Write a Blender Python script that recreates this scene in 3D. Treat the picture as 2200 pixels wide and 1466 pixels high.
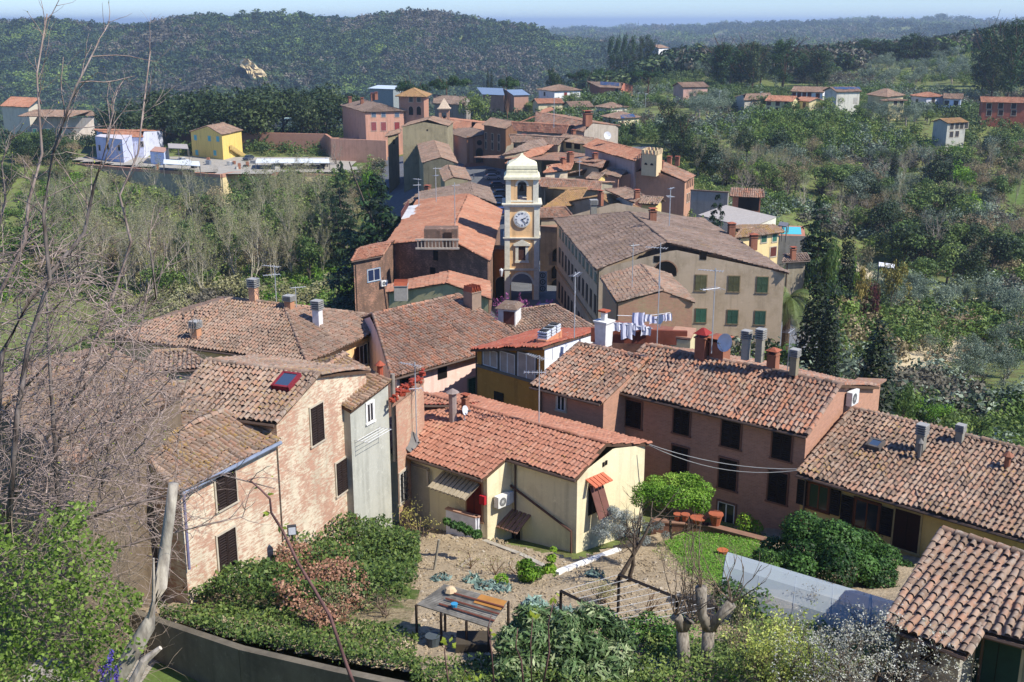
import bpy, math, random
import numpy as np
from mathutils import Vector
S=bpy.context.scene; COL=S.collection
for o in list(bpy.data.objects): bpy.data.objects.remove(o)
# ---------------- camera, sky, sun, exposure
FPX=2400.0; PIT=math.atan(688/FPX); CP,SP=math.cos(PIT),math.sin(PIT)
cam=bpy.data.objects.new('camera',bpy.data.cameras.new('camera')); COL.objects.link(cam); S.camera=cam
cam.data.sensor_width=36; cam.data.lens=36*FPX/2200; cam.data.clip_end=80000; cam.data.clip_start=.1
cam.rotation_euler=(math.pi/2-PIT,0,0); cam.location=(0,0,0)
SUN_EL=math.radians(47); SUN_AZ=math.radians(117)   # azimuth clockwise from +Y
w=bpy.data.worlds.new("World"); S.world=w; w.use_nodes=True; nt=w.node_tree
bgn=nt.nodes['Background']; sk=nt.nodes.new('ShaderNodeTexSky'); sk.sky_type='NISHITA'; sk.sun_disc=False
sk.sun_elevation=SUN_EL; sk.sun_rotation=SUN_AZ; sk.air_density=1.0; sk.dust_density=.15; sk.ozone_density=3
tm=nt.nodes.new('ShaderNodeVectorMath'); tm.operation='MULTIPLY'; tm.inputs[1].default_value=(.70,.93,1.40); nt.links.new(sk.outputs[0],tm.inputs[0]); nt.links.new(tm.outputs[0],bgn.inputs[0]); bgn.inputs[1].default_value=.1
sd=Vector((math.sin(SUN_AZ)*math.cos(SUN_EL),math.cos(SUN_AZ)*math.cos(SUN_EL),math.sin(SUN_EL)))
sl=bpy.data.lights.new('sun','SUN'); sl.energy=5.0; sl.angle=math.radians(.5); sl.color=(1,.955,.88)
so=bpy.data.objects.new('sun',sl); COL.objects.link(so); so.rotation_euler=sd.to_track_quat('Z','Y').to_euler()
S.view_settings.view_transform='Standard'; S.view_settings.look='None'; S.view_settings.exposure=.55; S.view_settings.gamma=1
S.cycles.max_bounces=5; S.cycles.transparent_max_bounces=4; S.cycles.volume_bounces=0
S.cycles.diffuse_bounces=3; S.cycles.glossy_bounces=2
# ---------------- pixel -> world
def ray(px,py):
    a=(px-1100)/FPX; b=(733-py)/FPX
    return np.array((a,CP+b*SP,-SP+b*CP))
def W(px,py,z): d=ray(px,py); return d*(z/d[2])
def WY(px,py,y): d=ray(px,py); return d*(y/d[1])
def PL(px,py,p0,n): d=ray(px,py); return d*(np.dot(p0,n)/np.dot(d,n))
# ---------------- terrain
TS=np.array([-.62,-.45,-.35,-.25,-.15,-.07,0,.08,.16,.24,.33,.45,.62])
TY=np.array([0,15,25,35,48,57,70,90,110,130,160,200,240,275,290,310,350,410,480,600,750,900,1100,1500,1900,2600,3500,6000,12000,20000,26000])
def _r(s): return [float(v) for v in s.split()]
n0='-2 -15 -25 -28 -28.6 -29.3 '
TZ=np.array([
_r(n0+'-31 -37 -42 -45 -47 -47 -45 -42 -37 -36 -36 -42 -55 -75 -85 -70 -45 -3 -30 -90 -110 -130 -110 -100 -100'),
_r(n0+'-31 -37 -42 -45 -47 -47 -45 -42 -37 -36 -36 -42 -55 -75 -85 -70 -45 -3 -30 -90 -110 -130 -110 -100 -100'),
_r(n0+'-31 -38 -43 -46 -47 -47 -45 -42.5 -37 -36.5 -35.5 -40 -58 -80 -90 -75 -50 -13 -40 -60 -60 -70 -90 -90 -90'),
_r(n0+'-31 -38 -44 -46 -47 -47 -45 -42.5 -37 -36.5 -35.5 -40 -58 -80 -92 -75 -45 -3 -40 -60 -60 -70 -90 -90 -90'),
_r(n0+'-31 -37 -42 -45 -46 -46 -42 -36.5 -36.3 -36 -35.5 -40 -55 -75 -90 -70 -40 2 -40 -80 -60 -70 -90 -95 -95'),
_r(n0+'-30 -31 -33 -34 -36 -36 -34.5 -33.8 -33.6 -33.5 -33.5 -36 -50 -70 -88 -70 -40 1 -40 -80 -60 -70 -90 -95 -95'),
_r(n0+'-30 -30.6 -31.3 -32 -32.5 -33 -33.5 -33.5 -33.4 -33 -32 -31 -38 -55 -80 -75 -50 -14 -40 -50 -45 -60 -90 -95 -95'),
_r(n0+'-30 -30.6 -31.3 -32 -32.5 -33 -33.5 -33.5 -33.3 -33 -31 -29 -28 -36 -55 -65 -55 -42 -50 -40 -30 -50 -90 -95 -95'),
_r(n0+'-30 -30.6 -31.3 -32 -32.5 -33.5 -34 -33.2 -32.7 -32 -30 -27 -24 -20 -30 -50 -60 -50 -55 -35 -18 -50 -90 -95 -95'),
_r(n0+'-30 -31 -32 -32.5 -33 -35 -37 -35 -34.5 -33 -28.5 -26 -22.5 -18 -26 -45 -60 -50 -50 -22 -6 -50 -90 -95 -95'),
_r(n0+'-31 -34 -37 -38.5 -39.5 -43 -40 -36 -34 -31.5 -28 -26 -22 -16.5 -20 -35 -50 -50 -45 -14 6 -50 -90 -95 -95'),
_r(n0+'-31 -34 -37.5 -40 -42 -43.5 -39 -34 -32 -30 -27.5 -24 -19 -9 -14 -30 -50 -50 -40 -10 -3 -50 -90 -95 -95'),
_r(n0+'-31 -34 -37.5 -40 -42 -43 -38 -33 -31 -29 -27 -23 -18 -7 -10 -30 -50 -50 -40 -10 0 -50 -90 -95 -95'),
])
_k=np.where(TY>=110,1.16,1.0); TZ=TZ*_k; TZ[:,6]*=.9; TZ[:,7]*=1.03; TZ[:,:6]=np.array([-2,-14,-20,-22.2,-23.6,-24.9])
TY=np.where(TY>=110,TY*1.15,TY).astype(float); TY[:8]=[0,13,22,30,42,50,66,88]
_v={7:(-36,-35,-31.5,-31,-34,-42),8:(-35,-33,-31.5,-31.5,-30,-25),9:(-36,-30,-31,-32,-30,-24),10:(-37,-31,-31,-32,-29,-22),11:(-37,-33.5,-31.5,-31,-26,-14),12:(-37,-33.5,-31.5,-31,-26,-12)}
for _c,_z in _v.items():
    for _i,_q in zip((14,15,16,17,18,19),_z): TZ[_c,_i]=_q
TZ[:,22]-=13; TZ[:7,22]-=19; TZ[:7,21]-=11; TZ[:,25:27]-=14; TZ[0:5,15]=-41; TZ[0:5,16]=-40.5
LY=np.log(TY+20)
def tnoise(x,y):
    return (np.sin(x*.031+y*.017+1)+np.sin(x*-.019+y*.043+2)+.6*np.sin(x*.09+y*.07)+.5*np.sin(x*.13-y*.11+3))
def T(x,y):
    x=np.asarray(x,float); y=np.maximum(np.asarray(y,float),.01)
    s=np.clip(x/np.maximum(y,12),-.619,.619); ly=np.log(y+20)
    i=np.clip(np.searchsorted(TS,s)-1,0,len(TS)-2); j=np.clip(np.searchsorted(LY,ly)-1,0,len(LY)-2)
    a=(s-TS[i])/(TS[i+1]-TS[i]); b=(ly-LY[j])/(LY[j+1]-LY[j]); a=a*a*(3-2*a)
    b=np.clip(b,0,1)
    z=(TZ[i,j]*(1-a)*(1-b)+TZ[i+1,j]*a*(1-b)+TZ[i,j+1]*(1-a)*b+TZ[i+1,j+1]*a*b)
    far=np.clip((y-450)/600,0,1); q=(y/1500)
    z=z+tnoise(x,y)*.18*np.clip((y-60)/100,0,1)+far*3.2*q**.5*(np.sin(x*.011/q**.5+y*.004)+np.sin(x*.023/q**.5-y*.013+1.3)+.7*np.sin(x*.005+y*.019+.4)+.6*np.sin(x*.041/q**.5+2))
    return z
def G(px,py,y0=30,y1=3000):
    d=ray(px,py); ys=np.geomspace(y0,y1,900); k=ys/d[1]; h=d[2]*k-T(d[0]*k,ys)
    q=np.nonzero(h<=0)[0]; i=q[0] if len(q) else len(ys)-1
    return d*k[i]
# ---------------- object helpers
def tag(o,label=None,cat=None,group=None,kind=None):
    if label: o['label']=label
    if cat: o['category']=cat
    if group: o['group']=group
    if kind: o['kind']=kind
    return o
def empty(name,loc=(0,0,0),label=None,cat=None,group=None,rz=0):
    o=bpy.data.objects.new(name,None); COL.objects.link(o); o.location=[float(v) for v in loc]; o.rotation_euler=(0,0,rz)
    o.empty_display_size=.3
    return tag(o,label,cat,group)
def link(name,me,parent=None):
    o=bpy.data.objects.new(name,me); COL.objects.link(o)
    if parent is not None:
        o.parent=parent; o.matrix_parent_inverse=PINV(parent)
    return o
def PINV(p):
    from mathutils import Matrix
    return Matrix.Identity(4) if p.parent or p.type=='MESH' else Matrix.LocRotScale(p.location,p.rotation_euler,p.scale).inverted()
def npmesh(name,V,F,mats,tint=None,midx=None,smooth=False):
    V=np.asarray(V,np.float32).reshape(-1,3); F=np.asarray(F,np.int32); n,k=F.shape
    me=bpy.data.meshes.new(name); me.vertices.add(len(V)); me.vertices.foreach_set('co',V.ravel())
    me.loops.add(n*k); me.loops.foreach_set('vertex_index',F.ravel())
    me.polygons.add(n); me.polygons.foreach_set('loop_start',np.arange(0,n*k,k,dtype=np.int32))
    for m in mats: me.materials.append(m)
    if midx is not None: me.polygons.foreach_set('material_index',np.asarray(midx,np.int32))
    if smooth: me.polygons.foreach_set('use_smooth',np.ones(n,bool))
    me.update(calc_edges=True)
    if tint is not None:
        a=me.attributes.new('tint','FLOAT','POINT'); a.data.foreach_set('value',np.asarray(tint,np.float32))
    return me
class MB:
    def __init__(s): s.v=[]; s.f=[]; s.m=[]; s.mats=[]
    def mat(s,m):
        if m not in s.mats: s.mats.append(m)
        return s.mats.index(m)
    def face(s,pts,m):
        b=len(s.v); s.v+= [tuple(float(c) for c in p) for p in pts]; s.f.append(list(range(b,b+len(pts)))); s.m.append(s.mat(m))
    def box(s,c,ax,ay,az,m,taper=1.0):
        """c centre, ax ay az half vectors"""
        c,ax,ay,az=[np.array(q,float) for q in (c,ax,ay,az)]; b=len(s.v)
        for k in (-1,1):
            t=taper if k>0 else 1
            for i,j in ((-1,-1),(1,-1),(1,1),(-1,1)): s.v.append(tuple(c+ax*i*t+ay*j*t+az*k))
        for f in ((0,3,2,1),(4,5,6,7),(0,1,5,4),(1,2,6,5),(2,3,7,6),(3,0,4,7)):
            s.f.append([b+q for q in f]); s.m.append(s.mat(m))
        return s
    def zbox(s,x,y,z,w,d,h,m,rz=0,taper=1.0):
        """centre x,y, bottom z"""
        c,n=math.cos(rz),math.sin(rz)
        return s.box((x,y,z+h/2),(w/2*c,w/2*n,0),(-d/2*n,d/2*c,0),(0,0,h/2),m,taper)
    def tube(s,pts,rs,m,k=6,cap=True):
        pts=[np.array(p,float) for p in pts]
        if not hasattr(rs,'__len__'): rs=[rs]*len(pts)
        b=len(s.v); mi=s.mat(m)
        for i,p in enumerate(pts):
            d=pts[min(i+1,len(pts)-1)]-pts[max(i-1,0)]; d=d/(np.linalg.norm(d)+1e-9)
            u=np.cross(d,(0,0,1) if abs(d[2])<.9 else (1,0,0)); u/=np.linalg.norm(u); v=np.cross(d,u)
            for j in range(k):
                a=2*math.pi*j/k; s.v.append(tuple(p+(u*math.cos(a)+v*math.sin(a))*rs[i]))
        for i in range(len(pts)-1):
            for j in range(k): s.f.append([b+i*k+j,b+i*k+(j+1)%k,b+(i+1)*k+(j+1)%k,b+(i+1)*k+j]); s.m.append(mi)
        if cap:
            s.f.append([b+j for j in range(k)][::-1]); s.m.append(mi)
            s.f.append([b+(len(pts)-1)*k+j for j in range(k)]); s.m.append(mi)
        return s
    def build(s,name,parent=None,smooth=False):
        me=bpy.data.meshes.new(name); me.from_pydata(s.v,[],s.f)
        for m in s.mats: me.materials.append(m)
        me.polygons.foreach_set('material_index',s.m)
        if smooth: me.polygons.foreach_set('use_smooth',[True]*len(s.f))
        me.update(); return link(name,me,parent)
# ---------------- materials
def hexlin(h):
    c=[int(h[i:i+2],16)/255 for i in (0,2,4)]; return tuple((v/12.92 if v<=.04045 else ((v+.055)/1.055)**2.4) for v in c)
_mc={}
def newmat(name):
    m=bpy.data.materials.new(name); m.use_nodes=True; nt=m.node_tree; b=nt.nodes['Principled BSDF']; b.inputs['Roughness'].default_value=.9
    b.inputs['Specular IOR Level'].default_value=.2
    return m,nt,b
def N(nt,t,**k):
    n=nt.nodes.new('ShaderNode'+t)
    for a,v in k.items(): setattr(n,a,v)
    return n
def noise(nt,scale,detail=4,vec=None,rough=.6):
    n=N(nt,'TexNoise'); n.inputs['Scale'].default_value=scale; n.inputs['Detail'].default_value=detail; n.inputs['Roughness'].default_value=rough
    if vec is not None: nt.links.new(vec,n.inputs['Vector'])
    return n.outputs['Fac']
def ramp(nt,fac,stops,interp='LINEAR'):
    r=N(nt,'ValToRGB'); r.color_ramp.interpolation=interp; e=r.color_ramp.elements
    while len(e)<len(stops): e.new(.5)
    for i,(p,c) in enumerate(stops):
        e[i].position=p; e[i].color=(c if hasattr(c,'__len__') else (c,c,c))[:3]+(1,) if hasattr(c,'__len__') else (c,c,c,1)
    nt.links.new(fac,r.inputs[0]); return r.outputs[0]
def mix(nt,f,a,b,mode='MIX'):
    m=N(nt,'Mix',data_type='RGBA',blend_type=mode)
    for s_,v in ((m.inputs[0],f),(m.inputs[6],a),(m.inputs[7],b)):
        if hasattr(v,'links') or hasattr(v,'node'): nt.links.new(v,s_)
        elif hasattr(v,'__len__'): s_.default_value=tuple(v)[:3]+(1,)
        else: s_.default_value=v
    return m.outputs[2]
def geo(nt): return N(nt,'NewGeometry').outputs['Position']
def bump(nt,b,h,st=.3,dist=.02):
    n=N(nt,'Bump'); n.inputs['Strength'].default_value=st; n.inputs['Distance'].default_value=dist; nt.links.new(h,n.inputs['Height']); nt.links.new(n.outputs[0],b.inputs['Normal'])
def attr(nt,name='tint'):
    a=N(nt,'Attribute'); a.attribute_name=name; return a.outputs['Fac']
def cached(f):
    def g(*a):
        k=(f.__name__,)+a
        if k not in _mc: _mc[k]=f(*a)
        return _mc[k]
    return g
@cached
def flat(h,rough=.7,metal=0.0,var=.12):
    m,nt,b=newmat('paint_'+h); c=hexlin(h); p=geo(nt)
    nt.links.new(mix(nt,ramp(nt,noise(nt,2.5,5,p),[(.35,0.0),(.7,1.0)]),c,[v*(1-var*2) for v in c]),b.inputs['Base Color'])
    b.inputs['Roughness'].default_value=rough; b.inputs['Metallic'].default_value=metal; return m
@cached
def glass(h='1c2328'):
    m,nt,b=newmat('glass'); b.inputs['Base Color'].default_value=hexlin(h)+(1,); b.inputs['Roughness'].default_value=.08; b.inputs['Specular IOR Level'].default_value=.5; return m
@cached
def plaster(h,h2,amt=.5,brick=0.0,sc=.5):
    """rendered wall: base h, stains h2, patches of bare brick where the render has gone"""
    m,nt,b=newmat('plaster'); p=geo(nt); c=hexlin(h); c2=hexlin(h2)
    f=ramp(nt,noise(nt,sc,6,p,.65),[(.62-.3*amt,0.0),(.72,1.0)])
    col=mix(nt,f,c,c2)
    mp=N(nt,'Mapping'); nt.links.new(p,mp.inputs[0]); mp.inputs[3].default_value=(1.6,1.6,.12)
    st=ramp(nt,noise(nt,1.1,5,mp.outputs[0]),[(.5,0.0),(.75,1.0)])
    col=mix(nt,st,col,mix(nt,.6,col,[v*.5 for v in c2]))
    sp_=ramp(nt,noise(nt,3.2,8,p,.8),[(.56,0.0),(.66,.7)]); col=mix(nt,sp_,col,[min(1,v*1.3+.03) for v in c]); sp_=ramp(nt,noise(nt,1.9,9,p,.85),[(.6,0.0),(.68,.75)]); col=mix(nt,sp_,col,[v*.6 for v in c2])
    col=mix(nt,.35,col,mix(nt,noise(nt,9,3,p),col,[min(1,v*1.25) for v in c]))
    if brick>0:
        g=N(nt,'NewGeometry'); cr=N(nt,'VectorMath',operation='CROSS_PRODUCT'); nt.links.new(g.outputs['True Normal'],cr.inputs[0]); cr.inputs[1].default_value=(0,0,1)
        nn=N(nt,'VectorMath',operation='NORMALIZE'); nt.links.new(cr.outputs[0],nn.inputs[0])
        dt=N(nt,'VectorMath',operation='DOT_PRODUCT'); nt.links.new(nn.outputs[0],dt.inputs[0]); nt.links.new(p,dt.inputs[1])
        sp=N(nt,'SeparateXYZ'); nt.links.new(p,sp.inputs[0]); cb=N(nt,'CombineXYZ'); nt.links.new(dt.outputs['Value'],cb.inputs[0]); nt.links.new(sp.outputs[2],cb.inputs[1])
        bt=N(nt,'TexBrick'); nt.links.new(cb.outputs[0],bt.inputs['Vector']); bt.inputs['Scale'].default_value=1
        bt.inputs['Brick Width'].default_value=.29; bt.inputs['Row Height'].default_value=.085; bt.inputs['Mortar Size'].default_value=.012; bt.inputs['Mortar Smooth'].default_value=.5
        bt.inputs['Color1'].default_value=hexlin('b07c62')+(1,); bt.inputs['Color2'].default_value=hexlin('8f6450')+(1,); bt.inputs['Mortar'].default_value=hexlin('a08c78')+(1,)
        bc=mix(nt,.5,bt.outputs[0],mix(nt,noise(nt,3.5,5,p),hexlin('8c6a54'),hexlin('cc9c84')))
        fm=N(nt,'Mapping'); nt.links.new(cb.outputs[0],fm.inputs[0]); fm.inputs[3].default_value=(1.7,7.5,1)
        aa=N(nt,'Math',operation='MULTIPLY_ADD'); nt.links.new(noise(nt,1.5,6,fm.outputs[0],.75),aa.inputs[0]); aa.inputs[1].default_value=.55; lw=N(nt,'Math',operation='MULTIPLY'); nt.links.new(noise(nt,.55,8,p,.75),lw.inputs[0]); lw.inputs[1].default_value=.45; nt.links.new(lw.outputs[0],aa.inputs[2])
        a=aa.outputs[0]; k=.5+.25*(1-2*brick)*.5
        fb=ramp(nt,a,[(max(0,k-.035),0.0),(min(1,k+.035),.9)]) if brick<.95 else 1.0
        if brick<.95: col=mix(nt,fb,col,bc)
        else: col=mix(nt,ramp(nt,a,[(.52,0.0),(.62,.55)]),bc,c)
        bump(nt,b,bt.outputs['Fac'],.25,-.01)
    else: bump(nt,b,noise(nt,6,5,p),.3,.03)
    nt.links.new(col,b.inputs['Base Color']); b.inputs['Roughness'].default_value=.95; return m
@cached
def tilemat(kind='old',lichen=.35,yellow=0.15):
    m,nt,b=newmat('roof_tiles_'+kind); p=geo(nt)
    R={'old':['50443a','86705e','a47860','8e7e6e','b4967f'],'orange':['84543f','a66e54','b87e62','9c7c66','c09478'],
       'grey':['453a34','74604f','8c7262','80746a','9c8474'],'new':['8a5a46','a06a52','ac745c','986c58','b2866e'],'mixed':['4a3e36','866a58','b0704e','8e7e6e','b48f7a'],
       'red':['7a3a2c','96503e','a25a46','8c5545','a86a56'],'rust':['6e5a40','94764a','a5804c','8c6c50','ae8866']}[kind]
    col=ramp(nt,attr(nt),[(i/4*.96+.02,hexlin(h)) for i,h in enumerate(R)])
    col=mix(nt,.4,col,mix(nt,noise(nt,7,5,p),hexlin(R[0]),hexlin(R[4])))
    col=mix(nt,ramp(nt,noise(nt,.28,4,p),[(.4,0.0),(.65,.4)]),col,hexlin(R[0]),)
    if lichen>0:
        a=noise(nt,5.5,6,p,.7); col=mix(nt,ramp(nt,a,[(.66-.3*lichen,0.0),(.74-.2*lichen,.85)]),col,mix(nt,noise(nt,2,2,p),hexlin('5f574e'),hexlin('b3a596')))
    if yellow>0:
        a=noise(nt,.55,5,p,.75); q=noise(nt,8,4,p)
        ad=N(nt,'Math',operation='MULTIPLY'); nt.links.new(a,ad.inputs[0]); nt.links.new(q,ad.inputs[1])
        col=mix(nt,ramp(nt,ad.outputs[0],[(.36-.22*yellow,0.0),(.46-.22*yellow,.9)]),col,hexlin('94783c'))
    nt.links.new(col,b.inputs['Base Color']); bump(nt,b,noise(nt,30,3,p),.35,.01); return m
@cached
def leafmat(a,bb,c,tr=.25,rough=.55):
    m,nt,b=newmat('foliage'); p=geo(nt)
    oi=N(nt,'ObjectInfo').outputs['Random']
    col=ramp(nt,attr(nt),[(0,hexlin(a)),(.5,hexlin(bb)),(1,hexlin(c))])
    hs=N(nt,'HueSaturation'); nt.links.new(col,hs.inputs['Color'])
    mr=N(nt,'MapRange'); nt.links.new(oi,mr.inputs[0]); mr.inputs[3].default_value=.75; mr.inputs[4].default_value=1.25; nt.links.new(mr.outputs[0],hs.inputs['Value'])
    mr2=N(nt,'MapRange'); nt.links.new(oi,mr2.inputs[0]); mr2.inputs[3].default_value=.515; mr2.inputs[4].default_value=.485; nt.links.new(mr2.outputs[0],hs.inputs['Hue'])
    nt.links.new(hs.outputs[0],b.inputs['Base Color']); b.inputs['Roughness'].default_value=rough
    if tr>0:
        t=N(nt,'BsdfTranslucent'); nt.links.new(hs.outputs[0],t.inputs[0]); ms=N(nt,'MixShader'); ms.inputs[0].default_value=tr
        nt.links.new(b.outputs[0],ms.inputs[1]); nt.links.new(t.outputs[0],ms.inputs[2]); nt.links.new(ms.outputs[0],nt.nodes['Material Output'].inputs[0])
    return m
@cached
def bark(a='6b5f52',bb='3e352d'):
    m,nt,b=newmat('bark'); p=geo(nt); mp=N(nt,'Mapping'); nt.links.new(p,mp.inputs[0]); mp.inputs[3].default_value=(1,1,.3)
    nz=noise(nt,14,5,mp.outputs[0]); nt.links.new(mix(nt,ramp(nt,nz,[(.35,0.0),(.65,1.0)]),hexlin(a),hexlin(bb)),b.inputs['Base Color']); bump(nt,b,nz,.5,.02); return m
@cached
def ground(kind):
    m,nt,b=newmat(kind); p=geo(nt)
    n1=noise(nt,.045,6,p,.7); n2=noise(nt,.6,6,p,.7); n3=noise(nt,6,5,p,.7)
    def L(h): return hexlin(h)
    if kind=='terrain':
        col=mix(nt,ramp(nt,n1,[(.4,0.0),(.62,1.0)]),L('5f6a3a'),L('6b7a3c')); col=mix(nt,ramp(nt,n2,[(.45,0.0),(.6,1.0)]),col,L('54522f')); col=mix(nt,ramp(nt,n3,[(.5,0.0),(.75,.6)]),col,L('87805a'))
    elif kind=='grass': col=mix(nt,n3,mix(nt,ramp(nt,n2,[(.35,0.0),(.65,1.0)]),L('4c6a2c'),L('6a8440')),L('4a4c28'))
    elif kind=='soil': col=mix(nt,ramp(nt,n3,[(.3,0.0),(.7,1.0)]),L('8a7a62'),L('b8a688')); col=mix(nt,ramp(nt,n2,[(.4,0.0),(.7,.5)]),col,L('6f614c'))
    elif kind=='litter': col=mix(nt,ramp(nt,n3,[(.3,0.0),(.7,1.0)]),L('6b5c42'),L('a39474')); col=mix(nt,ramp(nt,n2,[(.48,0.0),(.58,1.0)]),col,L('4d5c2a'))
    elif kind=='asphalt': col=mix(nt,ramp(nt,n2,[(.3,0.0),(.7,1.0)]),L('55575a'),L('6a6b6c'))
    elif kind=='dirt': col=mix(nt,ramp(nt,n2,[(.3,0.0),(.7,1.0)]),L('a89878'),L('c4b492'))
    elif kind=='paving': col=mix(nt,ramp(nt,n2,[(.3,0.0),(.7,1.0)]),L('8c887e'),L('a49c8e'))
    elif kind=='cliff': col=mix(nt,ramp(nt,n2,[(.3,0.0),(.7,1.0)]),L('a89468'),L('d8c49a'))
    elif kind=='olivehill': col=mix(nt,ramp(nt,n1,[(.4,0.0),(.6,1.0)]),L('3d4a26'),L('4a5a2c'))
    nt.links.new(col,b.inputs['Base Color']); bump(nt,b,n3,.8,.12 if kind in('soil','litter') else .05); b.inputs['Roughness'].default_value=1; return m
# ---------------- roofs of clay tiles
def _unit(v): v=np.array(v,float); return v/(np.linalg.norm(v)+1e-12)
Z=np.array((0,0,1.0))
def inpoly(x,y,poly):
    r=np.zeros(x.shape,bool); n=len(poly)
    for i in range(n):
        x1,y1=poly[i]; x2,y2=poly[(i+1)%n]
        c=((y1>y)!=(y2>y)); r^=c&(x<(x2-x1)*(y-y1)/((y2-y1) if abs(y2-y1)>1e-9 else 1e-9)+x1)
    return r
class RoofMesh:
    def __init__(s,seed=0): s.V=[];s.F=[];s.t=[];s.m=[];s.n=0; s.rng=np.random.default_rng(seed)
    def add(s,V,F,t,m=0):
        V=np.asarray(V).reshape(-1,3); s.V.append(V); s.F.append(np.asarray(F)+s.n); s.t.append(np.broadcast_to(np.asarray(t,float),(len(V),))); s.m.append(np.full(len(F),m)); s.n+=len(V)
    def tiles(s,poly,pw=.25,rl=.38,segs=4,hr=.09,cover=.72,sag=.05,streak=.5):
        P=np.array(poly,float); u=_unit(P[1]-P[0]); nn=_unit(np.cross(P[1]-P[0],P[2]-P[1]))
        if nn[2]<0: nn=-nn
        v=np.cross(nn,u); v=v if v[2]>0 else -v
        O=P[0]; q=np.stack([(P-O)@u,(P-O)@v],1); rng=s.rng
        i0,i1=math.floor(q[:,0].min()/pw),math.ceil(q[:,0].max()/pw); j0,j1=math.floor(q[:,1].min()/rl),math.ceil(q[:,1].max()/rl)
        I,J=np.meshgrid(np.arange(i0,i1+1),np.arange(j0,j1+1)); I=I.ravel(); J=J.ravel()
        cx=(I+.5)*pw; cy=(J+.5)*rl; ok=inpoly(cx,cy,q); cx,cy,I,J=cx[ok],cy[ok],I[ok],J[ok]; n=len(cx)
        if n==0: return
        colr=rng.random(i1-i0+3)[I-i0]; rowp=rng.random(n); tint=np.clip(rowp*(1-streak*.5)+colr*streak*.5+(rng.random(n)<.05)*.3,0,1)
        zo=sag*(np.sin(cx*.7+s.rng.random()*6)*np.sin(cy*.5+1)+.5*np.sin(cx*1.9+cy*.8))
        jx=rng.normal(0,pw*.04,n); jr=rng.normal(0,.035,n)+(rng.random(n)<.02)*rng.normal(0,.2,n); jy=rng.normal(0,rl*.09,n)
        def put(lx,ly,lz): return O+u*(cx[:,None]+lx)[...,None]+v*(cy[:,None]+ly)[...,None]+nn*(zo[:,None]+lz)[...,None]
        # channels
        h=pw*.52; lx=np.array([-h,h,h,-h]); ly=np.array([-rl*.55,-rl*.55,rl*.5,rl*.5]); lz=np.array([.028,.028,0,0])
        V=put(np.tile(lx,(n,1)),np.tile(ly,(n,1)),np.tile(lz,(n,1)))
        s.add(V,np.arange(n)[:,None]*4+np.array([[0,1,2,3]]),np.repeat(np.clip(tint*.8+rng.normal(0,.12,n),0,1),4))
        # covers
        A=np.linspace(0,math.pi,segs+1); wr=pw*cover/2
        lx=np.concatenate([np.cos(A)*wr*1.05,np.cos(A)*wr*.85]); lz=np.concatenate([np.sin(A)*hr+.045,np.sin(A)*hr*.8+.008]); ly=np.concatenate([np.full(segs+1,-rl*.56),np.full(segs+1,rl*.58)])
        lz[0]=lz[segs]=.0; lz[segs+1]=lz[-1]=-.01
        LX=lx[None]+jx[:,None]+jr[:,None]*ly[None]*3; LY=np.tile(ly,(n,1))+jy[:,None]; LZ=np.tile(lz,(n,1))+rng.normal(0,.008,n)[:,None]
        V=put(LX,LY,LZ); k=segs+1; f=np.array([[a,a+1,k+a+1,k+a] for a in range(segs)])
        F=(np.arange(n)[:,None,None]*(2*k)+f[None]).reshape(-1,4)
        s.add(V,F,np.repeat(tint,2*k))
    def ridge(s,a,b,r=.13,seg=.4,t=None):
        a,b=np.array(a,float),np.array(b,float); L=np.linalg.norm(b-a); d=_unit(b-a); n=max(1,int(L/seg)); sd=_unit(np.cross(d,Z)); up=np.cross(sd,d)
        A=np.linspace(0,math.pi,6); k=6
        for i in range(n):
            p=a+d*L*i/n; q=a+d*L*(i+1.12)/n; r1=r*1.05; j=s.rng.normal(0,.012)
            V=[p+sd*math.cos(x)*r1+up*(math.sin(x)*r1+.02+j) for x in A]+[q+sd*math.cos(x)*r*.88+up*(math.sin(x)*r*.9+j) for x in A]
            s.add(V,[[c,c+1,k+c+1,k+c] for c in range(5)],s.rng.random() if t is None else t)
    def slab(s,poly,th=.13,gap=.04,mi=1):
        P=np.array(poly,float); n=len(P); nn=_unit(np.cross(P[1]-P[0],P[2]-P[1])); nn=nn if nn[2]>0 else -nn
        top=P-nn*gap; bot=P-nn*(gap+th); V=np.concatenate([top,bot])
        for i in range(n):
            j=(i+1)%n; s.add([V[i],V[j],V[n+j],V[n+i]],[[0,1,2,3]],.5,mi)
        for base in (top,bot):
            c=base.mean(0)
            for i in range(n): s.add([base[i],base[(i+1)%n],c,c],[[0,1,2,3]] ,.5,mi)
    def build(s,name,mat,slabmat,parent):
        F=np.concatenate(s.F); me=npmesh(name,np.concatenate(s.V),F,[mat,slabmat],np.concatenate(s.t),np.concatenate(s.m))
        me.validate(); return link(name,me,parent)
def plane_z(poly):
    P=np.array(poly,float); n=np.cross(P[1]-P[0],P[2]-P[1]); return P[0],n
def zat(pl,x,y): p,n=pl; return p[2]-(n[0]*(x-p[0])+n[1]*(y-p[1]))/n[2]
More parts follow.
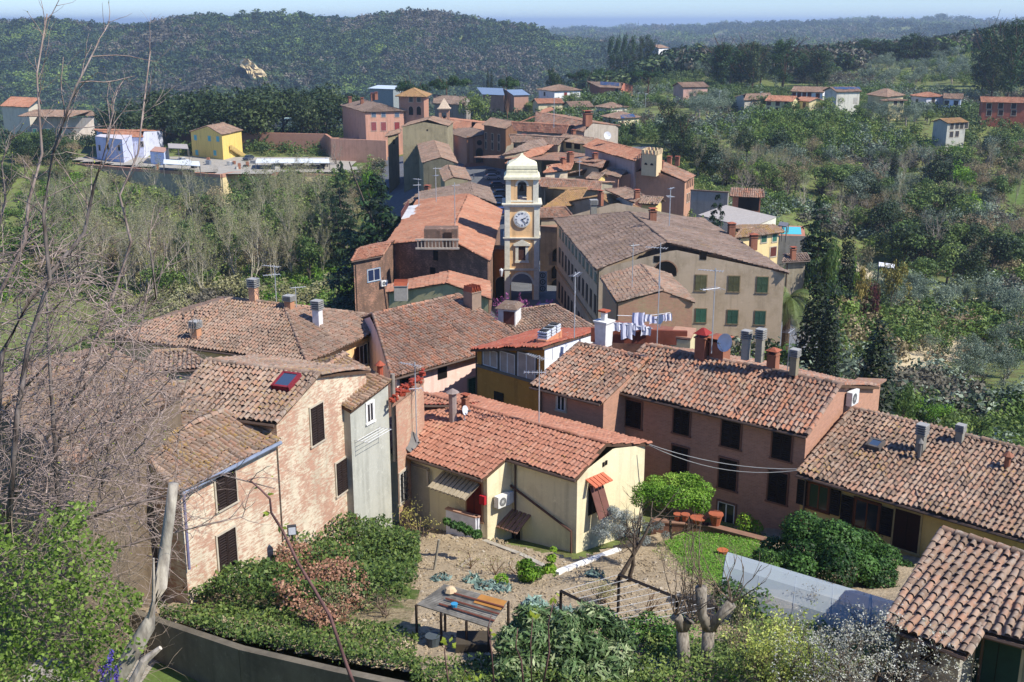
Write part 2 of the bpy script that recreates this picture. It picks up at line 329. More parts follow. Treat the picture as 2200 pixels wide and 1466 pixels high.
def inset(foot,oh):
    P=[np.array(p[:2],float) for p in foot]; n=len(P); area=sum(P[i][0]*P[(i+1)%n][1]-P[(i+1)%n][0]*P[i][1] for i in range(n)); sg=1 if area>0 else -1
    if not hasattr(oh,'__len__'): oh=[oh]*n
    L=[]
    for i in range(n):
        d=_unit(P[(i+1)%n]-P[i]); nr=np.array((-d[1],d[0]))*sg; L.append((P[i]+nr*oh[i],d))
    out=[]
    for i in range(n):
        (p,d),(q,e)=L[i-1],L[i]; M=np.array([[d[0],-e[0]],[d[1],-e[1]]])
        out.append(p+d*np.linalg.solve(M,q-p)[0] if abs(np.linalg.det(M))>1e-6 else q)
    return out
class House: pass
LOG=[]
def dark(h,k=.78): return ''.join('%02x'%int(int(h[i:i+2],16)*k) for i in (0,2,4))
def pw(h): return plaster(h,dark(h),.35)
def make(label,planes,foot,zg,wall,tile,cat='house',name='house',group=None,oh=.45,th=.16,lod=None,slab='5b4636',gutter=0,ridges=(),pw=None,style='coppi',sag=.05,topz=None,roofname='roof',extra_tiles=()):
    """planes: roof polygons (eave edge first), foot: plan corners below the eaves"""
    H=House(); c=np.mean([np.array(p[:2]) for p in foot],0); zt=zg if np.isscalar(zg) else min(zg)
    H.root=empty(name,(c[0],c[1],zt),label,cat,group)
    d=math.hypot(*c); pls=[plane_z(p) for p in planes]; H.pls=pls
    F=inset(foot,oh); n=len(F); H.edges=[(F[i],F[(i+1)%n]) for i in range(n)]; H.zg=zt; mb=MB()
    zf=lambda x,y: (min(zat(p,x,y) for p in pls)-th) if topz is None else topz
    H.zf=zf
    for p,q in H.edges:
        K=24 if len(pls)>1 else 1; pts=[p+(q-p)*i/K for i in range(K+1)]
        tops=[zf(*a) for a in pts]
        poly=[(p[0],p[1],zt)]+[(q[0],q[1],zt)]+[(a[0],a[1],t) for a,t in zip(pts[::-1],tops[::-1])]
        mb.face(poly,wall)
    H.wall=mb.build('wall',H.root)
    seed=abs(hash(label))%10**6 if False else sum(map(ord,label))
    R=RoofMesh(seed)
    if style=='flat':
        for p in planes: R.slab(p,.12,-.02,0)
    else:
        if pw is None: pw=.25 if d<95 else (.3 if d<150 else .36)
        segs=4 if d<75 else (3 if d<150 else 2)
        for p in planes:
            R.slab(p)
            if style=='coppi': R.tiles(p,pw,.38 if d<110 else .5,segs,pw*.36,sag=sag)
            else: R.tiles(p,.24,.42,3,.035,cover=.95,sag=.015,streak=.1)
        for a,b in ridges: R.ridge(a,b,.13 if style=='coppi' else .11)
    H.roof=R.build(roofname,tile,flat(slab),H.root)
    if style!='flat' and d<150 and gutter is not None:
        a,b=np.array(planes[0][0],float),np.array(planes[0][1],float); u=_unit(b-a); nr=np.array((u[1],-u[0],0)); cc=np.mean([np.array(q,float) for q in planes[0]],0); nr=nr if nr@(a-cc)>0 else -nr
        g=MB(); g.tube([a+nr*.07-Z*.1,b+nr*.07-Z*.1],.075,flat('5c4c42',.5),6); g.build('gutter',H.root)
        w0=np.array((*F[0],0)); g=MB(); q=w0+u*.25+nr*.08; g.tube([np.array((q[0],q[1],a[2]-.12)),np.array((q[0],q[1],a[2]-.55)),np.array((q[0],q[1],zt+.3))],.05,flat('5c4c42',.5),5); g.build('downpipe',H.root)
    return H
def pitch_of(A,B,M):
    A,B,M=map(np.array,(A,B,M)); e=_unit((B-A)[:2]); w=(M-A)[:2]; h=w-e*(w@e); return math.degrees(math.atan2(M[2]-A[2],np.linalg.norm(h))),np.linalg.norm(h)
def gab(label,A,B,C,D,ze,zg,wall,tile,zr=None,pitch=17,k=1.0,E=None,F=None,zb=None,verge=True,**kw):
    """gabled: eave A-B (pixels) at ze, ridge end C over B, D over A; back slope mirrored (x k)"""
    a,b=W(*A,ze),W(*B,ze)
    if zr is None:
        lo,hi=ze+.05,ze+6
        for _ in range(50):
            m=(lo+hi)/2; p,_h=pitch_of(a,b,(W(*C,m)+W(*D,m))/2)
            if p<pitch: lo=m
            else: hi=m
        zr=lo
    c,d=W(*C,zr),W(*D,zr); zb=ze if zb is None else zb
    if pitch_of(a,b,(c+d)/2)[1]>20 or pitch is not None and pitch_of(a,b,(c+d)/2)[0]<pitch-3:
        u_=_unit(b-a); n_=np.array((-u_[1],u_[0],0)); n_=n_ if n_[1]>0 else -n_; y_=(a+b)[1]/2
        h_=max(2.5,((A[1]+B[1])/2-(C[1]+D[1])/2)*y_/FPX/(math.tan(math.radians(pitch))+abs(a[2])/a[1])); c,d=b+n_*h_+Z*h_*math.tan(math.radians(pitch)),a+n_*h_+Z*h_*math.tan(math.radians(pitch)); zr=c[2]
    def back(r,e): v=(r-e)*np.array((1,1,0)); return r+v*k+np.array((0,0,(zb-zr)))
    e=W(*E,zb) if E else back(c,b); f=W(*F,zb) if F else back(d,a)
    d=c+(a-b)*(((d-c)@(a-b))/((a-b)@(a-b))) if not np.allclose(d,a) else d; e=f+(c-d)*(((e-f)@(c-d))/((c-d)@(c-d))); pl=[[a,b,c,d],[e,f,d,c]]
    rd=[(d,c)]
    if verge: rd+=[(b,c),(a,d)]
    p,h=pitch_of(a,b,(c+d)/2)
    LOG.append((label[:34],'L%.1f'%np.linalg.norm(b-a),'half%.1f'%h,'pitch%.0f'%p,'zr%.1f'%zr,'y%.0f'%a[1],'angB%.0f'%math.degrees(math.acos(_unit(a-b)@_unit((c-b)*np.array((1,1,0)))))))
    H=make(label,pl,[a,b,e,f],zg,wall,tile,ridges=rd,**kw); H.P=(a,b,c,d,e,f); return H
def hip(label,A,B,E,ze,zg,wall,tile,pitch=18,**kw):
    a,b,e=W(*A,ze),W(*B,ze),W(*E,ze); f=a+e-b; t=math.tan(math.radians(pitch))
    la,lb=np.linalg.norm(b-a),np.linalg.norm(e-b); u,v=_unit(b-a),_unit(e-b); s=min(la,lb)/2; up=Z*s*t
    if la>=lb: r1=a+u*s+v*s+up; r2=b-u*s+v*s+up; pl=[[a,b,r2,r1],[b,e,r2],[e,f,r1,r2],[f,a,r1]]
    else: r1=a+u*s+v*s+up; r2=f+u*s-v*s+up; pl=[[a,b,r1],[b,e,r2,r1],[e,f,r2],[f,a,r1,r2]]
    LOG.append((label[:34],'hip %.1f x %.1f'%(la,lb),'ang%.0f'%math.degrees(math.acos(-(u@v))),'y%.0f'%a[1]))
    rd=[(r1,r2),(a,r1)]+([(b,r2),(e,r2),(f,r1)] if la>=lb else [(b,r1),(e,r2),(f,r2)])
    H=make(label,pl,[a,b,e,f],zg,wall,tile,ridges=rd,**kw); H.P=(a,b,e,f,r1,r2); return H
def shed(label,A,B,C,D,ze,zr,zg,wall,tile,**kw):
    a,b,c,d=W(*A,ze),W(*B,ze),W(*C,zr),W(*D,zr); d=c+(a-b)*(((d-c)@(a-b))/((a-b)@(a-b)))
    p,h=pitch_of(a,b,(c+d)/2); LOG.append((label[:34],'shed L%.1f'%np.linalg.norm(b-a),'w%.1f'%h,'pitch%.0f'%p,'y%.0f'%a[1]))
    H=make(label,[[a,b,c,d]],[a,b,c,d],zg,wall,tile,ridges=kw.pop('ridges',[(b,c),(a,d)]),**kw); H.P=(a,b,c,d); return H
# ---------------- windows and doors on a wall edge
def wallhit(H,ei,px,py):
    p,q=H.edges[ei]; d=_unit(q-p); n=np.array((d[1],-d[0],0)); P=PL(px,py,np.array((p[0],p[1],0)),n)
    if n@P>0: n=-n
    return P,np.array((d[0],d[1],0)),n
def onwall(H,ei,px,py,w,h,kind='c',sh='2c211d',fr='b9ad98',name=None,gl=None):
    """kind: c closed shutters, o open shutters + glass, g glass, d dark opening, a arched, D door, G iron grille, b bare shutter leaf ajar"""
    P,d,n=wallhit(H,ei,px,py); c=P+n*.02
    far=np.linalg.norm(P)>150
    nm=name or ('door' if kind=='D' else 'window'); mb=MB(); hw,hh=w/2,h/2; F=flat(fr); G_=gl or glass()
    f=.09 if not far else .12
    if kind in 'cogGD':
        mb.box(c+Z*(hh+f/2),d*(hw+f),n*.04,Z*f/2,F); mb.box(c-Z*(hh+f/2),d*(hw+f+.04),n*.07,Z*f/2,F)
        for s_ in (-1,1): mb.box(c+d*s_*(hw+f/2),d*f/2,n*.035,Z*hh,F)
    if kind in 'ogG':
        mb.box(c,d*hw,n*.015,Z*hh,G_); fm=flat('d8d4cc') if fr!='5a3320' else flat('6b3a22')
        if not far:
            mb.box(c,d*.035,n*.03,Z*hh,fm); mb.box(c+Z*hh*.98,d*hw,n*.03,Z*.035,fm); mb.box(c-Z*hh*.98,d*hw,n*.03,Z*.035,fm)
            for s_ in (-1,1): mb.box(c+d*s_*(hw-.03),d*.03,n*.03,Z*hh,fm)
        if kind=='G':
            for i in range(6): mb.box(c+d*hw*(-1+2*(i+.5)/6)+n*.1,d*.012,n*.012,Z*hh*1.05,flat('33302e'))
            for i in range(5): mb.box(c+Z*hh*(-1+2*(i+.5)/5)+n*.12,d*hw*1.05,n*.012,Z*.012,flat('33302e'))
    if kind in 'd': mb.box(c,d*hw,n*.02,Z*hh,flat('15120f'))
    if kind=='a':
        A=np.linspace(0,math.pi,11); top=[c+n*.02+d*math.cos(x)*hw+Z*(hh-hw+math.sin(x)*hw) for x in A]
        mb.face([c+n*.02-d*hw-Z*hh,c+n*.02+d*hw-Z*hh]+top,flat('15120f'))
        T_=[c+n*.03+d*math.cos(x)*(hw+.14)+Z*(hh-hw+math.sin(x)*(hw+.14)) for x in A]
        for i in range(10): mb.face([top[i]+n*.02,top[i+1]+n*.02,T_[i+1],T_[i]],F)
    if kind=='D':
        mb.box(c,d*hw,n*.03,Z*hh,flat(sh)); 
        if not far: mb.box(c+n*.03,d*.01,n*.01,Z*hh,flat('120d0b')); 
    if kind=='c' and far: mb.box(c,d*hw,n*.03,Z*hh,flat(sh))
    if not mb.v: mb.box(c,d*hw,n*.01,Z*hh,flat('15120f'))
    if kind=='o' and far:
        for s_ in (-1,1): mb.box(c+d*s_*(hw*1.5+.05),d*hw*.5,n*.03,Z*hh,flat(sh))
    wd=mb.build(nm,H.root)
    if not far and kind in 'co':
        if kind=='c': mbb=None
        for s_ in (-1,1):
            m2=MB(); cc=c+d*s_*hw*.5+n*.045 if kind=='c' else c+d*s_*(hw*1.5+f)+n*.05
            L=hw*.5-.01; m2.box(cc+d*(L-.03),d*.035,n*.022,Z*hh,flat(sh)); m2.box(cc-d*(L-.03),d*.035,n*.022,Z*hh,flat(sh))
            for zz in (-1,0,1): m2.box(cc+Z*zz*(hh-.04),d*L,n*.022,Z*.04,flat(sh))
            k=int(h/.11)
            for i in range(k): m2.box(cc+Z*(hh*(-1+2*(i+.5)/k)),d*(L-.04),n*.008+Z*.03,Z*.012-n*.012,flat(sh))
            m2.box(cc-n*.015,d*L,n*.006,Z*hh,flat('14100e'))
            m2.build('shutter',wd)
    return wd
# ---------------- roof furniture
def chimney(H,px,py,w=.5,h=1.2,kind='brick',pl=0,col='8d5a45',d=None,name='chimney',at=None):
    """stands on roof plane pl at the pixel of its foot"""
    p0,n=H.pls[pl]; P=PL(px,py,p0,n) if at is None else at; mb=MB(); d=d or w
    e=_unit(H.edges[0][1]-H.edges[0][0]); rz=math.atan2(e[1],e[0]); x,y,z=P
    body=plaster('8e5f4a','6a4636',.5) if kind in('brick','hut','tiles') else flat(col)
    if kind=='fan':
        mb.zbox(x,y,z-.4,w,d,h*.65+.4,body,rz)
        for i in range(4): mb.zbox(x,y,z+h*.65+i*h*.09,w*1.35,d*1.35,h*.045,flat('8a8882'),rz); mb.zbox(x,y,z+h*.65+i*h*.09+h*.045,w*.8,d*.8,h*.05,flat('3a3836'),rz)
        mb.zbox(x,y,z+h,w*1.3,d*1.3,.06,flat('9c9a94'),rz)
    elif kind=='brick':
        mb.zbox(x,y,z-.4,w,d,h*.8+.4,body,rz); mb.zbox(x,y,z+h*.8,w*1.25,d*1.25,.08,body,rz); mb.zbox(x,y,z+h*.8+.08,w*.6,d*.6,h*.15,flat('2a2320'),rz); mb.zbox(x,y,z+h*.95+.08,w*1.2,d*1.2,.06,flat('a0583e'),rz)
    elif kind=='hut':
        mb.zbox(x,y,z-.4,w,d,h*.7+.4,body,rz); mb.zbox(x,y,z+h*.7,w*1.15,d*1.15,.06,body,rz)
        for s_ in (-1,1):
            c,s2=math.cos(rz),math.sin(rz); mb.zbox(x+c*s_*w*.42,y+s2*s_*w*.42,z+h*.7+.06,w*.14,d,h*.2,body,rz)
        mb.zbox(x,y,z+h*.9+.06,w*1.35,d*1.35,.16,flat('9a5a42'),rz,.15)
    elif kind=='tiles':
        mb.zbox(x,y,z-.4,w,d,h*.75+.4,flat(col),rz); mb.zbox(x,y,z+h*.75,w*1.12,d*1.12,.06,flat(col),rz); c,s2=math.cos(rz),math.sin(rz)
        for i in range(4):
            o=(i-1.5)*w*.27; q=np.array((x+c*o,y+s2*o,z+h*.75+.06))
            for s_ in(-1,1): mb.box(q+np.array((c*s_*w*.05,s2*s_*w*.05,h*.14)),np.array((c,s2,0))*.015,np.array((-s2,c,0))*d*.5,Z*h*.14+np.array((-c,-s2,0))*s_*w*.06,flat('a8583c'))
    elif kind=='pipe':
        mb.tube([(x,y,z-.3),(x,y,z+h)],w/2,flat(col),8); mb.tube([(x,y,z+h),(x,y,z+h+.02),(x,y,z+h+.22)],[w*.9,w*.85,.02],flat(col),8)
    elif kind=='stone':
        mb.zbox(x,y,z-.5,w,d,h*.55+.5,body,rz,1.15); mb.zbox(x,y,z+h*.55,w*1.35,d*1.35,.1,body,rz); mb.zbox(x,y,z+h*.55+.1,w*.4,d*.4,h*.3,body,rz); mb.zbox(x,y,z+h*.85+.1,w*.75,d*.75,.1,flat('a8583c'),rz)
    elif kind=='cap':
        mb.zbox(x,y,z-.4,w,d,h*.75+.4,body,rz); mb.zbox(x,y,z+h*.75,w*1.2,d*1.2,.07,body,rz)
        for i in(-1,1):
            for j in(-1,1): mb.zbox(x+i*w*.4,y+j*d*.4,z+h*.75+.07,.07,.07,h*.12,body,rz)
        mb.zbox(x,y,z+h*.87+.07,w*1.3,d*1.3,h*.2,flat('8c2f2a'),rz,.2)
    return mb.build(name,H.roof)
def skylight(H,px,py,pl,w=.8,h=1.0,col='7d2a33'):
    p0,n=H.pls[pl]; P=PL(px,py,p0,n); nn=_unit(n); nn=nn if nn[2]>0 else -nn; e=H.edges[0][1]-H.edges[0][0]; u=_unit((e[0],e[1],0)); u=_unit(u-nn*(u@nn)); v=np.cross(nn,u)
    mb=MB(); c=P+nn*.15
    for s_ in(-1,1): mb.box(c+u*s_*w/2,u*.06,v*(h/2+.06),nn*.14,flat(col)); mb.box(c+v*s_*h/2,u*w/2,v*.06,nn*.14,flat(col))
    mb.box(c+nn*.1,u*w/2,v*h/2,nn*.01,glass('3a4a60')); return mb.build('skylight',H.roof)
def antenna(P,h,label,kind='yagi',rz=0,group='television antennas on the roofs',s=1.0):
    """P foot point"""
    r=empty('tv_antenna',P,label,'antenna',group); x,y,z=P; g=flat('b4b6b8',.4,.3); mb=MB(); mb.tube([(x,y,z-.3),(x,y,z+h)],.025*s,g,5); mb.build('mast',r)
    def yagi(zz,rz,L=1.3,n=9,w=.5):
        c=np.array((math.cos(rz),math.sin(rz),0)); e=np.array((-c[1],c[0],0)); m=MB(); o=np.array((x,y,z+zz)); m.tube([o-c*L*.3,o+c*L*.7],.018*s,g,4)
        for i in range(n): q=o+c*L*(-.3+i/(n-1)); ww=w*(1-.5*i/n); m.tube([q-e*ww/2,q+e*ww/2],.011*s,g,3)
        m.build('aerial',r)
    if kind=='yagi': yagi(h*.97,rz); yagi(h*.75,rz+.8,1.1,6,.9)
    elif kind=='grid':
        yagi(h*.95,rz,1.2,8,.6); m=MB(); o=np.array((x,y,z+h*.6))
        for i in range(5): m.tube([o+(0,-.3,-.3+i*.15),o+(0,.3,-.3+i*.15)],.012*s,g,3)
        for i in range(4): m.tube([o+(0,-.3+i*.2,-.3),o+(0,-.3+i*.2,.3)],.012*s,g,3)
        m.build('panel',r)
    elif kind=='single': yagi(h*.95,rz,1.0,5,.8)
    return r
def dish(P,dirv,R,label,col='c9cbcc',mast=.8):
    r=empty('satellite_dish',P,label,'satellite dish'); dv=_unit(dirv); u=_unit(np.cross(dv,Z)); v=np.cross(u,dv); mb=MB(); P=np.array(P); c=P+Z*mast; k=16
    m=flat(col,.45); rings=[(0,-.12),(.5,-.09),(.85,-.03),(1,0)]; pts=[[c+dv*R*o*1.3+(u*math.cos(a)+v*math.sin(a))*R*q for a in np.linspace(0,2*math.pi,k,endpoint=False)] for q,o in rings]
    for i in range(3):
        for j in range(k): mb.face([pts[i][j],pts[i][(j+1)%k],pts[i+1][(j+1)%k],pts[i+1][j]],m); mb.face([p-dv*.02 for p in (pts[i][j],pts[i][(j+1)%k],pts[i+1][(j+1)%k],pts[i+1][j])],m)
    mb.build('reflector',r,True); m2=MB(); m2.tube([P-Z*.2,c-dv*.15],.03,flat('8b8d8f'),5); m2.tube([c-v*R*.9,c+dv*R*.9-v*R*.2],.015,flat('8b8d8f'),4); m2.box(c+dv*R*.9-v*R*.2,u*.04,v*.04,dv*.07,flat('55585a')); m2.build('arm',r); return r
def acunit(H,ei,px,py,label,w=.85,h=.6):
    P,d,n=wallhit(H,ei,px,py); c=P+n*.25; r=empty('air_conditioner',c,label,'air conditioner'); mb=MB(); mb.box(c,d*w/2,n*.16,Z*h/2,flat('d9d8d2',.5)); mb.build('casing',r)
    m=MB(); o=c+n*.165-d*w*.12; R=h*.38; A=np.linspace(0,2*math.pi,17)
    for q,t in ((R,'3c3d3f'),(R*.3,'9a9a98')): m.face([o+n*(.004 if q==R else .01)+(d*math.cos(a)+Z*math.sin(a))*q for a in A[:-1]],flat(t))
    for i in range(5): q=R*(i+1)/5; [m.box(o+n*.012+(d*math.cos(a)+Z*math.sin(a))*q,d*.01,n*.004,Z*.01,flat('c9c8c2')) for a in A[:-1]]
    m.build('fan_grille',r); m=MB()
    for s_ in(-1,1): m.box(c-n*.05+d*s_*w*.35-Z*(h/2+.02),d*.015,n*.22,Z*.02,flat('8b8d8f'))
    m.build('bracket',r); return r
# ================= BUILDINGS
def ZY(px,py,y): return WY(px,py,y)[2]
OLD=tilemat('old',.4,.12); MIX=tilemat('mixed',.35,.1); ORG=tilemat('orange',.15,0.0); GRY=tilemat('grey',.45,.15); NEW=tilemat('new',.05,.05); YEL=tilemat('old',.4,.75); RED=tilemat('red',.1,0.0); YEL=tilemat('old',.4,.5); RUST=tilemat('rust',.3,.3); PALE=tilemat('old',.55,.3)
PBRICK=plaster('c8bca2','aca088',.5,.5,.5)
# --- peeling brick house, left foreground
a1,b1=W(385,1058,-17.1),W(599,948,-17.1); w1n=_unit(np.cross(b1-a1,Z))
def ZW1(px,py): return PL(px,py,a1,w1n)[2]
H1=gab('tall farmhouse with peeling brick and plaster wall and four dark shuttered windows, left foreground',(363,878),(590,910),(684,804),(456,769),ZW1(590,910),-25,PBRICK,PALE,pitch=17,k=1.05,oh=[.3,.12,.2,.2],cat='house',name='brick_house')
onwall(H1,1,680,911,1.0,1.75); onwall(H1,1,733,1024,.95,1.6)
skylight(H1,617,826,0,.8,1.0)
H1b=gab('low wing of the peeling farmhouse with ribbed lichen covered roof and grey gutter',(385,1058),(599,948),(480,882),(262,956),-17.1,-25,PBRICK,tilemat('old',.5,.4),pitch=20,k=1.3,oh=[.12,.05,.1,.1],name='farmhouse_wing',gutter=None)
onwall(H1b,0,484,1047,1.15,1.6); onwall(H1b,0,487,1184,1.05,1.7)
mb=MB(); nrm=w1n if w1n[0]>0 else -w1n
g0,g1=a1+nrm*.1+Z*-.05,b1+nrm*.1-Z*.05; mb.tube([g0,g1],.09,flat('8d95a3',.4,.3),8); mb.build('gutter',H1b.root)
mb=MB(); mb.tube([g0+(b1-a1)*.02,g0+(b1-a1)*.02-nrm*.05-Z*3.2],.06,flat('8a87a8',.4,.3),8); mb.build('downpipe',H1b.root)
nrm=w1n if w1n[0]>0 else -w1n; off=nrm*.35; a2,b2=PL(755,883,a1,w1n),PL(841,817,a1,w1n); zz=a2[2]; hh_=nrm*2.7*np.array((1,1,0)); c2,d2=b2-hh_+Z*1.0,a2-hh_+Z*1.0; e2,f2=b2-hh_*1.9+Z*.1,a2-hh_*1.9+Z*.1
H2=make('narrow grey plastered house with yellow lichen on its roof next to the peeling farmhouse',[[a2,b2,c2,d2],[e2,f2,d2,c2]],[a2,b2,e2,f2],-26,plaster('a8a79a','8a8b80',.6),YEL,oh=[.15,.1,.1,.1],name='plaster_house',ridges=[(d2,c2)],gutter=None)
onwall(H2,0,794,886,.55,.95,'g',fr='e4e2dc')
mb=MB(); q,_d,_n=wallhit(H2,0,838,815); mb.tube([q+_n*.15+Z*.3,q+_n*.15-Z*4.3],.11,flat('8f8579',.6),8); mb.build('downpipe',H2.root)
chimney(H2,817,805,.3,.5,'pipe',0,'9c4f38')
r=empty('clothes_line',wallhit(H2,0,785,945)[0],'wire clothes line bracket fixed under the small white window','clothes line'); mb=MB()
q,d_,n_=wallhit(H2,0,790,930)
for o in (.15,.35,.55,.75): mb.tube([q-d_*1.1+n_*o,q+d_*.9+n_*o],.012,flat('d8d8d8'),4)
for t in (-1.1,.9): mb.tube([q+d_*t,q+d_*t+n_*.8],.014,flat('b0b0b0'),4)
mb.build('wires',r)
# ruinous brick wall piece + annex
zz=ZW1(912,820)-.1
H7=shed('roofless brick house front with broken parapet of red bricks',(843,872),(912,819),(908,806),(846,836),zz,zz+.05,-27,plaster('b09a80','9a8a74',.5,.62),OLD,style='flat',oh=.05,name='ruined_house')
mb=MB(); rr=random.Random(5)
for i in range(70):
    t=rr.random(); p=H7.P[0]*(1-t)+H7.P[1]*t+(H7.P[2]-H7.P[1])*rr.random()*.9+Z*rr.uniform(0,.35); an=rr.uniform(0,3); mb.zbox(*p,.27,.13,.08,flat('9c4430'),an)
tag(mb.build('loose_bricks',H7.root),kind='stuff')
onwall(H7,0,865,1045,.8,1.6,'G')
q,d_,n_=wallhit(H7,0,880,945); dish(q+n_*.1-Z*.5,(.75,-.55,.35),.55,'grey satellite dish on the ruined brick front',mast=.4,col='77736c')
an=antenna(wallhit(H7,0,887,1000)[0]+n_*.25,5.6,'tall television mast fixed to the ruined brick front','yagi',2.6,s=1.3)
q=wallhit(H7,0,880,990)[0]
Pa=PL(882,990,q+n_*.05,n_); 
def boxhouse(label,A,B,C,ze,zg,wall,top,**kw):
    a,b,c=W(*A,ze),W(*B,ze),W(*C,ze); d=a+c-b
    H=make(label,[[a,b,c,d]],[a,b,c,d],zg,wall,top,style='flat',oh=kw.pop('oh',.02),**kw); H.P=(a,b,c,d); return H
za=ZW1(880,995)
H7b=boxhouse('small flat topped concrete annex beside the ruined brick front',(879,994),(921,1007),(948,975),za,-26,plaster('a8a08a','8a8472',.6),plaster('8f8a80','77736a',.6),name='annex',slab='8a7a6a')
onwall(H7b,1,921,1025,.4,.7,'g')
# --- hipped peach house
H3=hip('large peach house with broad hipped tile roof left of centre',(226,722),(661,780),(867,686),-20.5,-32,plaster('dcb884','c8a070',.3),OLD,pitch=17.5,oh=.55,name='peach_house')
for px,py in ((780,763),(822,743)): onwall(H3,1,px,py,1.0,1.5,'o',sh='4a2f26',fr='e0c898')
chimney(H3,683,697,.5,1.6,'fan',1,'d8d2cc'); chimney(H3,546,646,.5,1.5,'fan',0,'c99a78'); chimney(H3,422,726,.5,1.1,'fan',0,'c08c68'); chimney(H3,622,664,.5,.9,'fan',1,'b08060')
# --- pink house
H4=gab('pink house with long ribbed tile roof in the middle',(843,813),(1125,733),(985,633),(770,666),-21.2,-33,plaster('dcbcae','cfae9c',.25),MIX,zr=None,pitch=15,k=.5,oh=.45,name='pink_house')
onwall(H4,0,950,796,.8,1.1,'d',fr='cdb0a4'); onwall(H4,0,1014,832,.75,1.3,'c',sh='3f6b5a'); onwall(H4,0,870,815,.8,1.0,'d',fr='cdb0a4')
chimney(H4,1015,660,.9,1.5,'tiles',0,'8f7a68')
H4b=gab('tile roofed house with small white framed dormer behind the veranda house',(1040,742),(1281,706),(1192,656),(1110,672),ZY(1281,706,78),-34,plaster('b8a890','a09078',.4),OLD,pitch=13,k=.9,oh=.4,name='house_with_dormer')
p0,nn=H4b.pls[0]; P=PL(1095,697,p0,nn); mb=MB(); mb.zbox(P[0],P[1]+.5,P[2]-.3,1.3,1.4,1.5,flat('d0ccc4'),-.3); mb.zbox(P[0]-.05,P[1]-.22,P[2]+.05,.8,.06,.95,flat('5c3a34'),-.3); mb.zbox(P[0],P[1]+.5,P[2]+1.2,1.7,1.8,.3,OLD,-.3,.6); mb.build('dormer',H4b.roof)
# --- ochre house with veranda
fl,fr_=WY(1010,750,65.1),WY(1166,746,61.0); br=WY(1284,709,69.5); pn=np.cross(fr_-fl,br-fl); bl=PL(1150,709,fl,pn)
H5=make('ochre house with glazed veranda under a projecting roof and white side wall',[[br,bl,fl,fr_]],[fl,fr_,br,bl],-28,plaster('a87838','8a6230',.4),tilemat('red',.3,.15),oh=[.45,.12,.1,.3],name='ochre_house')
for px,py,w_,h_ in ((1054,770,1.0,1.05),(1091,780,1.0,1.3),(1132,788,1.15,1.6)): onwall(H5,0,px,py,w_*1.25,h_,'g',fr='5a544c',gl=flat('a8988c',.3))
onwall(H5,0,1072,858,.8,.9,'d',fr='8a8478')
P,d_,n_=wallhit(H5,0,1090,790); zb=WY(1090,800,P[1])[2]; mb=MB(); A_,B_=H5.edges[0]
L=np.linalg.norm(B_-A_); c_=np.array(((A_+B_)[0]/2,(A_+B_)[1]/2,0)); mb.box(c_+n_*.05+Z*(zb-.1),d_*L/2,n_*.06,Z*.08,flat('6b6459')); mb.build('sill_beam',H5.root)
A_,B_=H5.edges[1]; mb=MB(); e_=_unit(B_-A_); nr=np.array((e_[1],-e_[0],0)); pts=[np.array((*(A_+(B_-A_)*t),0))+nr*.03*(1 if nr[0]>0 else -1) for t in (0,1)]
zt=[H5.zf(*(A_+(B_-A_)*t)) for t in (0,1)]; mb.face([pts[0]+Z*-24,pts[1]+Z*-24,pts[1]+Z*zt[1],pts[0]+Z*zt[0]],plaster('d8dadc','b8bcc0',.3)); mb.build('side_wall',H5.root)
p0,nn=H5.pls[0]; P=PL(1180,735,p0,nn); mb=MB(); e_=_unit(br-fr_); 
rz=math.atan2(e_[1],e_[0]); mb.zbox(P[0],P[1],P[2]-.3,2.6,.6,.75,flat('c98a66'),rz)
for i in(-1,0,1):
    q=P+e_*np.array((1,1,0))*i*.8
    for k in range(3): mb.zbox(q[0],q[1],P[2]+.45+k*.17,.62,.62,.1,flat('c8ccd0'),rz); mb.zbox(q[0],q[1],P[2]+.55+k*.17,.45,.45,.08,flat('3a3836'),rz)
mb.build('chimney',H5.roof)
# --- cream house
CRM=plaster('d4c8a4','b8aa88',.35)
ze6=ZY(1238,1029,48.7); za6=W(1240,1030,ze6)
A6,B6,C6,D6=W(1089,984,ze6),W(1238,1029,ze6),None,None
lo,hi=ze6,ze6+5
for _ in range(40):
    m_=(lo+hi)/2; p_,h_=pitch_of(A6,B6,W(1303,953,m_))
    if p_<15: lo=m_
    else: hi=m_
C6=W(1303,953,lo); pn=np.cross(B6-A6,C6-B6)
def o6(px,py): return PL(px,py,A6,pn)
rl_=PL(985,872,A6,pn); u6=_unit(A6-B6); R0=C6+u6*((rl_-C6)@u6)
lowL,lowR=o6(880,990),o6(1046,1032); e6=W(1402,952,ze6+.2); f6=e6+(R0-C6)
lowL=lowR+u6*8.2
H6=make('cream two storey house with new orange interlocking roof tiles in the centre foreground',[[A6,B6,C6,R0+(A6-R0)*0],[e6,f6,R0,C6]],[A6+u6*0,B6,e6,f6],-26,CRM,NEW,oh=[.35,.25,.3,.2],style='marseille',name='cream_house',ridges=[(R0,C6)]) if False else None
